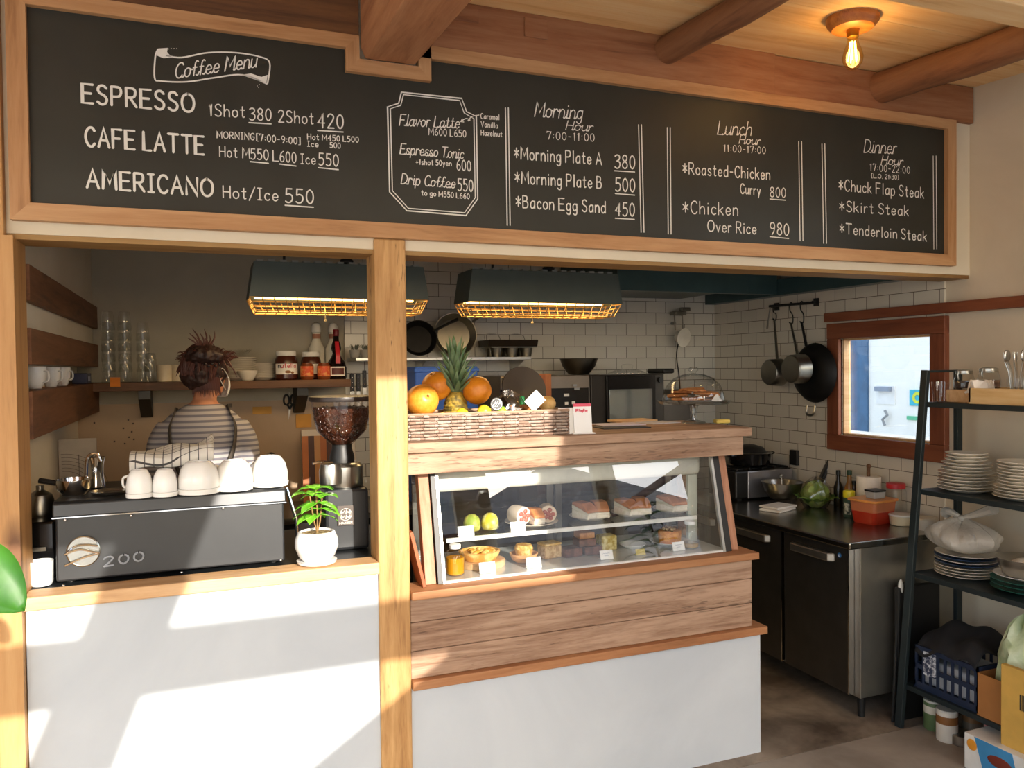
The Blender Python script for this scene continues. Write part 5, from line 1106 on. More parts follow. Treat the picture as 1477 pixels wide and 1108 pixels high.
# ---------------------------------------------------------------- metal shelf on the tiles
MS = 1.66
t = thing('metal_shelf', 'thin steel shelf on the tiled back wall holding frying pans and a muffin tin', 'shelf', (1.3, 1.8, MS-.015))
mb = MB(); mb.box((.80, 1.66, MS-.018), (1.83, 1.936, MS)); obj('plate', mb, M_steel, t, world=True, bevel=.002)
mb = MB(); mb.prismx([(1.70, MS-.019), (1.937, MS-.019), (1.937, MS-.10)], 1.80, 1.803); obj('bracket', mb, M_steel, t, world=True)
mb = MB(); mb.prismx([(1.70, MS-.019), (1.937, MS-.019), (1.937, MS-.10)], 1.2, 1.203); obj('bracket', mb, M_steel, t, world=True)
def pot_plant(px, label):
    x = PY(px, 505, 1.76).x; t = thing('potted_succulent', label, 'plant', (x, 1.76, MS), 0, 'small plants on the steel shelf')
    mb = MB(); mb.lathe([(.024, 0), (.026, .002), (.033, .045), (.029, .045), (.001, .04)], 16, cap1=False); obj('pot', mb, plain('#8d8a84', .6), t, smooth=True)
    mb = MB(); random.seed(px)
    for i in range(22):
        a = random.random()*6.28; leaf(mb, (.01*cos(a), .01*sin(a), .04), (cos(a)*.5, sin(a)*.5, .8+random.random()*1.4), .045, .006, .2, 0, nseg=3)
    obj('foliage', mb, plain('#5b5f52', .6), t, thick=.001)
pot_plant(512, 'left small spiky plant in a grey pot by the post on the steel shelf'); pot_plant(527, 'right small spiky plant in a grey pot by the post on the steel shelf')
def pan(name, label, loc, r, h, hl, rot, mat=M_iron, hmat=M_iron, group=None, loop=False):
    t = thing(name, label, 'pan', loc); t.rotation_euler = rot
    mb = MB(); mb.lathe([(r*.72, 0), (r*.78, .003), (r*.97, h), (r, h+.001), (r*.96, h), (r*.74, .006), (.001, .005)], 36, cap1=False); obj('bowl', mb, mat, t, smooth=True)
    mb = MB(); mb.tube(smoothcurve([(r*.93, 0, h*.8), (r*1.2, 0, h*1.1), (r+hl*.6, 0, h*1.3), (r+hl, 0, h*1.25)], 5), [.008]*12+[.010]*4, 8); obj('handle', mb, hmat, t, smooth=True)
    return t
x = PY(650, 500, 1.80).x
pan('frying_pan', 'large steel frying pan standing on edge against the tiles behind the pineapple', (x+.04, 1.87, MS+.13), .13, .05, .16, (radians(82), radians(-35), 0), M_steeld, M_steeld)
pan('frying_pan', 'black frying pan leaning beside the steel one on the metal shelf', (x-.19, 1.82, MS+.105), .105, .04, .15, (radians(78), radians(-25), radians(0)))
x = PY(735, 505, 1.78).x; t = thing('muffin_tin', 'dark muffin tin turned upside up on the steel shelf', 'muffin tin', (x, 1.79, MS))
mb = MB(); mb.box((-.145, -.09, .055), (.145, .09, .060)); obj('sheet', mb, M_steeld, t, bevel=.001)
for i in range(3):
    for j in range(2):
        mb = MB(); mb.lathe([(.03, 0), (.04, .054)], 20, c=(-.095+.095*i, -.04+.08*j, 0)); obj('cup', mb, M_steeld, t, smooth=True)
t = thing('baking_tray', 'dark baking tray with wire handles on top of the muffin tin', 'tray', (x-.01, 1.79, MS+.061))
mb = MB(); mb.prismx([(-.085, 0), (.085, 0), (.1, .04), (-.1, .04)], -.15, .16); obj('tray', mb, plain('#2f2721', .35, .5), t, bevel=.003)
for s in (-.07, .09):
    mb = MB(); mb.tube(smoothcurve([(s-.05, .06, .04), (s-.045, .06, .075), (s+.03, .06, .075), (s+.05, .06, .04)], 5), .003, 6); obj('wire_handle', mb, M_steeld, t, smooth=True)
# knives on the wall left of the post
for i, px_ in enumerate((509, 518, 527)):
    p = PY(px_, 552, 1.9); t = thing('kitchen_knife', ['first riveted kitchen knife hanging left of the post', 'second riveted kitchen knife hanging left of the post', 'third and highest riveted kitchen knife hanging beside the post'][i], 'knife', (p.x, 1.925, p.z+(.02 if i == 2 else 0)), 0, 'knives on the tiled wall')
    mb = MB(); mb.box((-.011, -.007, -.05), (.011, .007, .05)); kh_ = obj('handle', mb, M_black, t, bevel=.003)
    mb = MB(); mb.prism([(-.011, -.051), (.011, -.051), (.009, -.15), (-.004, -.17), (-.013, -.12)], -.001, .001); obj('blade', mb, M_steel, t)
    for z in (-.03, 0, .03):
        mb = MB(); mb.ball((0, -.0075, z), (.003, .0012, .003), 8, 5); obj('rivet', mb, M_chrome, kh_)
# blue crate, black bag, ovens on the back counter
x0, x1 = PY(592, 540, 1.6).x, PY(681, 540, 1.6).x
t = thing('blue_crate', 'bright blue plastic crate standing behind the pineapple', 'crate', ((x0+x1)/2, 1.6, .861))
zt = PY(600, 529, 1.55).z-.861
mb = MB(); mb.box((x0-(x0+x1)/2, -.1, 0), (x1-(x0+x1)/2, .1, zt)); obj('crate_body', mb, plain('#2458b8', .45), t, bevel=.008)
mb = MB(); mb.box((x0-(x0+x1)/2-.006, -.108, zt-.03), (x1-(x0+x1)/2+.006, .108, zt-.012)); obj('rim', mb, plain('#2a60c4', .45), t, bevel=.004)
OX0, OXM, OX1 = PY(722, 560, 1.45).x, PY(852, 560, 1.45).x, PY(958, 560, 1.45).x
zt = PY(852, 541, 1.45).z
t = thing('coffee_brewer', 'steel machine with a black button panel on the back counter left of the oven', 'appliance', ((OX0+OXM)/2, 1.65, .861))
mb = MB(); mb.box((OX0, 1.45, .861), (OXM-.004, 1.88, zt)); obj('body', mb, plain('#8a8177', .3, .7, .08), t, world=True, bevel=.006)
a = PY(722, 562, 1.44); c = PY(850, 608, 1.44); mb = MB(); mb.box((a.x, 1.443, c.z-.05), (c.x, 1.4495, a.z)); cp_ = obj('control_panel', mb, M_blackgl, t, world=True, bevel=.002)
for px_, py_, w_, h_, c_ in ((817,570,8,4,'#cfd2d4'),(817,582,5,4,'#d9d9d9'),(827,581,5,4,'#d9d9d9'),(832,561,8,3,'#8b8f93'),(829,556,6,3,'#8b8f93')):
    p = PY(px_, py_, 1.442); k = ppm(p); mb = MB(); mb.box((p.x-w_/2/k, 1.439, p.z-h_/2/k), (p.x+w_/2/k, 1.4428, p.z+h_/2/k)); obj('button', mb, plain(c_, .4), cp_, world=True)
t = thing('oven', 'dark countertop oven with a glass door on the back counter', 'oven', ((OXM+OX1)/2, 1.65, .861))
mb = MB(); mb.box((OXM, 1.45, .861), (OX1, 1.9, zt)); obj('body', mb, plain('#2f2b28', .3, .4, .1), t, world=True, bevel=.006)
a = PY(874, 541, 1.44); c = PY(945, 611, 1.44); mb = MB(); mb.box((a.x, 1.432, 1.0), (c.x, 1.449, zt-.008)); dr_ = obj('door', mb, M_blackgl, t, world=True, bevel=.003)
a = PY(879, 562, 1.43); c = PY(941, 600, 1.43); mb = MB(); mb.box((a.x, 1.428, 1.05), (c.x, 1.4315, a.z)); obj('door_window', mb, plain('#a9b2b4', .08, .75, .08), dr_, world=True, bevel=.001)
mb = MB(); mb.tube([(a.x, 1.42, 1.17), (c.x, 1.42, 1.17)], .006, 8); obj('door_handle', mb, M_steel, dr_, world=True)
p = PY(953, 548, 1.44); mb = MB(); mb.lathe([(.018, 0), (.016, .012)], 20, Matrix.Translation((p.x, 1.449, p.z)) @ Euler((radians(90), 0, 0)).to_matrix().to_4x4()); obj('knob', mb, M_black, t, world=True, smooth=True)
p = PY(837, 526, 1.6); k = ppm(p); r = 28/k
mb = MB(); mb.lathe([(r*.4, 0), (r*.55, .006), (r*.85, .05), (r*.99, .095), (r*1.03, .097), (r*.97, .095), (r*.5, .01), (.001, .008)], 36, cap1=False); tag(obj('mixing_bowl', mb, M_steeld, smooth=True, loc=(p.x, 1.62, zt+.001)), 'round steel mixing bowl on top of the steel machine', 'bowl')
p = PY(905, 538, 1.62); t = thing('pot_lid', 'clear glass pot lid with a wire handle lying on the oven', 'lid', (p.x, 1.62, zt+.001))
mb = MB(); mb.lathe([(.12, 0), (.12, .006), (.08, .022), (.01, .03)], 32); obj('lid', mb, M_glass, t, smooth=True)
mb = MB(); mb.tube(smoothcurve([(-.035, 0, .026), (-.035, 0, .055), (.035, 0, .055), (.035, 0, .026)], 4), .003, 6); obj('wire_handle', mb, M_steel, t, smooth=True)
p = PY(948, 536, 1.6); mb = MB(); mb.box((-.03, -.1, 0), (.05, .1, .03)); tag(obj('oven_mitt', mb, M_black, loc=(p.x, 1.58, zt+.001), bevel=.012), 'folded black cloth at the right edge of the oven top', 'cloth')
p = PY(755, 560, 1.2); t = thing('round_pan', 'large dark round pan hanging in the dim kitchen behind the basket', 'pan', (PY(757, 562, 1.33).x, 1.34, PY(757, 562, 1.33).z))
mb = MB(); mb.lathe([(.001, -.03), (.10, -.03), (.13, 0), (.128, .004), (.001, -.02)], 32, Euler((radians(75), 0, 0)).to_matrix().to_4x4()); obj('pan_body', mb, plain('#2c2320', .5), t, smooth=True)
mb = MB(); mb.tube([(0, .03, -.12), (0, .088, -.3), (0, .088, -PY(757, 562, 1.33).z+.861)], .01, 8); obj('stand', mb, M_black, t)
x = PY(797, 570, 1.36).x; mb = MB(); mb.box((-.045, -.008, 0), (.045, .008, .70)); tag(obj('wooden_board', mb, wood('reddish_board', '#7a4222', '#9a5a31', '#ae6f41', 'z', 1, .5, False), loc=(x-.02, 1.435, .861), bevel=.004), 'reddish wooden board standing against the steel machine behind the basket', 'board')
mb = MB(); x0 = OX1+.02; mb.box((x0, 1.5, .861), (x0+.24, 1.9, 1.42)); t = tag(obj('toaster', mb, plain('#4a4642', .35, .5), bevel=.008), 'dark steel appliance right of the oven behind the cake dome', 'appliance')
mb = MB(); mb.lathe([(.06, 0), (.085, .03), (.08, .03), (.001, .005)], 28, cap1=False); tag(obj('steel_dish', mb, M_steel, smooth=True, loc=(x0+.1, 1.62, 1.421)), 'shiny steel dish on the appliance right of the oven', 'dish')
# clamp light in the corner
p = PY(986, 487, 1.8)
t = thing('clamp_light', 'white round clamp light with a dangling cord in the tiled corner', 'lamp', (p.x, 1.8, p.z))
T = Euler((radians(100), 0, radians(15))).to_matrix().to_4x4()
mb = MB(); mb.lathe([(.02, -.06), (.035, -.05), (.058, 0), (.064, .004), (.06, .006), (.001, -.004)], 32, T, cap1=False); obj('shade', mb, plain('#dcd9cf', .4), t, smooth=True)
mb = MB(); mb.tube([(-.03, .05, .05), (-.03, .06, .15), (.03, .06, .15), (.03, .05, .05)], .005, 8); obj('bracket', mb, M_steeld, t)
mb = MB(); mb.box((-.04, .03, .15), (.045, .10, .175)); mb.box((.0, .02, .176), (.07, .05, .2)); obj('clamp', mb, M_steeld, t, bevel=.004)
mb = MB(); mb.tube(smoothcurve([(0, .06, -.03), (.01, .1, -.12), (.05, .13, -.26), (.06, .13, -.45)], 5), .004, 6); obj('cord', mb, M_black, t, smooth=True)
mb = MB(); mb.tube([(0, .1, .10), (0, .138, .10)], .01, 8); obj('mount', mb, M_steeld, t)

# ---------------------------------------------------------------- heat lamps with wire guards
M_glow = emit('heater_glow', '#ffcf7a', 14)
M_gold = plain('#b98f4e', .3, .8)
def heat_lamp(x0, x1, label):
    y0, y1 = .8, 1.02; t = thing('heat_lamp', label, 'lamp', ((x0+x1)/2, (y0+y1)/2, 1.905))
    cx, cy = (x0+x1)/2, (y0+y1)/2; w_, d_ = (x1-x0)/2, (y1-y0)/2
    mb = MB(); z0, z1 = 0, .145
    a, b_ = .0, .022
    v = [(-w_, -d_, z0), (w_, -d_, z0), (w_, d_, z0), (-w_, d_, z0), (-w_+b_, -d_+.004, z1), (w_-b_, -d_+.004, z1), (w_-b_, d_-.004, z1), (-w_+b_, d_-.004, z1)]
    mb.add(v, [(4, 5, 6, 7), (0, 1, 5, 4), (1, 2, 6, 5), (2, 3, 7, 6), (3, 0, 4, 7)]); obj('hood', mb, M_hood, t, thick=.004)
    mb = MB(); n_ = 15; L = 2*(w_-b_)
    for i in range(n_): mb.cbox((-L/2+L*(i+.5)/n_, -d_+.06, z1+.008), (L/n_*.55, .05, .012))
    obj('vent_ridge', mb, plain('#b9bcb8', .5), t)
    mb = MB(); mb.box((-w_+.02, -d_+.03, .03), (w_-.02, d_-.03, .036)); obj('reflector', mb, M_steel, t)
    for y in (-.055, .055):
        mb = MB(); mb.tube([(-w_+.03, y, .012), (w_-.03, y, .012)], .010, 10); obj('heating_tube', mb, M_glow, t, smooth=True)
    mb = MB(); zb = -.062; q = .03
    def r4(ix, z): return [(-w_+ix, -d_+ix, z), (w_-ix, -d_+ix, z), (w_-ix, d_-ix, z), (-w_+ix, d_-ix, z), (-w_+ix, -d_+ix, z)]
    for ix, z in ((.002, -.002), (.012, -.022), (.022, -.042), (q, zb)): mb.tube(r4(ix, z), .0022, 5)
    for i in range(17):
        f = -1+2*i/16; mb.tube([((w_-.002)*f, -d_+.002, -.002), ((w_-q)*f, -d_+q, zb), ((w_-q)*f, d_-q, zb), ((w_-.002)*f, d_-.002, -.002)], .002, 5)
    for i in range(5):
        f = -1+2*i/4; mb.tube([(-w_+.002, d_*f*.98, -.002), (-w_+q, (d_-q)*f, zb), (w_-q, (d_-q)*f, zb), (w_-.002, d_*f*.98, -.002)], .002, 5)
    obj('wire_guard', mb, M_gold, t)
    mb = MB(); mb.tube([(-.07, -d_+q, zb), (-.07, -d_+q, zb-.03)], .0022, 6); mb.ball((-.07, -d_+q, zb-.034), .006, 10, 6); obj('pull_cord', mb, plain('#e6c98a', .4), t, smooth=True)
    for sx in (-1, 1):
        mb = MB(); mb.tube([(sx*w_*.6, 0, z1), (sx*w_*.6, 0, .544)], .006, 8); obj('hanger', mb, M_black, t)
    mb = MB(); mb.lathe([(.025, z1), (.03, z1+.01), (.02, z1+.022)], 20, c=(.03, -d_+.06, .012)); obj('clip', mb, M_black, t, smooth=True)
    ad = bpy.data.lights.new('heat_lamp_light', 'AREA'); ad.shape = 'RECTANGLE'; ad.size = 2*w_-.08; ad.size_y = .14; ad.energy = 7; ad.color = (1, .72, .38)
    ao = bpy.data.objects.new('heat_lamp_light', ad); COL.objects.link(ao); ao.parent = t; ao.location = (0, 0, .0)
heat_lamp(.207, .970, 'long grey heat lamp with a glowing wire guard, partly behind the post')
heat_lamp(1.158, 1.954, 'long grey heat lamp with a glowing wire guard right of the post')
# extractor hood over the far right corner
t = thing('extractor_hood', 'dark green steel extractor hood in the upper right corner of the kitchen', 'hood', (2.7, 1.1, 2.0))
HZ = 2.015
mb = MB(); mb.box((2.15, 1.25, HZ), (2.2, 1.93, 2.449)); mb.box((2.15, 1.2, HZ), (3.03, 1.25, 2.449)); obj('front_panel', mb, M_teal, t, world=True, bevel=.002)
mb = MB(); mb.box((2.2, 1.25, HZ+.03), (3.03, 1.93, HZ+.05)); obj('filter', mb, plain('#56615f', .4, .5), t, world=True)
mb = MB(); mb.box((3.235, .13, HZ-.005), (3.317, 1.93, HZ+.09)); obj('side_duct', mb, M_teal, t, world=True, bevel=.002)
mb = MB(); mb.box((3.03, 1.2, HZ), (3.2345, 1.25, 2.449)); obj('link_panel', mb, M_teal, t, world=True, bevel=.002)
# ---------------------------------------------------------------- right side: counter fridge and what stands on it
FX, FY0, FYM, FY1, FT = 2.69, .05, .515, 1.42, .81
t = thing('counter_fridge', 'stainless two-door counter fridge under the kitchen window', 'fridge', (2.97, .6, 0))
mb = MB(); mb.prismx([(FY0, .105), (FY0, FT-.03), (FY1, FT-.03), (FY1, .105)], FX+.03, 3.30); obj('body', mb, plain('#a9a69c', .3, .9, .08), t, world=True, bevel=.003)
mb = MB(); mb.box((FX-.045, FY0-.015, FT-.03), (3.312, FY1, FT)); obj('worktop', mb, plain('#8f8c84', .25, 1, .06), t, world=True, bevel=.006)
for y0, y1 in ((FY0+.035, FYM-.008), (FYM+.008, .97), (.985, FY1-.01)):
    mb = MB(); mb.box((FX, y0, .115), (FX+.028, y1, FT-.04)); d = obj('door', mb, plain('#55514a', .35, .8, .1), t, world=True, bevel=.004)
    mb = MB(); mb.prismz([(FX-.002, y1-.06), (FX-.028, y1-.07), (FX-.03, y0+.10), (FX-.002, y0+.08)], FT-.115, FT-.075); obj('handle', mb, plain('#a8a49a', .3, .9), d, world=True, bevel=.006)
    mb = MB(); mb.box((FX-.003, y0-.001, .115), (FX+.028, y0+.004, FT-.04)); obj('edge_trim', mb, M_chrome, d, world=True)
p = PX(1211, 801, FX); mb = MB(); mb.lathe([(.011, 0), (.010, .003)], 20, Matrix.Translation((FX-.0005, p.y, p.z)) @ Euler((0, radians(-90), 0)).to_matrix().to_4x4()); obj('badge', mb, plain('#2f6fa8', .4), t, world=True)
mb = MB(); q = p; write(mb, '6', lambda u, v: Vector((FX-.0045, q.y-u, q.z+v)), .006, .01, .002, ox=-.003, oy=-.005); obj('badge_mark', mb, M_card, t, world=True)
for x in (FX+.085, 3.2):
    for y in (FY0+.05, FY1-.06):
        mb = MB(); mb.lathe([(.016, 0), (.016, .03), (.02, .105)], 14, c=(x, y, 0)); obj('foot', mb, M_black, t, world=True, smooth=True)
# worktop things
def onw(px, py, dx=0, dy=0): p = PZ(px, py, FT); return Vector((p.x+dx, p.y+dy, FT))
p = onw(1100, 714); k = ppm(p)
t = thing('gas_grill', 'black tabletop grill with a steel front at the far end of the fridge top', 'grill', (3.09, 1.26, FT))
mb = MB(); mb.box((-.21, -.12, .01), (.2, .15, .17)); obj('body', mb, M_black, t, bevel=.01)
mb = MB(); mb.box((-.13, -.131, .012), (.19, -.121, .168)); fp = obj('front_plate', mb, plain('#a9a9b0', .3, .8), t, bevel=.004)
mb = MB(); mb.lathe([(.02, 0), (.018, .025)], 20, Matrix.Translation((.10, -.1315, .10)) @ Euler((radians(90), 0, 0)).to_matrix().to_4x4()); obj('knob', mb, M_black, fp, smooth=True)
for sx in (-.19, .17):
    mb = MB(); mb.box((sx, -.11, 0), (sx+.03, .13, .01)); obj('foot', mb, M_black, t)
mb = MB()
for i in range(5): mb.tube([(-.19+.09*i, -.11, .178), (-.19+.09*i, .13, .178)], .006, 6)
mb.tube([(-.2, -.05, .174), (.19, -.05, .174)], .005, 6); mb.tube([(-.2, .08, .174), (.19, .08, .174)], .005, 6); obj('grate', mb, M_black, t)
t = thing('cooking_pot', 'wide black pot standing on the grill at the end of the fridge', 'pot', (3.08, 1.27, FT+.186))
mb = MB(); mb.lathe([(.10, 0), (.115, .01), (.13, .075), (.136, .077), (.128, .077), (.001, .02)], 36, cap1=False); obj('pot_body', mb, M_blackgl, t, smooth=True)
for s in (-1, 1):
    mb = MB(); mb.tube(smoothcurve([(s*.12, -.03, .06), (s*.165, -.02, .068), (s*.165, .02, .068), (s*.12, .03, .06)], 4), .007, 8); obj('handle', mb, M_blackgl, t, smooth=True)
mb = MB(); mb.lathe([(.095, 0), (.1, .004), (.08, .03), (.03, .045), (.001, .047)], 28); tag(obj('lid', mb, M_black, smooth=True, loc=(3.08, 1.27, FT+.264)), 'black rounded lid resting on the wide black pot', 'lid')
mb = MB(); mb.box((-.03, -.012, 0), (.03, .012, .09)); p = PX(1145, 660, 3.3); tag(obj('wall_socket', mb, M_black, loc=(3.304, p.y, p.z-.045), rot=(0, 0, radians(90)), bevel=.003), 'black wall box on the tiles right of the black pot', 'socket')
p = onw(1118, 735, .0, .0)
for i, lb in enumerate(('lower white plastic cutting board under the steel bowl', 'upper white plastic cutting board directly under the steel bowl')):
    mb = MB(); mb.box((-.085, -.06, 0), (.085, .06, .011)); tag(obj('cutting_board', mb, plain('#e3dcd2', .5), loc=(p.x+.0+.02*i, p.y-.02+.02*i, FT+.0005+.0118*i), rot=(0, 0, .35-.1*i), bevel=.003), lb, 'cutting board')
c = PZ(1131, 718, FT+.025); k = ppm(c); r = 28/k
mb = MB(); mb.lathe([(r*.5, 0), (r*.6, .004), (r*.88, .045), (r*1.0, .095), (r*1.05, .098), (r*.97, .095), (r*.55, .01), (.001, .008)], 40, cap1=False); sb = tag(obj('steel_bowl', mb, M_steel, smooth=True, loc=(c.x-.03, c.y-.02, FT+.0245)), 'shiny steel bowl on the white cutting boards', 'bowl')
mb = MB(); mb.tube([(0, 0, 0), (.02, .03, .11)], .004, 8); mb.ball((.021, .032, .115), .011, 12, 8); tag(obj('ladle', mb, M_steel, smooth=True, loc=(c.x-.03, c.y-.02, FT+.0345)), 'steel spoon standing in the shiny bowl', 'spoon')
# cabbage in a bag
c = onw(1186, 734); k = ppm(c); random.seed(9)
t = thing('cabbage', 'green cabbage wrapped in clear film left of the yellow-lidded shaker', 'cabbage', (c.x+.0, c.y+.05, FT))
mb = MB()
def cab(u, v):
    a = 2*pi*u; b_ = pi*v; w_ = 1+.05*sin(4*a+3*b_)+.05*sin(7*a-5*b_)+.02*sin(15*a); return (.074*w_*sin(b_)*cos(a), .07*w_*sin(b_)*sin(a), .074-.07*cos(b_)*w_)
mb.sheet(cab, 36, 20); obj('head', mb, speck('cabbage_leaf', '#66832e', '#b3c26a', 12, .3, .7, .4, .5), t, smooth=True)
for i in range(6):
    mb = MB(); a = i*1.05; leaf(mb, (.05*cos(a), .05*sin(a), .02), (cos(a), sin(a), 1.3), .13, .1, .5, .2); obj('outer_leaf', mb, speck('outer_cabbage_leaf', '#4d6e25', '#8aa548', 14), t, smooth=True, thick=.001)
cf = bag('cling_film', 'x', (0, 0, .001), .082, .078, .09, M_thin, seed=6); cf.parent = t; del cf['label']; del cf['category']
c = onw(1218, 746); k = ppm(c)
t = thing('spice_shaker', 'green spice shaker with a bright yellow lid beside the red tub', 'shaker', (c.x+.03, c.y, FT))
mb = MB(); mb.lathe([(.024, 0), (.026, .003), (.026, .10)], 24); obj('can', mb, plain('#3a5140', .4), t, smooth=True)
mb = MB(); mb.lathe([(.028, .1005), (.029, .104), (.029, .13), (.026, .135)], 24); obj('lid', mb, plain('#e3d122', .4), t, smooth=True)
mb = MB(); mb.sheet(lambda u, v: (sin(-2.0+1.6*u)*.0265, -cos(-2.0+1.6*u)*.0265, .015+.06*v), 10, 1); obj('paper_label', mb, speck('shaker_label', '#2d3a30', '#cfcdb8', 60), t)
c = onw(1256, 757); t = thing('sauce_tub', 'clear tub of red sauce with an orange lid on the fridge top', 'tub', (c.x+.06, c.y+.045, FT), .15)
def rr(sx, sy, r, n=5):
    out = []
    for cx_, cy_, a0 in ((sx-r, sy-r, 0), (-sx+r, sy-r, 90), (-sx+r, -sy+r, 180), (sx-r, -sy+r, 270)):
        for i in range(n+1): a = radians(a0+90*i/n); out.append((cx_+r*cos(a), cy_+r*sin(a)))
    return out
def taper(mb, rings):
    n = len(rings[0][0]); vs = []; fs = []
    for pl, z in rings: vs += [(x, y, z) for x, y in pl]
    for j in range(len(rings)-1):
        for i in range(n): k_ = (i+1) % n; fs.append((j*n+i, j*n+k_, (j+1)*n+k_, (j+1)*n+i))
    fs += [tuple(reversed(range(n))), tuple(range((len(rings)-1)*n, len(rings)*n))]; mb.add(vs, fs)
mb = MB(); taper(mb, [(rr(.072, .06, .018), 0), (rr(.075, .063, .018), .006), (rr(.082, .07, .018), .06)]); obj('sauce', mb, plain('#b8321c', .3, 0, .1), t, smooth=True)
mb = MB(); taper(mb, [(rr(.0825, .0705, .018), .0605), (rr(.087, .074, .018), .108)]); obj('upper_wall', mb, plain('#c9774f', .25, 0, .08), t, smooth=True)
mb = MB(); taper(mb, [(rr(.094, .082, .02), .1085), (rr(.096, .084, .02), .112), (rr(.094, .082, .02), .12)]); obj('lid', mb, plain('#e39448', .35), t, smooth=True)
mb = MB(); taper(mb, [(rr(.034, .03, .008), 0), (rr(.038, .033, .008), .032)]); tag(obj('small_tub', mb, plain('#aeb0ac', .25), smooth=True, loc=(c.x+.07, c.y+.04, FT+.1215)), 'small clear tub with a dark lid on top of the red sauce tub', 'tub')
mb = MB(); taper(mb, [(rr(.04, .035, .008), 0), (rr(.04, .035, .008), .008)]); o = obj('tub_lid', mb, M_black, smooth=True, loc=(0, 0, .033)); o.parent = bpy.data.objects['small_tub']
c = onw(1253, 716, .10, .02); t = thing('paper_roll', 'white paper towel roll standing under the kitchen window', 'paper roll', (3.23, PX(1253, 690, 3.23).y, FT))
mb = MB(); mb.lathe([(.058, 0), (.06, .003), (.06, .20), (.058, .203), (.02, .203)], 32); obj('roll', mb, plain('#efe6d6', .9), t, smooth=True)
mb = MB(); mb.tube([(0, 0, .2), (0, 0, .25)], .008, 10); mb.ball((0, 0, .255), .012); obj('spindle', mb, M_dark, t, smooth=True)
for px_, h, r, c_, lb, nm in ((1205, .20, .024, '#2b2416', 'dark sauce bottle behind the cabbage', 'sauce_bottle'), (1221, .21, .026, '#9c6a2b', 'amber sauce bottle with a dark neck left of the paper roll', 'sauce_bottle'), (1232, .16, .022, '#40291c', 'short dark bottle against the paper roll', 'sauce_bottle')):
    y = PX(px_, 690, 3.26).y; t = thing(nm, lb, 'bottle', (3.26+.02*(px_ % 2), y, FT))
    mb = MB(); mb.lathe([(r*.9, 0), (r, .004), (r, h*.55), (r*.45, h*.72), (r*.42, h*.88)], 20); obj('bottle_body', mb, plain(c_, .2), t, smooth=True)
    mb = MB(); mb.lathe([(r*.5, h*.881), (r*.52, h*.9), (r*.5, h)], 16); obj('cap', mb, plain('#20231f' if px_ != 1221 else '#27422e', .4), t, smooth=True)
y = PX(1172, 690, 3.25).y
t = thing('tongs', 'black-handled tongs standing up behind the cabbage', 'tongs', (3.25, y, FT)); mb = MB(); mb.lathe([(.03, 0), (.034, .003), (.036, .12), (.033, .12), (.001, .01)], 20, cap1=False); obj('holder', mb, M_steeld, t, smooth=True)
for s in (0, 1):
    mb = MB(); mb.tube([(0, 0, .02), (.05+.02*s, -.03, .17), (.085+.02*s, -.05, .26)], [.006, .012, .009], 8); obj('handle', mb, M_black, t, smooth=True)
    mb = MB(); mb.ball((.088+.02*s, -.052, .268), .011, 10, 6); obj('tip', mb, M_chrome, t, smooth=True)
y = PX(1292, 715, 3.25).y; t = thing('clear_canister', 'tall clear canister with a red lid near the steel rack', 'canister', (3.25, y, FT))
mb = MB(); mb.lathe([(.045, 0), (.05, .004), (.05, .15), (.04, .16)], 24, cap1=False); obj('body', mb, M_glass, t, smooth=True)
mb = MB(); mb.lathe([(.042, .16), (.045, .163), (.045, .185), (.04, .188)], 24); obj('lid', mb, plain('#c22a30', .4), t, smooth=True)
p = onw(1296, 760); t = thing('takeaway_tub', 'low clear tub of pale sauce beside the steel rack', 'tub', (p.x+.05, p.y+.03, FT))
mb = MB(); mb.lathe([(.045, 0), (.05, .003), (.055, .045)], 28); obj('body', mb, plain('#d9c9a6', .3), t, smooth=True)
mb = MB(); mb.lathe([(.057, .0455), (.058, .048), (.055, .054)], 28); obj('lid', mb, plain('#e6e2d8', .3), t, smooth=True)
mb = MB(); mb.lathe([(.05, 0), (.055, .05), (.05, .055)], 28); tag(obj('takeaway_tub', mb, plain('#cfc6b5', .3), smooth=True, loc=(3.2, p.y-.09, FT)), 'low frosted tub behind the pale sauce tub', 'tub')
# pan rail
t = thing('pan_rail', 'short black iron rail with hooks on the tiled right wall', 'rail', (3.28, 1.14, 1.95))
mb = MB(); mb.tube([(3.285, 1.332, 1.956), (3.285, .946, 1.948)], .008, 8); obj('rod', mb, M_black, t, world=True)
for y in (1.30, .965):
    mb = MB(); mb.tube([(3.317, y, 1.952), (3.285, y, 1.952)], .009, 8); mb.box((3.311, y-.02, 1.93), (3.317, y+.02, 1.975)); obj('mount', mb, M_black, t, world=True)
def shook(y, drop, label):
    mb = MB(); mb.tube(smoothcurve([(0, -.012, .004), (0, 0, .016), (0, .012, .004), (0, .010, -.03), (0, -.012, -drop*.6), (0, -.014, -drop), (0, 0, -drop-.014), (0, .016, -drop)], 6), .0035, 8)
    tag(obj('pan_hook', mb, M_black, smooth=True, loc=(3.285, y, 1.948)), label, 'hook', 'hooks on the pan rail')
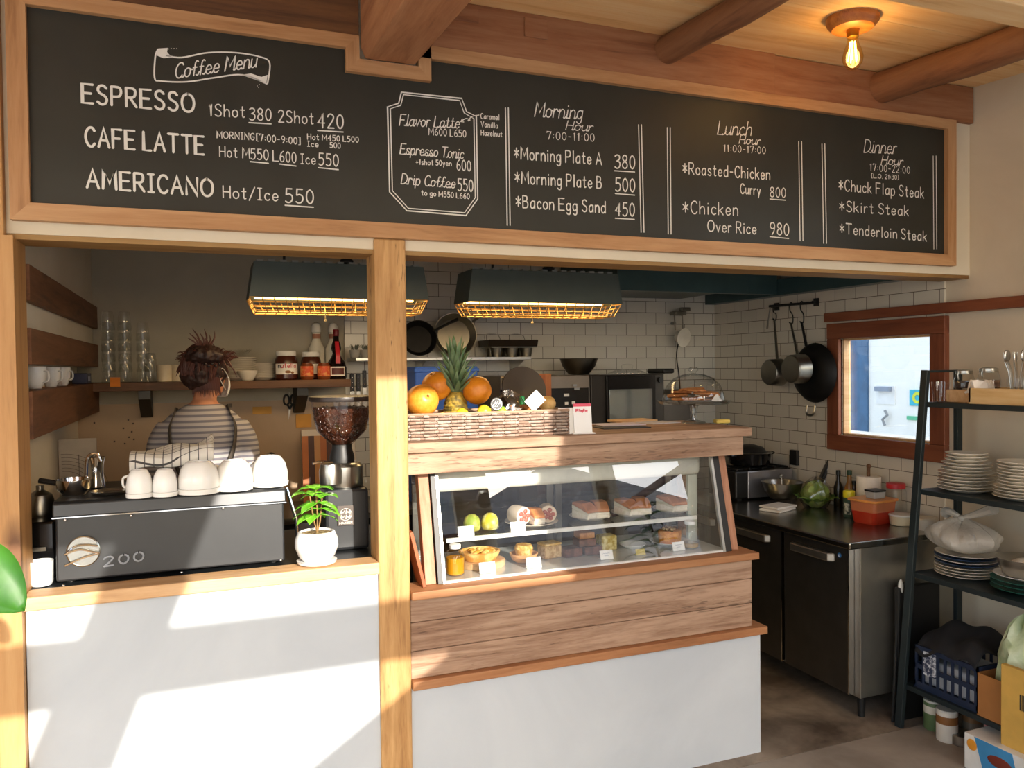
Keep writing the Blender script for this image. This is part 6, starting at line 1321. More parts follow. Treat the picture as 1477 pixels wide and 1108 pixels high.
def hang(name, label, px, py, r, h, x, hpx, mat, deep):
    p = PX(px, py, x); top = Vector((3.283, hpx[0], 1.948-hpx[1]-.006)); t = thing(name, label, 'pan', (x, p.y, p.z))
    T = Euler((0, radians(-90), 0)).to_matrix().to_4x4()          # open side toward the wall, bottom toward the room
    prof = [(.001, h), (r*.86, h), (r*.93, h-.006), (r, 0), (r*.97, 0), (r*.9, h-.01)] if deep else [(.001, h), (r*.6, h), (r*.85, h*.7), (r, 0), (r*.97, 0), (r*.6, h-.006)]
    mb = MB(); mb.lathe(prof, 40, T, cap0=False, cap1=False); obj('pan_body', mb, mat, t, smooth=True)
    d = top-p; u = d.normalized(); mb = MB(); mb.tube([u*r*.95, u*r+Vector((-.01, 0, 0)), d], [.008, .009, .006], 8); obj('handle', mb, M_steeld if deep else M_iron, t, smooth=True)
    return t
shook(1.285, .07, 'first pan hook from the left on the rail'); shook(1.14, .10, 'second pan hook from the left on the rail'); shook(1.05, .10, 'third pan hook from the left on the rail')
hang('saucepan', 'left steel saucepan hanging from the pan rail', 1125, 537, .082, .085, 3.22, (1.285, .07), M_steeld, True)
hang('saucepan', 'right steel saucepan hanging in front of the black wok', 1157, 532, .085, .085, 3.19, (1.14, .10), M_steeld, True)
w_ = hang('wok', 'large black iron wok hanging from the pan rail by the window', 1175, 538, .17, .05, 3.27, (1.05, .10), M_iron, False)
p = PX(1170, 590, 3.255)-w_.location; mb = MB(); mb.tube(smoothcurve([p+Vector((0, .03, .02)), p+Vector((-.01, .025, -.03)), p+Vector((-.01, -.025, -.03)), p+Vector((0, -.03, .02))], 5), .006, 8); obj('loop_handle', mb, M_steeld, w_, smooth=True)
p = PX(1103, 470, 3.285); mb = MB(); mb.tube([(0, .0, .06), (0, .02, -.02), (0, .03, -.07)], [.004, .004, .006], 8); tag(obj('bottle_opener', mb, M_steeld, smooth=True, loc=(3.285, 1.325, 1.89)), 'small steel tool hanging at the far left of the pan rail', 'tool')

# ---------------------------------------------------------------- steel rack at the right edge
t = thing('steel_rack', 'dark steel ladder rack standing against the right wall, loaded with crockery', 'rack', (3.05, -.5, 0))
RY0, RY1 = -.05, -1.05
def bar(mb, a, b_, w_=.018): 
    a, b_ = Vector(a), Vector(b_); d = b_-a; L = d.length; M = Matrix.Translation((a+b_)/2) @ d.to_track_quat('Z', 'Y').to_matrix().to_4x4(); mb.box((-w_, -w_*.6, -L/2), (w_, w_*.6, L/2), M)
for y in (RY0, RY1):
    mb = MB(); bar(mb, (2.84, y, 0), (2.998, y, 1.565), .017); obj('leaning_leg', mb, M_rack, t, world=True, bevel=.002)
    mb = MB(); bar(mb, (3.195, y, 0), (3.195, y, 1.565), .017); obj('upright', mb, M_rack, t, world=True, bevel=.002)
    mb = MB(); bar(mb, (2.998, y, 1.56), (3.195, y, 1.56), .008); obj('top_bar', mb, M_rack, t, world=True)
SH = [(1.425, 2.985), (1.042, 2.95), (.679, 2.91), (.192, 2.862)]
for z, x in SH:
    mb = MB(); mb.box((x, RY1, z-.022), (3.2, RY0, z)); obj('shelf', mb, M_rack, t, world=True, bevel=.002)
S1, S2, S3, S4 = [z+.0005 for z, x in SH]
# top shelf
p = PX(1352, 575, 3.04); t = thing('ribbed_tumbler', 'clear ribbed tumbler at the left end of the top rack shelf', 'glass', (3.03, -.10, S1))
mb = MB(); 
vs = []; n = 36; prof = [(.026, 0), (.03, .004), (.033, .05), (.036, .09)]
for r, z in prof:
    for i in range(n): a = 2*pi*i/n; q = r*(1+.03*(i % 2)); vs.append((q*cos(a), q*sin(a), z))
mb.add(vs, [(j*n+i, j*n+(i+1) % n, (j+1)*n+(i+1) % n, (j+1)*n+i) for j in range(3) for i in range(n)]); obj('glass', mb, M_glass, t)
def clipjar(label, x, y, z, r, h, fill):
    t = thing('clip_jar', label, 'jar', (x, y, z))
    mb = MB(); mb.lathe([(r*.8, 0), (r, .008), (r*1.02, h*.4), (r*.8, h*.75), (r*.72, h*.8)], 28, cap1=False); obj('glass', mb, M_glass, t, smooth=True)
    mb = MB(); mb.lathe([(r*.76, .004), (r*.93, .01), (r*.95, h*.42), (.001, h*.45)], 24, cap1=False); obj('contents', mb, fill, t, smooth=True)
    mb = MB(); mb.lathe([(r*.76, h*.82), (r*.8, h*.84), (r*.8, h*.94), (r*.5, h)], 28); obj('lid', mb, M_steel, t, smooth=True)
    mb = MB(); mb.tube([(r*.78*cos(a), r*.78*sin(a), h*.8) for a in [2*pi*i/24 for i in range(25)]], .003, 6); mb.tube([(-r*.8, 0, h*.5), (-r*.92, 0, h*.7), (-r*.8, 0, h*.95)], .003, 6); obj('wire_clip', mb, M_steel, t, smooth=True)
mb = MB(); mb.box((-.05, -.07, 0), (.06, .08, .055)); tag(obj('wooden_block', mb, M_ledge, loc=(3.10, -.19, S1), bevel=.003), 'tan wooden box end behind the tumbler on the top rack shelf', 'box')
clipjar('clip-top glass jar of dark beans, nearer the window, on the top rack shelf', 3.105, -.155, S1+.056, .042, .085, speck('dark_beans', '#2a1a12', '#4d3322', 90))
clipjar('clip-top glass jar of brown grains right of the bean jar on the top rack shelf', 3.125, -.255, S1+.056, .045, .095, speck('grains', '#5b3a22', '#8d6a48', 90))
t = thing('cutlery_box', 'long pale wooden box on the top rack shelf', 'box', (3.08, -.42, S1))
mb = MB(); W_ = .08; L_ = .16
for a, b_ in (((-W_, -L_, 0), (W_, L_, .006)), ((-W_, -L_, .006), (-W_+.008, L_, .065)), ((W_-.008, -L_, .006), (W_, L_, .065)), ((-W_, -L_, .006), (W_, -L_+.008, .065)), ((-W_, L_-.008, .006), (W_, L_, .065))): mb.box(a, b_)
obj('box', mb, wood('pale_box_wood', '#c8995a', '#ddb57a', '#e8c690', 'y', 1, .5, False, .1), t)
mb = MB(); mb.sheet(lambda u, v: (.05*(u-.5)+.02*sin(v*9), -.06+.2*(v-.5)*.6, .03*sin(u*5+v*4)+.05), 8, 8); tag(obj('cloth_scrap', mb, plain('#efe6d9', .8), smooth=True, thick=.001, loc=(3.04, -.22, S1+.02)), 'crumpled pale tissue between the tumbler and the wooden box', 'tissue')
t = thing('cutlery_glass', 'glass holder standing in the pale wooden box', 'holder', (3.10, -.40, S1+.0065))
mb = MB(); mb.lathe([(.032, 0), (.035, .003), (.038, .10)], 24, cap1=False); obj('glass', mb, M_glass, t, smooth=True)
t0 = None
for i in range(9):
    a = i*.7; r_ = .02; tp = (.028*cos(a), .028*sin(a))
    fk = thing('fork' if i % 2 else 'spoon', 'steel %s standing in the glass holder on the top rack shelf' % ('fork' if i % 2 else 'spoon'), 'cutlery', (3.10+r_*cos(a)*.8, -.40+r_*sin(a)*.8, S1+.012), 0, 'cutlery in the glass holder')
    mb = MB(); mb.tube([(0, 0, 0), (tp[0]*.5, tp[1]*.5, .12), (tp[0], tp[1], .16)], [.004, .003, .003], 6); obj('handle', mb, M_steel, fk, smooth=True)
    mb = MB()
    if i % 2:
        for s in (-.007, 0, .007): mb.tube([(tp[0], tp[1], .16), (tp[0]+s, tp[1]+s*.4, .175), (tp[0]*1.1+s, tp[1]*1.1+s*.4, .20)], .0018, 5)
    else: mb.ball((tp[0]*1.1, tp[1]*1.1, .185), (.014, .006, .024), 12, 8)
    obj('head', mb, M_steel, fk, smooth=True)
# second shelf: two stacks of plates
base = plate('dinner_plate', 'cream plate in the left stack on the second rack shelf', 0, 0, 0, .10, group='plates in the left stack on the second rack shelf')
sx, sy = 3.075, -.19
radii = [1.12, 1.12, 1.12, 1.10, 1.10, .97, .97, .97, .82, .82, .82]
base.location = (sx, sy, S2); base.scale = (1.14, 1.14, 1)
platestack(base, 11, sx, sy, S2+.0125, .0138, base['label'], base['group'], radii)
platestack(base, 12, 3.085, -.44, S2, .0125, 'white plate in the right stack on the second rack shelf', 'plates in the right stack on the second rack shelf', [1.1]*4+[.95]*8)
# third shelf: rimmed plates, bag, bowls
M_blue = plain('#26456e', .3)
c3 = (3.06, -.20)
for i in range(8):
    o = base.copy(); COL.objects.link(o); o.location = (c3[0]+.002*sin(i*2), c3[1], S3+.0125*i); o.scale = (1.22, 1.22, 1)
    tag(o, 'plate in the stack under the white plastic bag on the third rack shelf', 'plate', 'plates under the plastic bag')
    if i in (4, 6):
        o.data = base.data.copy(); o.data.materials.clear(); o.data.materials.append(M_blue); o['label'] = 'blue plate in the stack under the white plastic bag, %s' % ('upper of the two blue ones' if i == 6 else 'lower of the two blue ones'); del o['group']
zt3 = S3+.0125*7+.019
t = thing('plastic_bag', 'knotted white plastic bag lying on the plates on the third rack shelf', 'bag', (c3[0], c3[1], zt3))
mb = MB(); random.seed(12); ph = [random.random()*6 for _ in range(4)]
def pb(u, v):
    a = 2*pi*u; b_ = pi*v; tz = (1-cos(b_))/2
    w_ = 1+.10*sin(11*a+ph[0])*tz+.05*sin(23*a+ph[1])*tz+.06*sin(5*a+b_*3)
    r_ = sin(b_)**.75 if v < .5 else sin(b_)**1.6
    return (.115*w_*r_*cos(a)*(1 if cos(a) > 0 else 1.15), .15*w_*r_*sin(a)+.02*tz, .135*tz*(1+.1*sin(3*a)))
mb.sheet(pb, 64, 22); m, tt, bb = newmat('bag_plastic'); bb.inputs['Base Color'].default_value = lin('#d8d2c6'); bb.inputs['Roughness'].default_value = .4; bb.inputs['Transmission Weight'].default_value = .35; bb.inputs['Alpha'].default_value = .9
bump(tt, bb, noise(tt, coords(tt), 30, 5, .6, 1.5), .5, .01); obj('sack', mb, m, t, smooth=True)
mb = MB(); mb.ball((0, .02, .14), (.018, .018, .014), 12, 8); obj('knot', mb, m, t, smooth=True)
for q in (((0, .02, .14), (.01, -.05, .17), (.0, -.13, .205)), ((0, .02, .14), (-.01, .07, .16), (0, .10, .15))):
    mb = MB(); mb.tube(smoothcurve(q, 6), [.008+.0014*i for i in range(13)], 8); obj('bag_ear', mb, m, t, smooth=True)
mb = MB(); mb.lathe([(.07, 0), (.075, .004), (.098, .07), (.102, .072), (.095, .07), (.001, .008)], 36, cap1=False)
for i in range(3): plate('teal_plate', 'teal plate at the right end of the third rack shelf, %s' % ['lowest of three', 'middle of three', 'uppermost of three'][i], 3.07, -.46, S3+.017*i, .125, plain('#2f6f62', .3))
plate('rim_plate', 'white plate on top of the teal plates', 3.07, -.46, S3+.052, .115, M_porc)
tag(obj('steel_bowl', mb, M_steel, smooth=True, loc=(3.06, -.46, S3+.064)), 'steel bowl stacked on the plates at the right end of the third rack shelf', 'bowl')
mb = MB(); mb.ball((0, 0, .03), (.055, .05, .03), 16, 10); tag(obj('bun', mb, M_crumb, smooth=True, loc=(3.06, -.46, S3+.074)), 'pale bun lying in the steel bowl', 'bread')
# bottom shelf: crate with cloth, boxes, bags
t = thing('plastic_crate', 'dark blue slatted plastic crate on the bottom rack shelf', 'crate', (3.02, -.245, S4))
CXa, CYa, CHa = .14, .152, .185
mb = MB(); mb.box((-CXa, -CYa, 0), (CXa, CYa, .008))
for z in (.008, .085, .165): 
    for a, b_ in (((-CXa, -CYa, z), (CXa, -CYa+.008, z+.02)), ((-CXa, CYa-.008, z), (CXa, CYa, z+.02)), ((-CXa, -CYa, z), (-CXa+.008, CYa, z+.02)), ((CXa-.008, -CYa, z), (CXa, CYa, z+.02))): mb.box(a, b_)
for i in range(9):
    y = -CYa+.004+(2*CYa-.02)*i/8; mb.box((-CXa+.001, y, .008), (-CXa+.007, y+.012, CHa)); mb.box((CXa-.007, y, .008), (CXa-.001, y+.012, CHa))
for i in range(7):
    x = -CXa+.004+(2*CXa-.02)*i/6; mb.box((x, -CYa+.001, .008), (x+.012, -CYa+.007, CHa)); mb.box((x, CYa-.007, .008), (x+.012, CYa-.001, CHa))
obj('crate', mb, plain('#202c44', .4), t)
mb = MB(); mb.box((-CXa-.004, .04, .07), (-CXa-.001, .10, .17)); obj('label_patch', mb, speck('crate_label', '#2b3550', '#d9dbe0', 60), t)
mb = MB(); mb.box((-.11, -.13, .01), (.11, .13, .12)); tag(obj('packet', mb, plain('#cfd3d8', .4), loc=(3.02, -.245, S4+.009), bevel=.01), 'white packet inside the blue crate', 'packet')
def cloth(u, v): 
    return (-.15+.28*u, -.15+.29*v, .055*sin(pi*u)*sin(pi*v)+.02*sin(7*u+5*v)+.012*sin(13*v-4*u)-.05*(max(0, .25-u)*4)**2)
mb = MB(); mb.sheet(cloth, 26, 26); tag(obj('black_cloth', mb, plain('#1b1a1c', .9, 0, .2), smooth=True, thick=.004, loc=(3.02, -.245, S4+.225)), 'black cloth heaped over the blue crate', 'cloth')
bag('clear_bag', 'crumpled clear bag between the black cloth and the wall', (3.15, -.46, S4+.17), .07, .06, .13, M_thin, seed=17)
t = thing('cardboard_box', 'brown cardboard box with a hand hole on the bottom rack shelf', 'box', (3.0, -.552, S4))
mb = MB(); X_, Y_, H_ = .13, .15, .17
for a, b_ in (((-X_, -Y_, 0), (X_, Y_, .004)), ((X_-.004, -Y_, .004), (X_, Y_, H_)), ((-X_, -Y_, .004), (X_, -Y_+.004, H_)), ((-X_, Y_-.004, .004), (X_, Y_, H_)),
    ((-X_, -Y_, .004), (-X_+.004, Y_, .085)), ((-X_, -Y_, .115), (-X_+.004, Y_, H_)), ((-X_, -Y_, .085), (-X_+.004, -.045, .115)), ((-X_, .045, .085), (-X_+.004, Y_, .115))): mb.box(a, b_)
obj('carton', mb, plain('#a8703a', .8, 0, .1), t)
bag('vegetable_bag', 'pale green vegetable in a clear bag in the cardboard box', (2.99, -.515, S4+.06), .09, .09, .19, speck('pale_green_bag', '#9fb57a', '#d5dfc0', 16, .3, .7, .35, .4), seed=23)
t = thing('paper_packet', 'tall yellow paper packet with a barcode at the right edge of the rack', 'packet', (2.84, -.635, -.03))
mb = MB(); mb.box((-.012, -.10, .14), (.012, .10, .48)); obj('packet', mb, plain('#d9ac52', .6), t, bevel=.003)
mb = MB()
for i in range(9): mb.box((-.0135, .02-.006*i, .33), (-.0122, .02-.006*i+(.002 if i % 2 else .0035), .39))
obj('barcode', mb, M_ink, t)
# floor under the rack
def tin(label, x, y, r, h, c_, top, mid):
    t = thing('food_tin', label, 'tin', (x, y, 0)); mb = MB(); mb.lathe([(r*.97, 0), (r, .004), (r, h-.004), (r*.97, h)], 28); obj('can', mb, plain(c_, .4), t, smooth=True)
    mb = MB(); mb.lathe([(r*1.005, h*.60), (r*1.01, h*.61), (r*1.01, h*.86), (r*1.005, h*.87)], 28, cap0=False, cap1=False); obj('band', mb, plain(mid, .5), t, smooth=True)
    mb = MB(); mb.lathe([(r*1.01, h), (r*1.015, h+.002), (r*.97, h+.008)], 28); obj('lid', mb, plain(top, .4), t, smooth=True)
tin('white food tin with a brown band under the rack', 2.93, -.215, .042, .125, '#d8d0c2', '#cfcac0', '#8a5a2c')
tin('green and white food tin left of the brown-banded tin under the rack', 2.97, -.115, .04, .12, '#5a7048', '#d8d4c6', '#d6d1c0')
tin('dark food tin behind the brown-banded tin under the rack', 3.05, -.24, .04, .12, '#6b6256', '#b5b1a8', '#7d5c3a')
tin('red food tin right of the others under the rack', 3.03, -.36, .04, .12, '#b8354a', '#c9c5bb', '#d9a0a6')
p = PZ(1386, 1078, 0); mb = MB(); mb.lathe([(.046, 0), (.05, .003), (.05, .04), (.046, .043), (.001, .04)], 28, cap1=False); tag(obj('flat_tin', mb, M_steel, smooth=True, loc=(p.x+.04, p.y+.03, 0)), 'open flat steel tin on the floor in front of the food tins', 'tin')
t = thing('juice_carton', 'white carton box printed with blue and orange fruit on the floor at the right edge', 'box', (2.905, -.56, 0))
mb = MB(); mb.box((-.115, -.15, 0), (.16, .15, .142)); obj('carton', mb, plain('#e4e2dc', .6), t, bevel=.003)
mb = MB(); mb.prismx([(.06, .001), (.105, .141), (-.05, .141), (-.085, .001)], -.1165, -.1155); obj('blue_print', mb, plain('#3f8fc4', .5), t)
mb = MB(); mb.ball((-.117, .0, .085), (.002, .05, .022), 16, 8); obj('hand_hole', mb, plain('#7a2f1c', .7), t, smooth=True)
mb = MB(); mb.ball((-.117, .115, .105), (.002, .022, .022), 16, 8); obj('fruit_print', mb, plain('#e0962a', .5), t, smooth=True)
mb = MB(); mb.box((-.117, -.11, .08), (-.1155, -.06, .092)); obj('text_strip', mb, plain('#4d4a58', .5), t)
# folded black chair-like frame beside the rack
t = thing('folded_step', 'folded black step stool standing between the fridge and the rack', 'step stool', (2.93, .0, 0))
mb = MB(); mb.box((-.05, -.012, 0), (.20, .012, .60)); obj('panel', mb, M_black, t, bevel=.004)
for x in (-.072, -.055):
    mb = MB(); mb.tube([(x, 0, 0), (x+.04, 0, .62)], .008, 8); obj('side_rail', mb, M_black, t)
mb = MB(); mb.ball((-.03, -.005, .60), (.014, .01, .035), 12, 8); obj('end_cap', mb, plain('#d2cfc6', .5), t, smooth=True)
# greenery near the camera: a leaf pokes in at the left edge, a tall plant by the side window shows in the display glass
def houseplant(label, loc, h, n, seed, ll, lw, mat, extra=None):
    random.seed(seed); t = thing('house_plant', label, 'plant', loc)
    mb = MB(); mb.lathe([(.10, 0), (.12, .01), (.14, .22), (.13, .22), (.12, .19), (.001, .18)], 28, cap1=False); obj('pot', mb, plain('#b8b2a6', .7), t, smooth=True)
    mb = MB(); mb.tube(smoothcurve([(0, 0, .18), (.02, .01, h*.5), (0, 0, h)], 6), .010, 8); obj('stem', mb, plain('#6a5a38', .8), t, smooth=True)
    mb = MB()
    for i in range(n):
        a = i*2.4; z = h*(.35+.65*i/n); leaf(mb, (.02*cos(a), .02*sin(a), z), (cos(a), sin(a), .5), ll*(.7+.6*random.random()), lw, .5, .15, nseg=6)
    if extra: extra(mb)
    obj('foliage', mb, mat, t, smooth=True, thick=.001)
M_fol = leafmat('house_leaf', '#21500f', '#3d7420', .45)
a_ = PY(-75, 790, -1.75); b_ = PY(33, 886, -1.75); bx = a_-Vector((a_.x-.05, 0, 0))
def reach(mb): leaf(mb, (0, 0, a_.z), (b_.x-a_.x, .01, b_.z-a_.z), (b_-a_).length, .062, .0, .06, nseg=12, up=Vector((.3, -1, .5)))
houseplant('leafy plant at the left edge, one green leaf reaching into view', (a_.x, -1.75, 0), a_.z+.01, 7, 3, .16, .07, M_fol, reach)
houseplant('tall bushy plant by the right side window, mirrored in the display glass', (2.75, -1.75, 0), 1.55, 70, 4, .20, .045, M_fol)
# ---------------------------------------------------------------- the person at work, seen from behind
PER = Vector((.022, 1.13, 0))
def rings(mb, R, n=28):
    vs = []; fs = []
    for x, y, z, rx, ry in R:
        for i in range(n): a = 2*pi*i/n; vs.append((x+rx*cos(a), y+ry*sin(a), z))
    for j in range(len(R)-1):
        for i in range(n): k = (i+1) % n; fs.append((j*n+i, j*n+k, (j+1)*n+k, (j+1)*n+i))
    fs += [tuple(reversed(range(n))), tuple(range((len(R)-1)*n, len(R)*n))]; mb.add(vs, fs)
def interp(R, k=4):
    P = [[Vector((a[0], a[1], a[2])), Vector((a[3], a[4], 0))] for a in R]
    A = smoothcurve([p[0] for p in P], k); B = smoothcurve([p[1] for p in P], k)
    return [(a.x, a.y, a.z, b.x, b.y) for a, b in zip(A, B)]
TOR = [(0, 0, .80, .155, .115), (0, 0, .90, .168, .120), (0, 0, 1.02, .142, .105), (0, -.005, 1.14, .140, .105), (0, -.012, 1.27, .158, .108), (0, -.014, 1.35, .165, .098), (.0, -.010, 1.405, .128, .078), (.003, .0, 1.445, .075, .062), (.005, .0, 1.46, .055, .055)]
def arm_pts(s): return [Vector((s*.135, -.012, 1.355)), Vector((s*.172, -.01, 1.28)), Vector((s*.188, .0, 1.18)), Vector((s*.195, .02, 1.07)), Vector((s*.18, .11, 1.02)), Vector((s*.14, .21, .985))]
ARM_R = [.050, .048, .043, .039, .035, .028]
def leg_pts(s): return [Vector((s*.085, 0, .86)), Vector((s*.09, .005, .66)), Vector((s*.092, .01, .47)), Vector((s*.092, -.012, .30)), Vector((s*.092, -.008, .08))]
LEG_R = [.098, .078, .058, .055, .038]
def limb(mb, pts, rs, add=0, k=5):
    P = smoothcurve(pts, k); R = smoothcurve([Vector((r, 0, 0)) for r in rs], k); mb.tube(P, [r.x+add for r in R], 18)
HC = Vector((.022, .035, 1.595)); FYAW = radians(-42); FD = Vector((sin(-FYAW), cos(FYAW), -.18)).normalized()
HM = Matrix.Translation(HC) @ Euler((radians(-10), 0, FYAW)).to_matrix().to_4x4()      # head space: +y is where the face looks
def hv(x, y, z): return HM @ Vector((x, y, z))
mb = MB()
rings(mb, interp(TOR))
mb.tube(smoothcurve([(.004, 0, 1.42), (.01, .012, 1.48), (.02, .028, 1.54)], 5), [.057]*4+[.050]*7, 20)
mb.ball((0, 0, 0), 1, 26, 18, HM @ Matrix.Diagonal((.074, .094, .108, 1)))
mb.ball((0, 0, 0), 1, 20, 12, HM @ Matrix.Translation((0, .035, -.062)) @ Matrix.Diagonal((.052, .055, .052, 1)))   # jaw
mb.ball((0, 0, 0), 1, 12, 8, HM @ Matrix.Translation((0, .098, -.012)) @ Matrix.Diagonal((.012, .018, .024, 1)))   # nose
for s in (-1, 1):
    mb.ball((0, 0, 0), 1, 12, 8, HM @ Matrix.Translation((s*.076, -.002, -.012)) @ Matrix.Diagonal((.012, .018, .03, 1)))   # ears
    limb(mb, arm_pts(s), ARM_R); limb(mb, leg_pts(s), LEG_R)
    w_ = arm_pts(s)[-1]; hd = Vector((-s*.35, .9, -.25)).normalized(); sd_ = Vector((s, .35, 0)).normalized(); upv = hd.cross(sd_).normalized()
    M = Matrix((( sd_.x, hd.x, upv.x, 0), (sd_.y, hd.y, upv.y, 0), (sd_.z, hd.z, upv.z, 0), (0, 0, 0, 1)))
    mb.ball(tuple(w_+hd*.05), (.036, .05, .016), 16, 10, M)
    for i, L in enumerate((.062, .072, .068, .052)):
        b0 = w_+hd*.085+sd_*(.027-.018*i); d1 = (hd+Vector((0, 0, -.35))).normalized(); d2 = (hd+Vector((0, 0, -1.0))).normalized()
        mb.tube(smoothcurve([b0-hd*.02, b0, b0+d1*L*.5, b0+d1*L*.5+d2*L*.5], 4), [.0092]*9+[.008]*3+[.006], 10)
    tb = w_+hd*.03-sd_*.03; mb.tube(smoothcurve([tb+sd_*.012, tb, tb-sd_*.02+hd*.03, tb-sd_*.018+hd*.055-Vector((0, 0, .012))], 4), [.012]*5+[.010]*5+[.009, .008, .006], 10)
    mb.ball((s*.092, .035, .045), (.04, .105, .04), 18, 10)
body = obj('person', mb, plain('#c98a68', .5, 0, .06, 0, .4, 9, 0, 0, .12), smooth=True, loc=PER)
md = body.modifiers.new('join', 'REMESH'); md.mode = 'VOXEL'; md.voxel_size = .0065; md.use_smooth_shade = True
md = body.modifiers.new('soft', 'SMOOTH'); md.factor = .5; md.iterations = 4
tag(body, 'person in grey striped shirt and dark apron seen from behind at the back counter', 'person')
def worn(name, mb, mat, voxel=.009, it=4, label=None, remesh=True):
    o = obj(name, mb, mat, body, smooth=True)
    if remesh:
        md = o.modifiers.new('join', 'REMESH'); md.mode = 'VOXEL'; md.voxel_size = voxel; md.use_smooth_shade = True
        md = o.modifiers.new('soft', 'SMOOTH'); md.factor = .5; md.iterations = it
    if label: o['label'] = label
    return o
mb = MB(); T2 = [(x, y, z, rx+.012, ry+.012) for x, y, z, rx, ry in TOR[1:]]; T2[-2] = (.003, -.002, 1.437, .092, .074); T2[-1] = (.004, -.001, 1.452, .072, .068)
rings(mb, interp(T2))
for s in (-1, 1): limb(mb, arm_pts(s), [.054, .056, .052, .048, .045, .038], .002)
worn('striped_shirt', mb, stripes('striped_jersey', '#aaa4a2', '#706d76', .0235, .46))
mb = MB()
rings(mb, interp([(x, y, z, rx+.008, ry+.008) for x, y, z, rx, ry in TOR[:3]]))
for s in (-1, 1): limb(mb, leg_pts(s), [r for r in LEG_R], .012)
worn('trousers', mb, plain('#23252b', .9), .012)
for s in (-1, 1):
    mb = MB(); mb.ball((s*.092, .035, .045), (.048, .118, .045), 20, 10); worn('shoe', mb, plain('#1c1b1b', .6), remesh=False)
# apron straps lie on the back and meet low down; the skirt wraps the front
def back_y(x, z):
    for a, b_ in zip(T2, T2[1:]):
        if a[2] <= z <= b_[2]:
            f = (z-a[2])/(b_[2]-a[2]); rx, ry, y = [a[i]+(b_[i]-a[i])*f for i in (3, 4, 1)]
            return y-ry*sqrt(max(.04, 1-min(1, abs(x)/rx)**2))
    return -.05
M_apr = plain('#4a423a', .9, 0, .15)
for pts, wd in (([(-.118, 1.41), (-.135, 1.36), (-.132, 1.28), (-.110, 1.19), (-.06, 1.10), (.0, 1.04)], .032), ([(.112, 1.412), (.132, 1.36), (.126, 1.28), (.10, 1.19), (.055, 1.10), (.0, 1.03)], .046)):
    P = smoothcurve([Vector((x, back_y(x, z)-.011, z)) for x, z in pts], 6)
    P = [Vector((.9*P[0].x, .03, P[0].z+.008)), Vector((.96*P[0].x, -.03, P[0].z+.016))]+P
    mb = MB(); vs = []
    for i, p_ in enumerate(P):
        d = (P[min(i+1, len(P)-1)]-P[max(i-1, 0)]).normalized(); nn = Vector((p_.x*2.2, p_.y+.01, .02)).normalized(); sdv = d.cross(nn).normalized()*wd/2
        vs += [p_+sdv, p_-sdv]
    mb.add(vs, [(2*i, 2*i+1, 2*i+3, 2*i+2) for i in range(len(P)-1)])
    o = worn('apron_strap', mb, M_apr, remesh=False); md = o.modifiers.new('thick', 'SOLIDIFY'); md.thickness = .004; md.offset = 0
mb = MB(); mb.sheet(lambda u, v: (sin(-2.5+5*u)*.188*(1+.05*(1-v)), cos(-2.5+5*u)*.148*(1+.05*(1-v)), .45+.57*v), 40, 8)
o = worn('apron_skirt', mb, M_apr, remesh=False); md = o.modifiers.new('thick', 'SOLIDIFY'); md.thickness = .004
mb = MB(); mb.tube([(.168*cos(2*pi*i/40), .132*sin(2*pi*i/40), 1.02) for i in range(41)], .011, 8); worn('waist_band', mb, M_apr, remesh=False)
# hair pinned up, loose spikes
M_hair = stripes('hair', '#1c0e0a', '#35190f', .006, .5, 'X', .6)
mb = MB(); random.seed(31)
mb.ball((0, 0, 0), 1, 26, 16, HM @ Matrix.Translation((0, -.018, .012)) @ Matrix.Diagonal((.092, .103, .112, 1)))
mb.ball((0, 0, 0), 1, 20, 12, HM @ Matrix.Translation((0, -.075, -.025)) @ Matrix.Diagonal((.072, .045, .066, 1)))
mb.ball((0, 0, 0), 1, 20, 12, Matrix.Translation((.012, -.035, 1.665)) @ Matrix.Diagonal((.085, .075, .045, 1)))
ho = worn('hair', mb, M_hair, .0065, 6)
for nm_, sz_, st_ in (('hair_tufts', .028, .026), ('hair_locks', .010, .010)):
    tx = bpy.data.textures.new(nm_, 'CLOUDS'); tx.noise_scale = sz_; tx.noise_depth = 3
    md = ho.modifiers.new(nm_, 'DISPLACE'); md.texture = tx; md.strength = st_; md.mid_level = .5
mb = MB()
for i in range(80):
    a = random.random()*2*pi; up_ = random.random(); b0 = HC+Vector((cos(a)*.085, -.02+sin(a)*.085, .045*up_+.03))
    d = Vector((cos(a)*.8, sin(a)*.6, .55-1.5*(i % 3 == 0)+.2*random.random())).normalized(); L = .035+.035*random.random()
    mb.tube(smoothcurve([b0, b0+d*L*.6, b0+d*L+Vector((0, 0, -.018))], 4), [.004]*3+[.003]*3+[.002, .0015, .0008], 5)
for i in range(9):
    b0 = Vector((.0+.006*i-.02, -.03, 1.70)); d = Vector((-.35+.12*i, .1, 1)).normalized(); L = .05+.02*(i % 3)
    mb.tube(smoothcurve([b0, b0+d*L*.5, b0+d*L+Vector((-.02, 0, -.004))], 4), [.005]*3+[.004]*3+[.003, .002, .001], 5)
for i in range(26):
    a = -2.5+1.7*i/26; b0 = HC+Vector((cos(a)*.07, -.01+sin(a)*.085, -.055)); d = Vector((cos(a)*.25, sin(a)*.12, -1)).normalized()
    mb.tube([b0+Vector((0, 0, .03)), b0+d*.02, b0+d*(.03+.03*random.random())], [.005, .003, .001], 5)
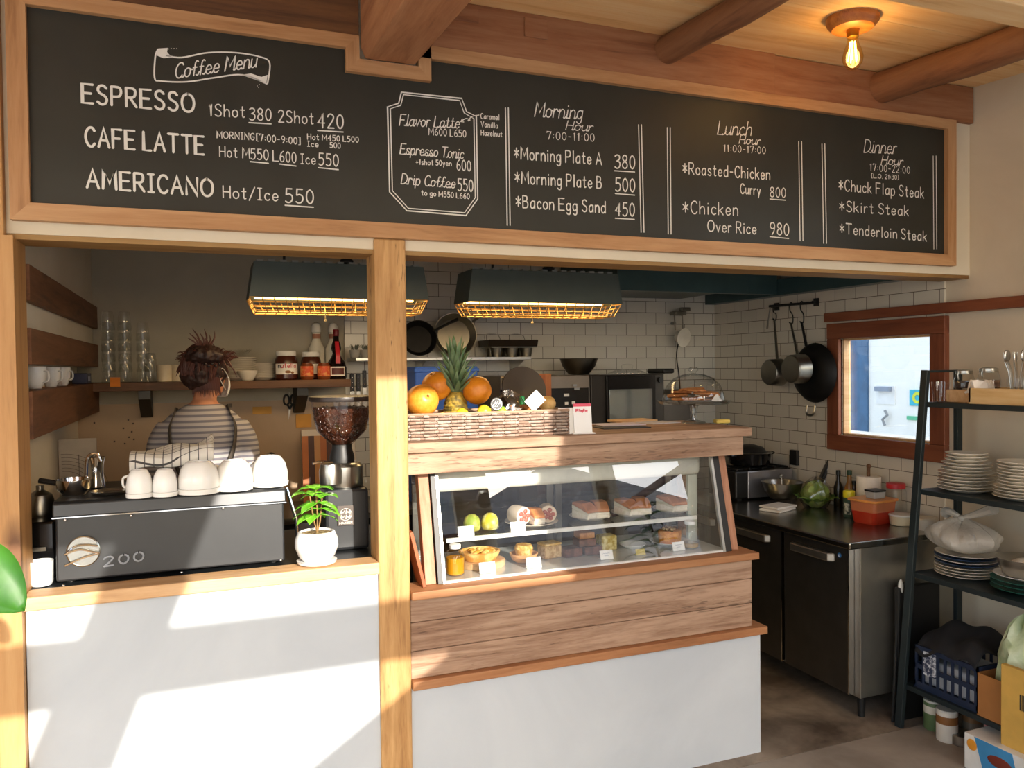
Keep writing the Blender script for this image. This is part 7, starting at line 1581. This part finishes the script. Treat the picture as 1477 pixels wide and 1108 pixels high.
for i in range(220):
    az = -pi/2+2.6*(random.random()-.5); el = 1.15*random.random()
    pts = []
    for k in range(5):
        e_ = el-.22*k*(.6+.6*random.random()); rr_ = 1.03+.02*random.random()
        pts.append(HM @ Vector((.094*rr_*cos(az)*cos(e_), -.016+.106*rr_*sin(az)*cos(e_), .012+.114*rr_*sin(e_))))
        az += .06*(random.random()-.5)
    mb.tube(pts, [.0012, .003, .0032, .0025, .0008], 5)
worn('loose_strands', mb, plain('#4a2216', .5), remesh=False)
mb = MB()
for k in range(5): mb.ball((.012+.014*k, -.135+.003*k, 1.628-.008*(k % 2)), .006, 10, 6)
worn('hair_clip', mb, plain('#2d2422', .1, .6), remesh=False)
# face mask, eyes and mouth on the side turned away
mb = MB()
def maskp(u, v):
    a = -1.05+2.1*u; z = -.10+.085*v; bul = .012*cos((v-.5)*pi)*cos(a)
    p_ = hv(sin(a)*(.078+bul), .012+cos(a)*(.098+bul), z); return tuple(p_)
mb.sheet(maskp, 16, 8); o = worn('face_mask', mb, plain('#e6e0d8', .8), remesh=False); md = o.modifiers.new('thick', 'SOLIDIFY'); md.thickness = .002
mb = MB()
for s in (-1, 1): mb.tube(smoothcurve([hv(s*.072, .055, -.02), hv(s*.085, .02, .0), hv(s*.088, -.012, .012), hv(s*.086, -.016, -.03), hv(s*.072, .045, -.075)], 4), .0016, 6)
worn('mask_loop', mb, plain('#e6e0d8', .8), remesh=False)
for s in (-1, 1):
    mb = MB(); mb.ball(tuple(hv(s*.032, .078, .018)), .012, 14, 10); worn('eye', mb, plain('#efeae4', .2), remesh=False)
    mb = MB(); mb.ball(tuple(hv(s*.033, .0875, .018)), .0055, 10, 8); worn('pupil', mb, M_ink, remesh=False)
    mb = MB(); mb.tube(smoothcurve([hv(s*.016, .092, .042), hv(s*.034, .088, .048), hv(s*.052, .074, .042)], 4), .003, 6); worn('eyebrow', mb, M_hair, remesh=False)
mb = MB(); mb.ball((0, 0, 0), 1, 12, 8, HM @ Matrix.Translation((0, .092, -.055)) @ Matrix.Diagonal((.022, .006, .007, 1))); worn('mouth', mb, plain('#a4544c', .5), remesh=False)
